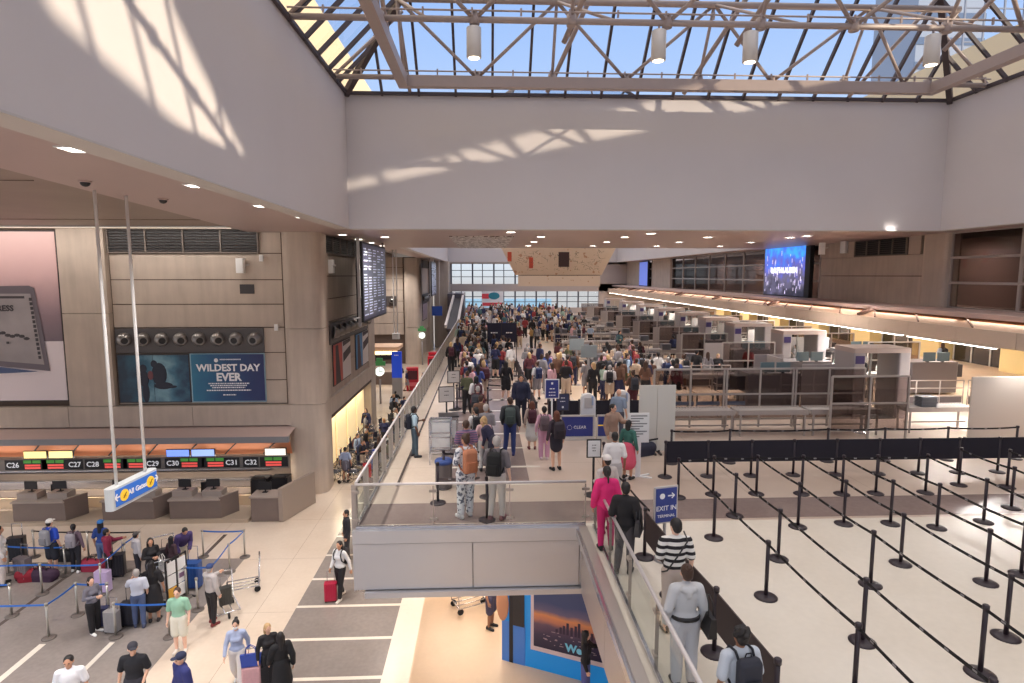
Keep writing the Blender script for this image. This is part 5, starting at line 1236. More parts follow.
# ---- bags and luggage
def mk_backpack(c, c2=None):
    def f():
        t = empty('backpack', (0, 0, 0)); m = col(c); m2 = col(c2 or tuple(max(0, v-18) for v in c))
        b = MB(); b.box((-.15, .02, 0), (.15, .17, .42), .05); cap(b, (-.08, .095, .42), (.08, .095, .42), .065, .065); me = fuse('body', b, .014, 6); o = obj('body', me, t); setm(o, m)
        b = MB(); b.box((-.11, .16, .04), (.11, .22, .24), .03); me = fuse('pocket', b, .014, 5); o = obj('pocket', me, t); setm(o, m2)
        for s in (-1, 1): MB().tube([(s*.1, .05, .4), (s*.11, -.03, .5), (s*.115, -.15, .49), (s*.13, -.22, .38), (s*.15, -.19, .2), (s*.15, -.05, .08), (s*.14, .04, .04)], .017, 6).build('shoulder_strap', m2, t)
        MB().tube([(-.04, .06, .47), (-.03, .07, .52), (.03, .07, .52), (.04, .06, .47)], .009, 6).build('handle', m2, t)
        return t
    return f
BPs = {}
def backpack(pr_, c, label, group=None):
    if c not in BPs: BPs[c] = Proto(mk_backpack(c))
    s = pr_.scale.z; M = Matrix.Rotation(pr_.rotation_euler.z, 3, 'Z'); off = M @ Vector((0, .11*s, 1.0*s))
    t = BPs[c](Vector(pr_.location)+off, pr_.rotation_euler.z, label, 'backpack', group); t.scale = (s, s, s); return t
def mk_tote(c):
    def f():
        t = empty('handbag', (0, 0, 0)); b = MB(); n = [(-.2, -.06), (.2, -.06), (.2, .06), (-.2, .06)]; tt = [(-.23, -.03), (.23, -.03), (.23, .03), (-.23, .03)]
        b.poly([(x, y, 0) for x, y in n][::-1]); b.poly([(x, y, .28) for x, y in tt])
        for i in range(4): j = (i+1) % 4; b.poly([(*n[i], 0), (*n[j], 0), (*tt[j], .28), (*tt[i], .28)])
        b.build('body', col(c, .4), t)
        for y in (-.03, .03): MB().tube([(-.12, y, .26), (-.1, y, .42), (0, y*.5, .5), (.1, y, .42), (.12, y, .26)], .009, 6).build('strap', col(c, .4), t)
        return t
    return f
TOs = {}
def tote(pr_, side, z, c, label, dy=0., rz=PI/2):
    if c not in TOs: TOs[c] = Proto(mk_tote(c))
    s = pr_.scale.z; M = Matrix.Rotation(pr_.rotation_euler.z, 3, 'Z'); off = M @ Vector((side, dy, z*s))
    return TOs[c](Vector(pr_.location)+off, pr_.rotation_euler.z+rz, label, 'bag')
def mk_case(c, w=.42, h=.62, d=.26):
    def f():
        t = empty('suitcase', (0, 0, 0)); b = MB(); b.box((-w/2, -d/2, .06), (w/2, d/2, h+.06), .05)
        for k in range(5): x = -w/2+.05+(w-.1)*k/4; b.box((x-.012, -d/2-.008, .1), (x+.012, d/2+.008, h+.02))
        b.build('body', col(c, .35), t)
        MB().tube([(-.12, d/2-.04, h+.05), (-.12, d/2-.04, h+.42), (.12, d/2-.04, h+.42), (.12, d/2-.04, h+.05)], .012, 6).build('pull_handle', STAIN, t)
        for x in (-w/2+.05, w/2-.05):
            for y in (-d/2+.05, d/2-.05): MB().cyl((x-.015, y, .03), (x+.015, y, .03), .03, 10).build('wheel', RUBBER, t)
        return t
    return f
CAs = {}
def case(loc, rz, c, label, size=1., group=None):
    if c not in CAs: CAs[c] = Proto(mk_case(c))
    t = CAs[c](loc, rz, label, 'suitcase', group); t.scale = (size, size, size); return t
def mk_duffel(c):
    def f():
        t = empty('duffel_bag', (0, 0, 0)); b = MB(); cap(b, (-.28, 0, .2), (.28, 0, .2), .19, .19, .9); b.box((-.35, -.16, 0), (.35, .16, .16), .06); o = obj('body', fuse('body', b, .02, 6), t); setm(o, col(c))
        for y in (-.08, .08): MB().tube([(-.15, y, .36), (-.1, y, .5), (.1, y, .5), (.15, y, .36)], .014, 6).build('strap', BLACK, t)
        return t
    return f
DUs = {}
def duffel(loc, rz, c, label):
    if c not in DUs: DUs[c] = Proto(mk_duffel(c))
    return DUs[c](loc, rz, label, 'bag')
N_ = PI  # facing away from the camera
# ---------------- lower left queue
STR = bands('striped_shirt', (232, 230, 226), (34, 32, 36), .105, 'Z', .52); PRINT = bands('bw_print', (222, 222, 226), (96, 100, 116), 1, tex='noise', scale=16, duty=.55); PLAID = bands('plaid_purple', (146, 104, 130), (88, 84, 116), .06, 'Z', .5)
Z0 = 0.
p, h = ploc(4, 522, fx=4, fy=585, z=0); a = person(p, h, 2.2, 'stand', ('shirt_long', (226, 222, 220)), ('trousers', (206, 196, 190)), ('hair_long', 'black'), 'f', 1, label='woman with long dark hair in a white top at the left picture edge')
p, h = ploc(54, 519, fx=54, fy=573, z=0); a = person(p, h, N_-.2, 'stand', ('shirt_short', (40, 76, 190)), ('shorts', (44, 46, 56)), ('hair_short', 'black'), 'm', 0, (210, 210, 210), (236, 234, 230), 'man in a bright blue T-shirt and white cap'); backpack(a, (150, 150, 156), 'light grey backpack on the man in the white cap')
p, h = ploc(78, 524, fx=77, fy=572, z=0); a = person(p, h, N_, 'stand2', ('shirt_long', (112, 92, 106)), ('trousers', (40, 40, 48)), ('hair_pony', 'black'), 'f', 1, (230, 230, 230), label='woman with ponytail in a mauve top and dark trousers'); backpack(a, (160, 156, 164), 'pale grey backpack on the woman in the mauve top')
p, h = ploc(100, 520, z=0, h=1.68); a = person(p, h, N_, 'stand', ('shirt_short', (42, 70, 140)), ('trousers', (90, 110, 150)), ('hair_long', 'black'), 'f', 1, hat=(56, 120, 190), label='person in a blue cap and dark blue patterned top behind the maroon jacket')
p, h = ploc(109, 529, fx=110, fy=579, z=0); a = person(p, h, 2.0, 'reach', ('hoodie', (132, 36, 66)), ('trousers', (30, 30, 34)), ('hair_short', 'black'), 'm', 1, label='person in a maroon hooded jacket leaning over bags')
p, h = ploc(139, 532, fx=139, fy=578, z=0); a = person(p, h, 2.4, 'stand2', ('hoodie', (182, 178, 182)), ('trousers', (38, 38, 48)), ('hair_short', 'black'), 'm', 1, hat=(84, 80, 80), label='man in a grey sweater and dark cap')
p, h = ploc(150, 538, z=0, h=1.7); a = person(p, h, .9, 'phone', ('shirt_long', (34, 32, 36)), ('trousers', (34, 32, 38)), ('hair_long', 'black'), 'f', 1, label='woman with long black hair in black facing the grey sweater man'); tote(a, .3, .6, (220, 216, 214), 'white tote bag on the arm of the woman in black')
p, h = ploc(135, 569, fx=140, fy=627, z=0); a = person(p, h, N_+.4, 'reach', ('shirt_short', (204, 208, 222)), ('trousers', (78, 92, 128)), ('hair_short', 'grey'), 'm', 0, (70, 76, 100), label='man in a pale shirt and blue jeans with grey hair')
p, h = ploc(145, 561, fx=155, fy=621, z=0); a = person(p, h, N_+.3, 'stand', ('dress_top', (28, 26, 30)), ('skirt', (28, 26, 30)), ('hair_long', 'black'), 'f', 1, label='woman in a long black dress beside the pale shirt man')
p, h = ploc(94, 577, fx=95, fy=633, z=0); a = person(p, h, 1.2, 'phone', ('shirt_long', (112, 110, 122)), ('wide_trousers', (28, 26, 30)), ('hair_bob', 'black'), 'f', 0, (230, 228, 226), label='woman in a grey cardigan and black wide trousers')
p, h = ploc(180, 521, z=0, h=1.75); a = person(p, h, .8, 'bent', ('jacket', (72, 58, 110)), ('trousers', (206, 196, 176)), ('hair_short', 'black'), 'm', 1, label='man in a purple jacket leaning on a luggage cart')
p, h = ploc(171, 536, z=0, h=1.5); a = person(p, h, 2.7, 'stand', ('shirt_long', (70, 48, 56)), ('trousers', (40, 34, 40)), ('hair_long', 'black'), 'f', 1, label='small dark haired person by the purple jacket man')
p, h = ploc(212, 564, fx=213, fy=624, z=0); a = person(p, h, N_-.5, 'reach', ('hoodie', (182, 176, 176)), ('trousers', (34, 32, 36)), ('hair_short', 'grey'), 'm', 0, (120, 50, 50), (48, 70, 120), 'grey hoodie traveller in a navy cap pushing a cart'); 
p, h = ploc(177, 588, fx=181, fy=652, z=0); a = person(p, h, .1, 'stand', ('shirt_short', (150, 196, 170)), ('shorts', (222, 220, 206)), ('hair_short', 'brown'), 'm', 4, (222, 214, 206), label='man in a mint green T-shirt and white shorts', eyes=True)
p, h = ploc(68, 656, z=0, h=1.75); a = person(p, h, .3, 'stand', ('shirt_short', (230, 232, 238)), ('trousers', (60, 62, 72)), ('hair_short', 'black'), 'm', 1, label='man in a white T-shirt at the bottom left', eyes=True, wide=1.08)
p, h = ploc(132, 643, z=0, h=1.78); a = person(p, h, .1, 'stand2', ('shirt_short', (26, 28, 36)), ('trousers', (50, 50, 60)), ('hair_short', 'black'), 'm', 0, hat=(50, 50, 60), label='man in a black T-shirt and dark cap looking down', wide=1.08, eyes=True)
p, h = ploc(180, 653, z=0, h=1.75); a = person(p, h, -.7, 'stand', ('jacket', (44, 50, 110)), ('trousers', (40, 44, 60)), ('hair_short', 'grey'), 'm', 0, hat=(38, 44, 72), label='man in a navy blue jacket and navy cap at the bottom edge', wide=1.08, eyes=True)
p, h = ploc(241, 620, fx=239, fy=686, z=0); a = person(p, h, .2, 'walk', ('shirt_long', (172, 184, 214)), ('wide_trousers', (212, 208, 206)), ('hair_bun', 'black'), 'f', 0, (240, 240, 240), label='woman in a light blue sweater and cream trousers wearing a white mask', mask=True, eyes=True)
q = at(253, 693, 0); case((q.x, q.y, 0), .2, (214, 168, 172), 'pink suitcase beside the woman in the light blue sweater'); t_ = TOs.setdefault((46, 72, 160), Proto(mk_tote((46, 72, 160))))((q.x-.0, q.y-.02, .70), .2, 'bright blue bag riding on the pink suitcase', 'bag')
p, h = ploc(280, 632, z=0, h=1.66); a = person(p, h, N_+.6, 'walk2', ('jacket', (24, 24, 28)), ('skirt', (24, 24, 28)), ('hair_long', 'black'), 'f', 1, label='woman with long black hair all in black at the bottom centre left')
p, h = ploc(270, 630, z=0, h=1.62); a = person(p+Vector((-.15, .25, 0)), h, .5, 'phone1', ('shirt_long', (36, 34, 38)), ('trousers', (30, 30, 34)), ('hair_bob', 'blond'), 'f', 0, label='blond person bending beside the woman all in black'); 
q = at(266, 690, 0); case((q.x, q.y, 0), .4, (34, 34, 38), 'black suitcase held by the blond person', .95)
p, h = ploc(340, 541, fx=341, fy=598, z=0); a = person(p, h, -.5, 'pull', ('shirt_long', (222, 222, 224)), ('trousers', (30, 30, 34)), ('hair_bob', 'black'), 'f', 1, (220, 215, 210), label='woman in a white jacket pulling a red suitcase below the deck'); backpack(a, (46, 44, 48), 'black bag on the back of the woman with the red suitcase')
q = at(331, 601, 0); case((q.x, q.y, 0), .1, (176, 30, 66), 'bright red suitcase on the lower grey floor', .85)
p, h = ploc(346, 510, z=0, h=1.75); a = person(p, h, -1.2, 'stand', ('jacket', (34, 34, 42)), ('trousers', (50, 50, 56)), ('hair_short', 'black'), 'm', 1, label='person in a black jacket half hidden behind the deck corner')
p, h = ploc(500, 560, fx=491, fy=628, z=0, h=1.7); a = person(p, h, 1.1, 'stand', ('shirt_short', (60, 50, 66)), ('shorts', (72, 64, 84)), ('hair_short', 'black'), 'm', 2, label='person in dark shorts on the warm floor under the deck')
p, h = ploc(586, 631, z=0, h=1.66); a = person(p, h, 1.3, 'reach', ('shirt_long', (30, 28, 32)), ('trousers', (92, 96, 150)), ('hair_long', 'black'), 'f', 0, label='woman with long black hair in black in front of the skyline picture')
p, h = ploc(395, 391, fx=396, fy=413, z=0); a = person(p, h, N_, 'hips', ('shirt_short', (30, 34, 38)), ('trousers', (26, 28, 32)), ('hair_short', 'black'), 'm', 1, label='guard in black uniform on the lower floor left of the balustrade')
# bags in the lower left queue
for (x, y, c, l, s) in ((113, 632, (150, 148, 150), 'grey suitcase behind the grey cardigan woman', .9), (104, 592, (196, 176, 214), 'pale lilac suitcase in front of the maroon jacket', 1.0), (118, 576, (40, 40, 48), 'black ribbed suitcase right of the maroon jacket', 1.1), (24, 580, (120, 112, 116), 'brownish grey suitcase at the left picture edge', 1.1), (193, 588, (44, 78, 140), 'dark blue ribbed suitcase behind the price boards', 1.25), (131, 625, (44, 44, 52), 'black suitcase left of the pale shirt man', 1.), (18, 560, (34, 34, 40), 'tall black suitcase near the left edge', 1.2), (103, 626, (56, 60, 96), 'navy bag case between grey cardigan woman and belt post', .8)):
    q = at(x, y, 0); case((q.x, q.y, 0), random.uniform(-.3, .3), c, l, s)
for (x, y, c, l) in ((32, 580, (140, 26, 44), 'large dark red duffel bag under the blue belt'), (45, 580, (60, 36, 60), 'dark purple duffel bag right of the red one'), (94, 570, (150, 40, 66), 'crimson soft bag behind the lilac suitcase'), (66, 560, (34, 34, 40), 'black duffel bag by the white cap man')):
    q = at(x, y, 0); duffel((q.x, q.y, 0), random.uniform(-.2, .2), c, l)
# cart with luggage by grey hoodie
for (x, y, l, c) in ((226, 612, 'luggage trolley in front of the grey hoodie traveller', (60, 62, 60)), (167, 570, 'luggage trolley beside the purple jacket man', (50, 44, 50)), (163, 600, 'luggage trolley behind the pale shirt man', (170, 168, 170))):
    q = at(x, y, 0); tro((q.x, q.y, 0), .6, l, 'luggage trolley'); case((q.x, q.y, .21), .6, c, 'suitcase riding on the %s' % l, .8)
# ---------------- deck people (nearest)
p, h = ploc(465, 432, fx=466, fy=517); a = person(p, h, N_+.5, 'phone1', ('shirt_short', PRINT), ('wide_trousers', PRINT), ('hair_bun', 'brown'), 'f', 1, (214, 212, 212), label='woman in a black and white patterned jumpsuit on the deck'); backpack(a, (186, 122, 90), 'small orange backpack on the patterned jumpsuit')
p, h = ploc(500, 436, fx=497, fy=520); a = person(p, h, N_-.3, 'phone1', ('shirt_short', (112, 106, 110)), ('trousers', (206, 196, 190)), ('hair_short', 'grey'), 'm', 4, (120, 80, 84), label='grey haired man in a grey T-shirt and pale trousers'); backpack(a, (26, 26, 28), 'small black backpack on the grey haired man')
p, h = ploc(413, 406, fx=415, fy=457); a = person(p, h, 1.9, 'phone1', ('shirt_short', (176, 200, 214)), ('trousers', (72, 90, 104)), ('hair_short', 'black'), 'm', 3, (50, 50, 56), label='man in a pale blue shirt alone by the left balustrade'); backpack(a, (30, 32, 46), 'dark navy backpack on the man by the balustrade')
p, h = ploc(466, 420, z=DK, h=1.72); a = person(p, h, N_+.2, 'phone', ('shirt_short', PLAID), ('trousers', (80, 70, 84)), ('hair_short', 'brown'), 'm', 1, label='man in a purple plaid shirt behind the patterned jumpsuit', wide=1.1)
p, h = ploc(493, 416, z=DK, h=1.6); a = person(p, h, -2.2, 'bent', ('shirt_long', (40, 38, 66)), ('trousers', (44, 42, 60)), ('hair_short', 'blond'), 'm', 0, label='person in a navy sweater bending over in the queue')
p, h = ploc(484, 416, z=DK, h=1.55); a = person(p, h, N_, 'stand', ('shirt_long', (212, 176, 178)), ('trousers', (200, 198, 196)), ('hair_long', 'blond'), 'f', 0, label='child sized person in pale pink beside the navy sweater')
p, h = ploc(512, 397, fx=510, fy=455); a = person(p, h, N_, 'stand2', ('jacket', (60, 62, 66)), ('trousers', (52, 66, 120)), ('hair_short', 'brown'), 'm', 0, (60, 60, 110), label='man in a dark jacket and blue jeans in mid queue'); backpack(a, (74, 86, 84), 'green grey backpack on the man in blue jeans')
p, h = ploc(530, 407, fx=532, fy=449); a = person(p, h, N_, 'stand', ('shirt_long', (190, 170, 160)), ('skirt', (206, 206, 204)), ('hair_long', 'auburn'), 'f', 0, (130, 80, 80), label='woman in a long white skirt'); backpack(a, (86, 46, 58), 'maroon backpack above the white skirt')
p, h = ploc(521, 375, fx=521, fy=424); a = person(p, h, 0, 'stand', ('jacket', (38, 42, 66)), ('trousers', (34, 36, 52)), ('hair_short', 'black'), 'm', 1, label='man in a dark navy suit facing the camera', wide=1.08, eyes=True)
p, h = ploc(543, 406, fx=544, fy=459); a = person(p, h, N_, 'stand', ('shirt_long', (216, 168, 186)), ('wide_trousers', (200, 152, 178)), ('hair_short', 'black'), 'f', 1, (220, 200, 210), label='woman dressed all in pink'); backpack(a, (108, 92, 98), 'grey brown backpack on the woman in pink')
p, h = ploc(555, 411, fx=556, fy=470); a = person(p, h, N_+.3, 'stand', ('shirt_long', (62, 50, 60)), ('short_skirt', (44, 40, 52)), ('hair_long', 'auburn'), 'f', 0, (30, 30, 34), label='woman in dark top and short dark skirt beside the woman in pink'); backpack(a, (56, 48, 56), 'dark backpack on the woman in the short skirt')
# escalator side queue
p, h = ploc(607, 455, z=DK, h=1.68); a = person(p, h, N_+.4, 'stand', ('shirt_short', (198, 190, 186)), ('trousers', (84, 74, 80)), ('hair_short', 'black'), 'm', 1, hat=(226, 222, 218), label='person in a white cap above the magenta jacket')
p, h = ploc(607, 466, z=DK, h=1.7); a = person(p, h, N_, 'stand', ('jacket', (226, 44, 120)), ('trousers', (198, 36, 104)), ('hair_pony', 'black'), 'f', 1, label='person in a bright magenta jacket at the glass rail')
p, h = ploc(626, 482, z=DK, h=1.72); a = person(p, h, N_-.4, 'phone1', ('jacket', (30, 28, 32)), ('trousers', (72, 68, 74)), ('hair_short', 'black'), 'f', 1, label='person in a black puffer jacket behind the magenta jacket'); tote(a, -.24, .82, (60, 58, 62), 'small dark shoulder bag on the black puffer jacket', 0.0)
p, h = ploc(615, 432, z=DK, h=1.72); a = person(p, h, N_, 'stand', ('shirt_short', (232, 228, 228)), ('trousers', (190, 184, 184)), ('hair_short', 'black'), 'm', 2, label='person in a plain white shirt before the registration signs')
p, h = ploc(613, 404, z=DK, h=1.74); a = person(p, h, .5, 'reach', ('jacket', (160, 132, 116)), ('trousers', (200, 190, 180)), ('hair_short', 'black'), 'm', 0, label='man in a tan jacket facing the camera at the white kiosk', eyes=True)
p, h = ploc(629, 420, z=DK, h=1.6); a = person(p, h, 2.4, 'stand', ('shirt_long', (60, 110, 100)), ('skirt', (220, 90, 116)), ('hair_bob', 'black'), 'f', 1, label='person in a green top and pink skirt beside the white shirt person'); duffel(at(643, 455), .4, (44, 46, 66), 'dark soft bag by the green top person')
p, h = ploc(619, 389, z=DK, h=1.72); a = person(p, h, N_-.6, 'stand', ('shirt_short', (140, 156, 178)), ('trousers', (80, 84, 100)), None, 'm', 0, label='bald man in a grey blue shirt behind the tan jacket')
p, h = ploc(676, 518, z=DK, h=1.78); a = person(p, h, N_, 'phone1', ('shirt_short', STR), ('trousers', (198, 182, 172)), ('hair_short', 'black'), 'm', 4, (60, 56, 60), label='man in a black and white striped T-shirt'); MB().tube([(-.16, -.1, 1.5), (-.14, .14, 1.46), (.02, .19, 1.25), (.16, .16, 1.02), (.2, .05, .95)], .012, 6).build('bag_strap', BLACK, a)
p, h = ploc(687, 564, z=DK, h=1.68); a = person(p, h, N_, 'stand', ('hoodie', (196, 198, 202)), ('wide_trousers', (186, 188, 196)), ('hair_bun', 'brown'), 'f', 0, (70, 66, 70), label='woman in a light grey hooded tracksuit'); MB().lathe([(.2, 0), (.205, .02), (.2, .045)], (0, 0, 1.0), 24).build('belt', BLACK, a).scale = (1, .78, 1); tote(a, -.27, .83, (34, 32, 34), 'large black shoulder bag on the grey tracksuit', .06)
p, h = ploc(741, 626, z=DK, h=1.6); a = person(p, h, N_+.15, 'stand', ('shirt_short', (196, 204, 216)), ('trousers', (70, 74, 88)), ('hair_curly', 'black'), 'm', 2, label='boy in a pale T-shirt at the bottom of the queue'); bb = backpack(a, (44, 46, 58), 'charcoal backpack with a white curved mark on the boy')
mb = MB().use(TW); pts_ = [(.0, .02), (.02, 0), (.05, .005), (.12, .05), (.05, .03), (.02, .03)]; mb.poly([(-x+.04, .228, .1+z) for x, z in pts_]); mb.build('logo', None, bb)
duffel((at(760, 676).x, at(760, 676).y-.2, DK), .3, (40, 38, 42), 'black bag on the floor beside the boy with the backpack') if False else None
# ================================================================ CROWDS (seen small)
rnd = random.Random(21)
CN = {'black': (34, 32, 36), 'white': (226, 222, 220), 'grey': (140, 136, 140), 'navy': (44, 48, 84), 'blue': (60, 80, 144), 'maroon': (96, 46, 56), 'beige': (198, 176, 154), 'pink': (204, 160, 168), 'olive': (92, 94, 70), 'brown': (112, 80, 64), 'teal': (78, 108, 110), 'red': (146, 56, 60), 'pale blue': (166, 186, 212), 'mint green': (156, 180, 166), 'mustard': (166, 130, 78)}
TOPW = ['black']*5+['white']*4+['grey']*4+['navy']*3+['blue', 'maroon', 'beige', 'beige', 'pink', 'olive', 'brown', 'teal', 'red', 'pale blue', 'mint green', 'mustard']
BOTW = ['black']*5+['navy']*4+['grey']*3+['beige']*3+['blue', 'white', 'olive']
HR = [('hair_short', 'black'), ('hair_short', 'brown'), ('hair_long', 'black'), ('hair_long', 'brown'), ('hair_pony', 'black'), ('hair_bob', 'blond'), ('hair_short', 'grey'), ('hair_bun', 'brown')]
PS = ['stand', 'stand2', 'phone', 'phone1', 'walk2', 'cross']
hw = {'hair_short': 'short', 'hair_long': 'long', 'hair_pony': 'ponytailed', 'hair_bob': 'bobbed', 'hair_bun': 'pinned up', 'hair_curly': 'curly'}
used = {}
def walker(x, y, z, place, face=N_, spread=.7, tc=None, bc=None, pack=None, h=None, pose=None):
    hr = rnd.choice(HR); fem = hr[0] != 'hair_short'; tc = tc or rnd.choice(TOPW); bc = bc or rnd.choice(BOTW); kind = rnd.choice(['shirt_short', 'shirt_long', 'jacket']); bk = rnd.choice(['trousers', 'trousers', 'wide_trousers', 'shorts'])
    pk = pack if pack is not None else (rnd.random() < .3)
    lb = '%s %s haired person, %s %s, %s %s, %s' % (hw[hr[0]], hr[1], tc, {'shirt_short': 'T-shirt', 'shirt_long': 'shirt', 'jacket': 'jacket'}[kind], bc, 'shorts' if bk == 'shorts' else 'trousers', place)
    words_ = lb.split()
    o = person((x, y, z), h or rnd.uniform(1.58, 1.82), face+rnd.uniform(-spread, spread), pose or rnd.choice(PS), (kind, CN[tc]), (bk, CN[bc]), hr, 'f' if fem else 'm', rnd.choice([0, 0, 1, 1, 2, 3, 4]), rnd.choice([(40, 38, 40), (210, 208, 206), (90, 60, 50)]), label=lb)
    used.setdefault(lb, []).append(o)
    if pk:
        c = rnd.choice([(34, 34, 40), (60, 62, 70), (86, 46, 58), (44, 56, 96)]); l2 = '%s backpack on %s haired person in %s, %s' % ({(34, 34, 40): 'black', (60, 62, 70): 'grey', (86, 46, 58): 'maroon', (44, 56, 96): 'navy'}[c], hr[1], tc, place)
        b = backpack(o, c, l2); used.setdefault(l2, []).append(b)
    return o
def clear(pts, x, y, d): return all((x-a)**2+(y-b)**2 > d*d for a, b in pts)
def scatter(n, fx, ylo, yhi, z, place, d=.62, bias=1., **kw):
    pts = kw.pop('pts', []); k = 0; tries = 0
    while k < n and tries < n*60:
        tries += 1; y = ylo+(yhi-ylo)*rnd.random()**bias; x0, x1 = fx(y); x = rnd.uniform(x0, x1)
        if clear(pts, x, y, d): pts.append((x, y)); walker(x, y, z, place, **kw); k += 1
# specific small people from the photograph: head pixel, clothing
for (hx, hy, h, tc, bc, pl) in ((506, 361, 1.72, 'black', 'black', 'alone in the centre aisle lane'), (470, 366, 1.7, 'pink', 'grey', 'in left queue column'), (478, 365, 1.7, 'blue', 'navy', 'left queue beside the pink top'), (467, 371, 1.68, 'olive', 'black', 'left queue, olive top'), (476, 376, 1.72, 'white', 'beige', 'left queue below blue top'), (478, 386, 1.65, 'maroon', 'grey', 'left queue mid way'), (481, 395, 1.68, 'brown', 'beige', 'left queue above plaid shirt'), (486, 404, 1.72, 'grey', 'black', 'behind the person bending in navy'), (476, 407, 1.62, 'white', 'grey', 'behind the plaid shirt'),
    (547, 353, 1.72, 'blue', 'black', 'at belt line right of aisle'), (560, 352, 1.7, 'navy', 'black', 'right of blue shirt at belt'), (568, 354, 1.78, 'black', 'black', 'beside the grey screens'), (591, 342, 1.72, 'beige', 'beige', 'between the two grey screens'), (604, 352, 1.7, 'pink', 'white', 'right of the grey screens'), (610, 365, 1.66, 'white', 'beige', 'in white right of the grey screens'), (617, 363, 1.7, 'grey', 'navy', 'near the roller tables'), (633, 370, 1.74, 'brown', 'maroon', 'near the white panel'), (625, 352, 1.7, 'maroon', 'grey', 'at the first roller table'), (641, 353, 1.72, 'pale blue', 'grey', 'at the roller table, centre'), (658, 352, 1.74, 'white', 'beige', 'at the roller table in white'), (668, 357, 1.7, 'navy', 'navy', 'left of the blue officer'), (677, 358, 1.72, 'blue', 'navy', 'officer near the roller tables'), (684, 354, 1.7, 'beige', 'brown', 'right of the bright blue officer'), (697, 350, 1.74, 'black', 'black', 'in black at the right roller tables'), (708, 352, 1.7, 'grey', 'grey', 'near the grey scanner panel'), (749, 347, 1.7, 'red', 'black', 'far right behind the grey machines'),
    (451, 342, 1.75, 'black', 'black', 'walking by far left balustrade'), (457, 338, 1.72, 'navy', 'black', 'balustrade, beyond walker in black'), (463, 333, 1.7, 'beige', 'red', 'far along the left balustrade'), (473, 326, 1.75, 'black', 'navy', 'far along the deck, dark')):
    p, hh = ploc(hx, hy, h=h); walker(p.x, p.y, DK, pl, tc=tc, bc=bc, h=h, spread=.5)
# the long queue columns
scatter(52, lambda y: (-1.1, -.1), 24.5, 46, DK, 'left column of long queue', d=.46)
scatter(24, lambda y: (.4, 1.4), 31, 46, DK, 'right of middle belt line', d=.55)
scatter(7, lambda y: (-2.3, -1.5), 40, 60, DK, 'walking by the long balustrade', d=1.)
scatter(46, lambda y: (1.9, 8.4), 24.4, 33, DK, 'waiting before the roller tables', d=.8, face=N_, spread=1.4)
scatter(62, lambda y: (-2.0, 9.0), 43, 57, DK, 'in the far dense crowd', d=.62, spread=3., bias=.9)
cm = MB(); cmats = {}
def cmat(c):
    if c not in cmats: cmats[c] = mat('crowd_%d_%d_%d' % c, c, .75)
    return cmats[c]
for k in range(130):
    y = rnd.uniform(57.5, 82); x = rnd.uniform(-2.2, 9.5); a = rnd.uniform(0, 6.28); s = rnd.uniform(.9, 1.04); M = Matrix.Translation((x, y, DK)) @ Matrix.Rotation(a, 4, 'Z') @ Matrix.Scale(s, 4)
    ps = rnd.choice(['stand', 'phone', 'walk2']); hr = rnd.choice(HR); tp = rnd.choice(['shirt_short', 'jacket'])
    for kind, c in (('body', SK[rnd.randrange(5)]), (tp, CN[rnd.choice(TOPW)]), ('trousers', CN[rnd.choice(BOTW)]), (hr[0], HAIRC[hr[1]])):
        me = part_mesh(ps, kind, 'm', True); cm.use(cmat(c)); n = len(cm.v); cm.v += [tuple(M @ v.co) for v in me.vertices]
        for f in me.polygons: cm.face([n+i for i in f.vertices], True)
tag(cm.build('crowd'), 'mass of tiny distant travellers before the end windows', 'crowd', None, 'stuff')
scatter(14, lambda y: (8.5, 19), 24, 60, DK, 'among the screening machines', d=1.6, face=0, spread=3.)
scatter(9, lambda y: (-8.2, -4.0), 42, 62, 0, 'lower floor by red machines', d=1., spread=2.)
# wheelchairs in the shop recess
def mk_wheelchair():
    t = empty('wheelchair', (0, 0, 0)); 
    for s in (-.27, .27):
        w = MB(); w.tube([(s, .12+.29*math.cos(a), .3+.29*math.sin(a)) for a in [2*PI*k/18 for k in range(19)]], .014, 6)
        for k in range(6): a = PI*k/6; w.bar((s, .12+.28*math.cos(a), .3+.28*math.sin(a)), (s, .12-.28*math.cos(a), .3-.28*math.sin(a)), .006, .006)
        w.build('wheel', mat('wheel_grey', (60, 60, 64), .4, metal=.4), t)
        MB().cyl((s*.9-.015, -.35, .09), (s*.9+.015, -.35, .09), .09, 12).build('front_wheel', RUBBER, t)
    MB().box((-.22, -.25, .46), (.22, .2, .51), .03).build('seat', mat('wc_seat', (30, 34, 56), .7), t); MB().box((-.22, .19, .5), (.22, .22, .95)).build('backrest', MATS['wc_seat'], t)
    f = MB()
    for s in (-.23, .23): f.tube([(s, -.42, .12), (s, -.35, .45), (s, -.25, .48), (s, .2, .48), (s, .22, .98), (s, .34, 1.0)], .013, 6); f.tube([(s, -.3, .48), (s, -.28, .68), (s, .2, .68)], .013, 6)
    f.box((-.2, -.52, .1), (.2, -.4, .12)); f.build('frame', STAIN, t); return t
wch = Proto(mk_wheelchair); k = 0
places = []
for i in range(9):
    for j in range(2):
        x = -7.1+.85*j+(.25 if i % 2 else 0); y = 27.5+1.05*i
        wch((x, y, 0), PI/2+rnd.uniform(-.4, .4), 'empty wheelchair parked with others in front of the lit cream shopfront panels', 'wheelchair', 'parked wheelchairs'); places.append((x, y))
p, h = ploc(345, 447, z=0, h=1.66); person(p, h, N_, 'stand', ('shirt_short', (150, 164, 196)), ('short_skirt', (96, 92, 104)), ('hair_short', 'black'), 'f', 1, label='attendant in a pale blue shirt and grey skirt beside the wheelchairs')
SEATS = [(-5.1, 28.6), (-5.0, 29.9), (-5.2, 31.2), (-4.9, 32.4), (-5.1, 33.7), (-4.9, 35.0), (-5.9, 37.2), (-5.0, 36.8)]
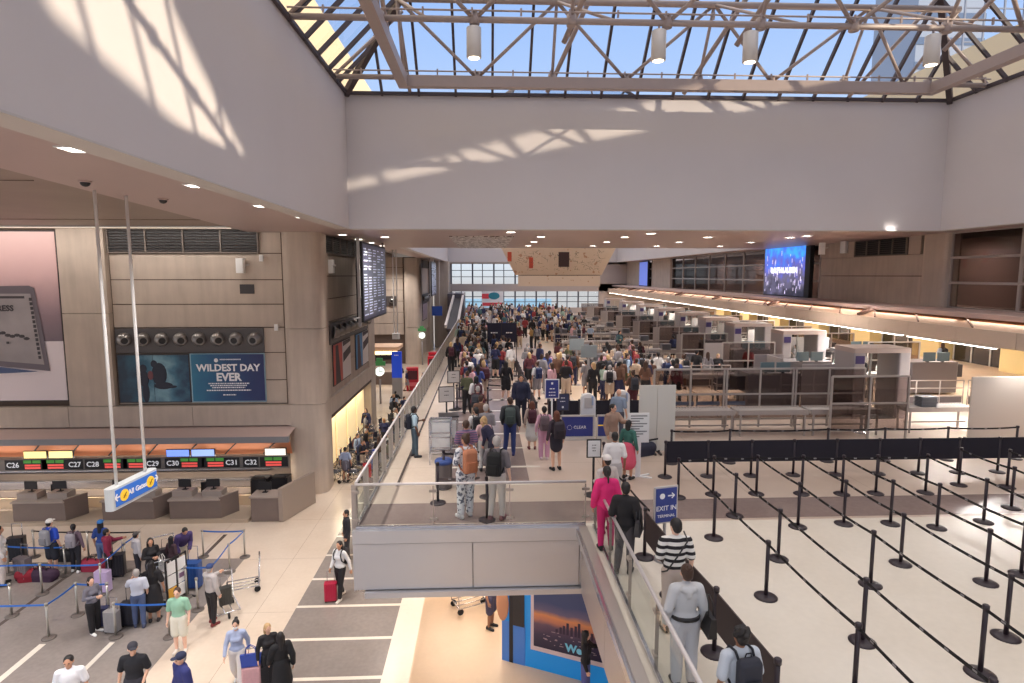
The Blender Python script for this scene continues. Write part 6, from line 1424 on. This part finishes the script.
for (x, y) in SEATS:
    wch((x, y, 0), PI/2+rnd.uniform(-.3, .6), 'wheelchair carrying a seated person near the long balustrade', 'wheelchair', 'wheelchairs with seated people')
    walker(x, y, .0, 'seated in a wheelchair', face=PI/2, spread=.3, pose='sit', pack=False)
scatter(16, lambda y: (-7.2, -4.6), 28.5, 40, 0, 'in wheelchair waiting area', d=.5, face=PI/2, spread=2.)
for j, (x, y, c, n) in enumerate(((-5.7, 28.0, (190, 40, 50), 'red'), (-5.6, 29.2, (60, 100, 180), 'blue'), (-5.6, 31.8, (220, 160, 60), 'yellow'), (-5.7, 30.4, (40, 60, 160), 'dark blue'), (-5.6, 33.3, (160, 160, 164), 'grey'))):
    case((x, y, 0), rnd.uniform(0, 3), c, '%s suitcase among the wheelchairs by the shopfront' % n, 1.)
# ================================================================ SECURITY LANES
ROLL = mat('roller_steel', (176, 168, 164), .4, metal=.3)
def mk_table():
    t = empty('roller_table', (0, 0, 0)); MB().box((0, 0, .78), (2.4, .06, .9)).box((0, .64, .78), (2.4, .7, .9)).box((0, 0, .74), (2.4, .7, .78)).build('table_frame', ROLL, t)
    mb = MB()
    for k in range(24): mb.cyl((.05+.1*k, .06, .86), (.05+.1*k, .64, .86), .03, 6)
    mb.build('rollers', LGREY, t); 
    for x in (.1, 2.3):
        for y in (.05, .65): MB().box((x-.025, y-.025, 0), (x+.025, y+.025, .76)).build('leg', ROLL, t)
    MB().box((.1, .3, .3), (2.3, .36, .34)).build('crossbar', ROLL, t); return t
def mk_xray():
    t = empty('x_ray_machine', (0, 0, 0)); MB().box((0, 0, .1), (2.2, 1.1, 1.5), .08).build('body', mat('xray_grey', (112, 106, 108), .4), t)
    MB().box((-.35, .2, .78), (0, .9, 1.35)).box((2.2, .2, .78), (2.55, .9, 1.35)).build('tunnel_hood', DARKG, t); MB().box((-.36, .26, .82), (-.34, .84, 1.3)).build('curtain', BLACK, t)
    MB().box((.5, -.05, 1.55), (1.05, .0, 1.95)).box((1.15, -.05, 1.55), (1.7, 0, 1.95)).build('monitor', mat('xmon', (86, 100, 106), .3, emit=(130, 160, 168), estr=.06), t); MB().box((.7, 0, 1.5), (.8, .1, 1.6)).box((1.4, 0, 1.5), (1.5, .1, 1.6)).build('monitor_bracket', DARKG, t); return t
def mk_scanner(big=False):
    t = empty('body_scanner', (0, 0, 0)); c = mat('scan_grey', (166, 158, 158), .35)
    MB().box((0, 0, 0), (.45, 1.3, 2.5), .06).build('side_column', c, t); MB().box((1.75, 0, 0), (2.2, 1.3, 2.5), .06).build('side_column', c, t); MB().box((0, 0, 2.5), (2.2, 1.3, 2.68), .05).build('roof', mat('scan_top', (184, 164, 154), .4), t)
    MB().box((.45, .1, .05), (1.75, .14, 2.5)).build('glass_panel', GLASS, t); MB().box((.45, 1.1, 0), (1.75, 1.2, .06)).box((.45, 0, 0), (1.75, 1.3, .04)).build('floor_plate', DARKG, t)
    MB().box((.06, -.02, 2.1), (.4, 0, 2.4)).build('logo_plate', mat('scan_purple', (56, 40, 96), .4), t); mb = MB(); mb.bar((1.1, .7, .05), (1.1, .7, 2.4), .06, .06); mb.build('mast', LGREY, t); return t
def mk_panel(c=None, w=1.3, h=1.95):
    t = empty('privacy_panel', (0, 0, 0)); MB().box((0, 0, .08), (w, .05, h)).build('panel', c or mat('panel_grey', (158, 150, 148), .5), t); MB().box((.05, -.25, 0), (.11, .25, .05)).box((w-.11, -.25, 0), (w-.05, .25, .05)).box((.05, 0, .03), (.11, .05, .1)).box((w-.11, 0, .03), (w-.05, .05, .1)).build('feet', DARKG, t); return t
def mk_railing():
    t = empty('steel_railing', (0, 0, 0)); mb = MB()
    for z in (.45, .78, 1.1): mb.tube([(0, 0, z), (3, 0, z)], .025, 6)
    for x in (0, 1, 2, 3): mb.tube([(x, 0, 0), (x, 0, 1.1)], .025, 6)
    mb.build('rail', ROLL, t); MB().box((.05, -.01, .1), (2.95, .01, .42)).build('infill', mat('infill_dark', (92, 84, 86), .6), t); return t
def mk_gate():
    t = empty('glass_partition', (0, 0, 0)); mb = MB()
    for x in (0, 1.3, 2.6): mb.box((x-.03, -.03, 0), (x+.03, .03, 2.1))
    for z in (.3, 1.2, 2.1): mb.box((0, -.025, z-.03), (2.6, .025, z+.03))
    mb.build('frame', ROLL, t); MB().box((.03, -.005, .33), (2.57, .005, 1.17)).build('pane', TGL, t); MB().box((.03, -.005, 1.23), (2.57, .005, 2.07)).build('pane', TGL, t); return t
def mk_bins():
    t = empty('tray_stack', (0, 0, 0)); mb = MB()
    for k in range(7): z = .05*k; mb.prism([(-.26, -.18), (.26, -.18), (.26, .18), (-.26, .18)], z, z+.03); mb.prism([(-.3, -.21), (.3, -.21), (.3, .21), (-.3, .21)], z+.03, z+.045)
    mb.build('trays', mat('tray_grey', (120, 120, 126), .5), t); return t
tab, xr, scn, pan, ral, gat, bins_ = Proto(mk_table), Proto(mk_xray), Proto(mk_scanner), Proto(mk_panel), Proto(mk_railing), Proto(mk_gate), Proto(mk_bins)
lw = 'first second third fourth fifth sixth seventh eighth ninth tenth'.split()
lanesY = [26.5, 31.0, 35.5, 40.5, 46, 52, 59, 67]
for i, y in enumerate(lanesY):
    n = '%s screening lane from the camera' % lw[i]; x0 = 8.2 if i == 0 else 5.2
    nt_ = 2 if i == 0 else 3
    for k in range(nt_):
        tab((x0+2.45*k, y, DK), 0, 'steel roller table, %s from the left in the %s' % (lw[k], n), 'table', 'roller tables')
        if k % 2 == 0: bins_((x0+2.45*k+.8, y+.35, DK+.89), 0, 'stack of grey trays on %s roller table, %s' % (lw[k], n), 'trays', 'stacks of grey trays')
    xe = x0+2.45*nt_+.4
    xr((xe, y-.2, DK), 0, 'grey x ray machine with two screens in the %s' % n, 'x ray machine', 'x ray machines')
    tab((xe+2.65, y, DK), 0, 'steel roller table right of the machine in the %s' % n, 'table', 'roller tables')
    scn((xe+1.0, y+2.1, DK), 0, 'walk through body scanner portal behind the %s' % n, 'scanner', 'body scanner portals')
    pan((xe+3.6, y+1.6, DK), 0, 'grey privacy panel right of the scanner in the %s' % n, 'panel', 'grey privacy panels'); pan((xe-1.8, y-1.0, DK), 0, 'grey privacy panel left of the machine in the %s' % n, 'panel', 'grey privacy panels')
    ral((xe-4.8, y+1.5, DK), 0, 'steel railing left part of the %s' % n, 'railing', 'steel lane railings'); ral((xe+5.2, y+1.2, DK), 0, 'steel railing right part of the %s' % n, 'railing', 'steel lane railings')
    if xe+5.4 < 27:
        xr((xe+5.6, y-.6, DK), 0, 'second grey x ray machine towards the right in the %s' % n, 'x ray machine', 'x ray machines'); gat((xe+5.4, y+2.2, DK), 0, 'tall framed glass partition at the right of the %s' % n, 'partition', 'framed glass partitions')
def mk_stool():
    t = empty('stool', (0, 0, 0)); MB().lathe([(.2, .62), (.2, .68), (.15, .7)], seg=14).build('seat', BLACK, t); MB().cyl((0, 0, .03), (0, 0, .62), .025).lathe([(.22, 0), (.22, .02), (.04, .04)], seg=14).build('base', STAIN, t); return t
def mk_cart():
    t = empty('tray_cart', (0, 0, 0)); m = MB()
    for x in (-.4, .4):
        for y in (-.25, .25): m.bar((x, y, .1), (x, y, 1.3), .04, .04)
    for z in (.3, .7, 1.1): m.box((-.4, -.25, z), (.4, .25, z+.03))
    m.build('frame', ROLL, t); MB().box((-.36, -.22, .33), (.36, .22, .6)).box((-.36, -.22, .73), (.3, .22, .95)).build('trays', mat('tray_dark', (70, 68, 74), .5), t); return t
stl, crt = Proto(mk_stool), Proto(mk_cart)
for i, y in enumerate(lanesY):
    n = '%s screening lane' % lw[i]; x0 = 8.2 if i == 0 else 5.2; xe = x0+2.45*(2 if i == 0 else 3)+.4
    stl((xe+.7, y-.75, DK), 0, 'black topped stool beside the x ray machine of the %s' % n, 'stool', 'lane stools')
    crt((xe+4.4, y-.9, DK), .3, 'steel tray cart right of the machine in the %s' % n, 'cart', 'tray carts'); crt((xe-3.2, y-1.2, DK), 0, 'steel tray cart left of the machine in the %s' % n, 'cart', 'tray carts')
    gat((xe-1.9, y+2.3, DK), 0, 'framed glass partition left of the portal in the %s' % n, 'partition', 'framed glass partitions')
    mpo((xe+3.2, y+2.6, DK), 0, 'grey screen on a pole right of the portal in the %s' % n, 'monitor', 'lane pole screens')
    ral((xe+.2, y-1.6, DK), 0, 'steel railing in front of the machine in the %s' % n, 'railing', 'steel lane railings')
    ral((xe-8 if i else xe-5, y+3.0, DK), 0, 'steel railing behind the left tables of the %s' % n, 'railing', 'steel lane railings')
# front row of objects near the barrier
def wpanel(x, y, w, h, lab, c=None):
    t = mk_panel(c or mat('panel_white', (214, 212, 204), .5), w, h); t.location = (x, y, DK); return tag(t, lab, 'panel')
wpanel(4.6, 17.6, .55, 2.1, 'left half of the tall white panel behind the information stand'); wpanel(5.16, 17.6, .55, 2.1, 'right half of the tall white panel behind the information stand')
WB = mat('panel_cream', (206, 196, 186), .5)
wpanel(15.8, 18.6, 3.4, 2.1, 'large pale wall panel at the right edge, left section', WB); wpanel(19.22, 18.6, 3.4, 2.1, 'large pale wall panel at the right edge, right section', WB)
for k, x in enumerate((5.9, 8.4, 10.9)):
    tab((x, 19.3, DK), 0, 'long roller table just behind the dark barrier, %s from the left' % lw[k], 'table', 'front roller tables')
    gat((x, 20.6, DK), 0, 'framed glass partition behind the front roller tables, %s from the left' % lw[k], 'partition', 'front glass partitions')
for k, x in enumerate((6.0, 7.0, 8.0, 9.0)):
    t = empty('repack_table', (x, 22.2, DK), 0, 'small pale topped table with blue edge behind the glass, %s from the left' % lw[k], 'table', 'pale repack tables')
    MB().box((0, 0, .86), (.9, .6, .92)).build('top', mat('rep_top', (236, 214, 186), .5), t); MB().box((0, -.02, .45), (.9, 0, .6)).build('blue_band', mat('rep_blue', (120, 150, 190), .5), t)
    for a in (.04, .86):
        for b_ in (.04, .56): MB().box((a-.02, b_-.02, 0), (a+.02, b_+.02, .86)).build('leg', DARKG, t)
t = mk_scanner(); t.location = (13.7, 21.6, DK); tag(t, 'nearest large body scanner portal with purple plate, behind the barrier at right', 'scanner')
xr((10.4, 23.2, DK), 0, 'dark conveyor machine left of the nearest portal', 'x ray machine'); pan((12.3, 22.6, DK), 0, 'pale grey cabinet like panel left of the nearest portal', 'panel'); pan((12.3, 24.2, DK), PI/2, 'grey side panel behind the pale grey panel', 'panel')
gat((11.3, 18.9, DK), 0, 'framed glass partition in front of the nearest portal', 'partition'); tab((14.4, 19.5, DK), 0, 'dark legged inspection table right of the nearest portal', 'table'); bins_((15.2, 19.8, DK+.89), 0, 'stack of grey trays on the inspection table by the portal', 'trays')
ral((16.6, 23.5, DK), 0, 'steel railing behind the large pale wall panel', 'railing'); ral((19.8, 23.5, DK), 0, 'steel railing at the far right behind the pale wall panel', 'railing')
def mk_fan():
    t = empty('pedestal_stool', (0, 0, 0)); MB().lathe([(.25, 0), (.25, .03), (.05, .07), (.05, .6), (.2, .64), (.2, .7)], seg=16).build('pedestal', STAIN, t)
    m = MB()
    for k in range(5): a = k*1.257; m.bar((0, 0, .9), (.32*math.cos(a), .32*math.sin(a), 1.05), .1, .04)
    m.cyl((0, 0, .7), (0, 0, 1.1), .05); m.build('arms', STAIN, t); return t
t = mk_fan(); t.location = (12.9, 19.7, DK); tag(t, 'shiny steel pedestal device in front of the nearest portal', 'device')
t = empty('wall_screen', (28.6, 27.0, DK+1.7), -PI/2+.6, 'bright pale blue screen on the back wall at the far right', 'screen'); MB().box((0, 0, 0), (1.7, .1, 1.1)).build('casing', BLACK, t); MB().box((.05, -.01, .05), (1.65, 0, 1.05)).build('screen', mat('bk_scr', (150, 180, 255), .4, emit=(150, 176, 255), estr=1.5), t)
t = empty('blue_notice', (23.0, 22.0, DK+1.75), 0, 'blue notice with white lines above the pale wall panel', 'sign'); MB().box((-.9, 0, 0), (.9, .05, .55)).build('board', mat('nt_blue', (40, 110, 190), .5, emit=(30, 100, 190), estr=.2), t); MB().cyl((0, .05, -1.6), (0, .05, 0), .04).cyl((0, .05, -1.75), (0, .05, -1.7), .2).build('post', GREY, t)
text('~abcdefghij', .14, (0, -.01, .38), FRONT, TW, t); text('~abcdefghijkl', .12, (0, -.01, .16), FRONT, TW, t)
p, hh = ploc(853, 352, h=1.7); walker(24.5, 31, DK, 'by the back wall piers at right', tc='pale blue')
# shared labels need a shared group
for lb, os_ in used.items():
    if len(os_) > 1:
        for o in os_: o['group'] = 'lookalikes: '+' '.join(lb.split()[-9:])[:60]
# ================================================================ LIGHT
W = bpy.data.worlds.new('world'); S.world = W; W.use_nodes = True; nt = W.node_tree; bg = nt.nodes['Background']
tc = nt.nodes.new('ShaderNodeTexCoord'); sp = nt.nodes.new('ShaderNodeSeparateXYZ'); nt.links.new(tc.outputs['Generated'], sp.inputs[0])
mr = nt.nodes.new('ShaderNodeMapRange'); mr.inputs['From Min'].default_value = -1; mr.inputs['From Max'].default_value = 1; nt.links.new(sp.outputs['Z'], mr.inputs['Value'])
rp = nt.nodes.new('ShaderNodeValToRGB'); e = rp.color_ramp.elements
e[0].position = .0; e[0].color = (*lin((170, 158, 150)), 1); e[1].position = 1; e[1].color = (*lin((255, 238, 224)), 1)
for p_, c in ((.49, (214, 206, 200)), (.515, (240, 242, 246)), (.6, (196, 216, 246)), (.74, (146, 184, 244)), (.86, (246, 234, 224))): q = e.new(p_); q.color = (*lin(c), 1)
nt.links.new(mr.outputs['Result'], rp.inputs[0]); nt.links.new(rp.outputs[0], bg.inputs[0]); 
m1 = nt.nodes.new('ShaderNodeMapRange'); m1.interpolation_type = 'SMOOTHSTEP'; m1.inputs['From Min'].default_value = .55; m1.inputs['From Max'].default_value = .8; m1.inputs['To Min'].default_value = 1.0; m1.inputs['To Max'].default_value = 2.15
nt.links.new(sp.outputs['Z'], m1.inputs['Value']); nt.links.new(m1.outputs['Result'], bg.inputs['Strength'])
sun = bpy.data.lights.new('sun', 'SUN'); sun.energy = 5.2; sun.color = (1, .8, .57); sun.angle = .009
so = bpy.data.objects.new('sun', sun); COL.objects.link(so); d = Vector((-1, .5, -.2)); so.rotation_euler = d.to_track_quat('-Z', 'Y').to_euler()
def area(loc, rot, sx, sy, power, c=(1, .93, .86), name='lamp_light'):
    l = bpy.data.lights.new(name, 'AREA'); l.shape = 'RECTANGLE'; l.size = sx; l.size_y = sy; l.energy = power; l.color = c
    o = bpy.data.objects.new(name, l); COL.objects.link(o); o.location = loc; o.rotation_euler = rot; return o
def spot(loc, power, c=(1, .92, .85), ang=130):
    l = bpy.data.lights.new('downlight_beam', 'SPOT'); l.energy = power; l.color = c; l.spot_size = R(ang); l.spot_blend = .9; l.shadow_soft_size = .15
    o = bpy.data.objects.new('downlight_beam', l); COL.objects.link(o); o.location = loc; return o
for p_ in DLP[:8]: spot((p_.x, p_.y, ZS-.06), 1100)
for y in (28.6, 37.2):
    for x in (2.6, 6.6, 14.6): spot((x, y, ZS-.06), 700)
spot((-6.0, 36, ZS-.06), 500)
for x, y in ((-13, 6), (-20, 9), (-25, 14), (-30, 20)): 
    dl((x, y, ZS+.085), 0, 'small square downlight added out of view to brighten the left hall', 'ceiling light', 'added left hall downlights'); spot((x, y, ZS+.04), 5200)  # added lamps outside the frame that brighten the left hall
t = empty('wall_washer', (-17, 24.6, ZS+.11), 0, 'slim light bar on the left hall ceiling washing the poster wall', 'light bar')
MB().box((-7, -.08, -.06), (7, .08, 0)).build('housing', WHITE, t); MB().box((-6.9, -.05, -.07), (6.9, .05, -.06)).build('tube', mat('washer_tube', (255, 240, 220), .5, emit=(255, 236, 210), estr=1), t)
area((-17, 24.6, ZS), (R(42), 0, 0), 14, .12, 130, (1, .93, .86))
# lights of the security room ceiling
def mk_sl():
    t = empty('ceiling_light', (0, 0, 0)); MB().box((-.6, -.15, -.03), (.6, .15, 0)).build('housing', WHITE, t); MB().box((-.57, -.12, -.035), (.57, .12, -.03)).build('diffuser', DL, t); return t
sl = Proto(mk_sl)
for k in range(8):
    y = 18+8*k
    for x in (21, 26.5): sl((x, y, 7.18), 0, 'white panel light in the low security room ceiling', 'ceiling light', 'security room lights')
    area((23.5, y, 7.1), (0, 0, 0), 7, .6, 330, (1, .9, .8)); area((17.3, y+2, 7.05), (0, 0, 0), .15, 4.2, 240, (1, .96, .92))
    if y < 68: area((18.0, y, 8.0), (0, R(38), 0), .08, 7.6, 22, (1, .86, .72))
# under the deck
for x, y in ((-.2, 14.5), (1.2, 17.5), (-1.2, 19)): sl((x, y, 2.79), 0, 'white panel light under the deck', 'ceiling light', 'under deck lights'); area((x, y, 2.72), (0, 0, 0), 2.2, 1.5, 60, (1, .84, .68))
# check-in canopy strip, shop, bay two
for k in range(4): area((-10.5-3.2*k, 25.3, 1.98), (0, 0, 0), 2.6, .15, 60, (1, .86, .68)); area((-10.5-3.2*k, 25.0, 2.07), (R(180+25), 0, 0), 2.9, .06, 9, (1, .9, .74))
area((-7.3, 32, 2.95), (0, R(-20), 0), .1, 8, 90, (1, .86, .62)); area((-9.9, 53.5, 3.0), (0, 0, 0), 4, 2, 160, (1, .85, .65))
for y in (44, 54, 62): spot((-9.5, y, ZS-.1), 1500)
for k in range(7): area((22.2, 12+8*k, 11.2), (0, 0, 0), 1.2, .4, 120, (1, .9, .8))
S.view_settings.view_transform = 'Standard'; S.view_settings.look = 'None'; S.view_settings.gamma = 1; S.view_settings.exposure = 0.25
try: S.view_settings.use_curve_mapping = False
except Exception: pass
S.cycles.max_bounces = 7; S.cycles.diffuse_bounces = 4; S.cycles.glossy_bounces = 3; S.cycles.transmission_bounces = 4; S.cycles.transparent_max_bounces = 12
S.cycles.use_denoising = True
S.cycles.caustics_reflective = False; S.cycles.caustics_refractive = False
bpy.data.scenes.remove(TMP)
bpy.context.view_layer.update()
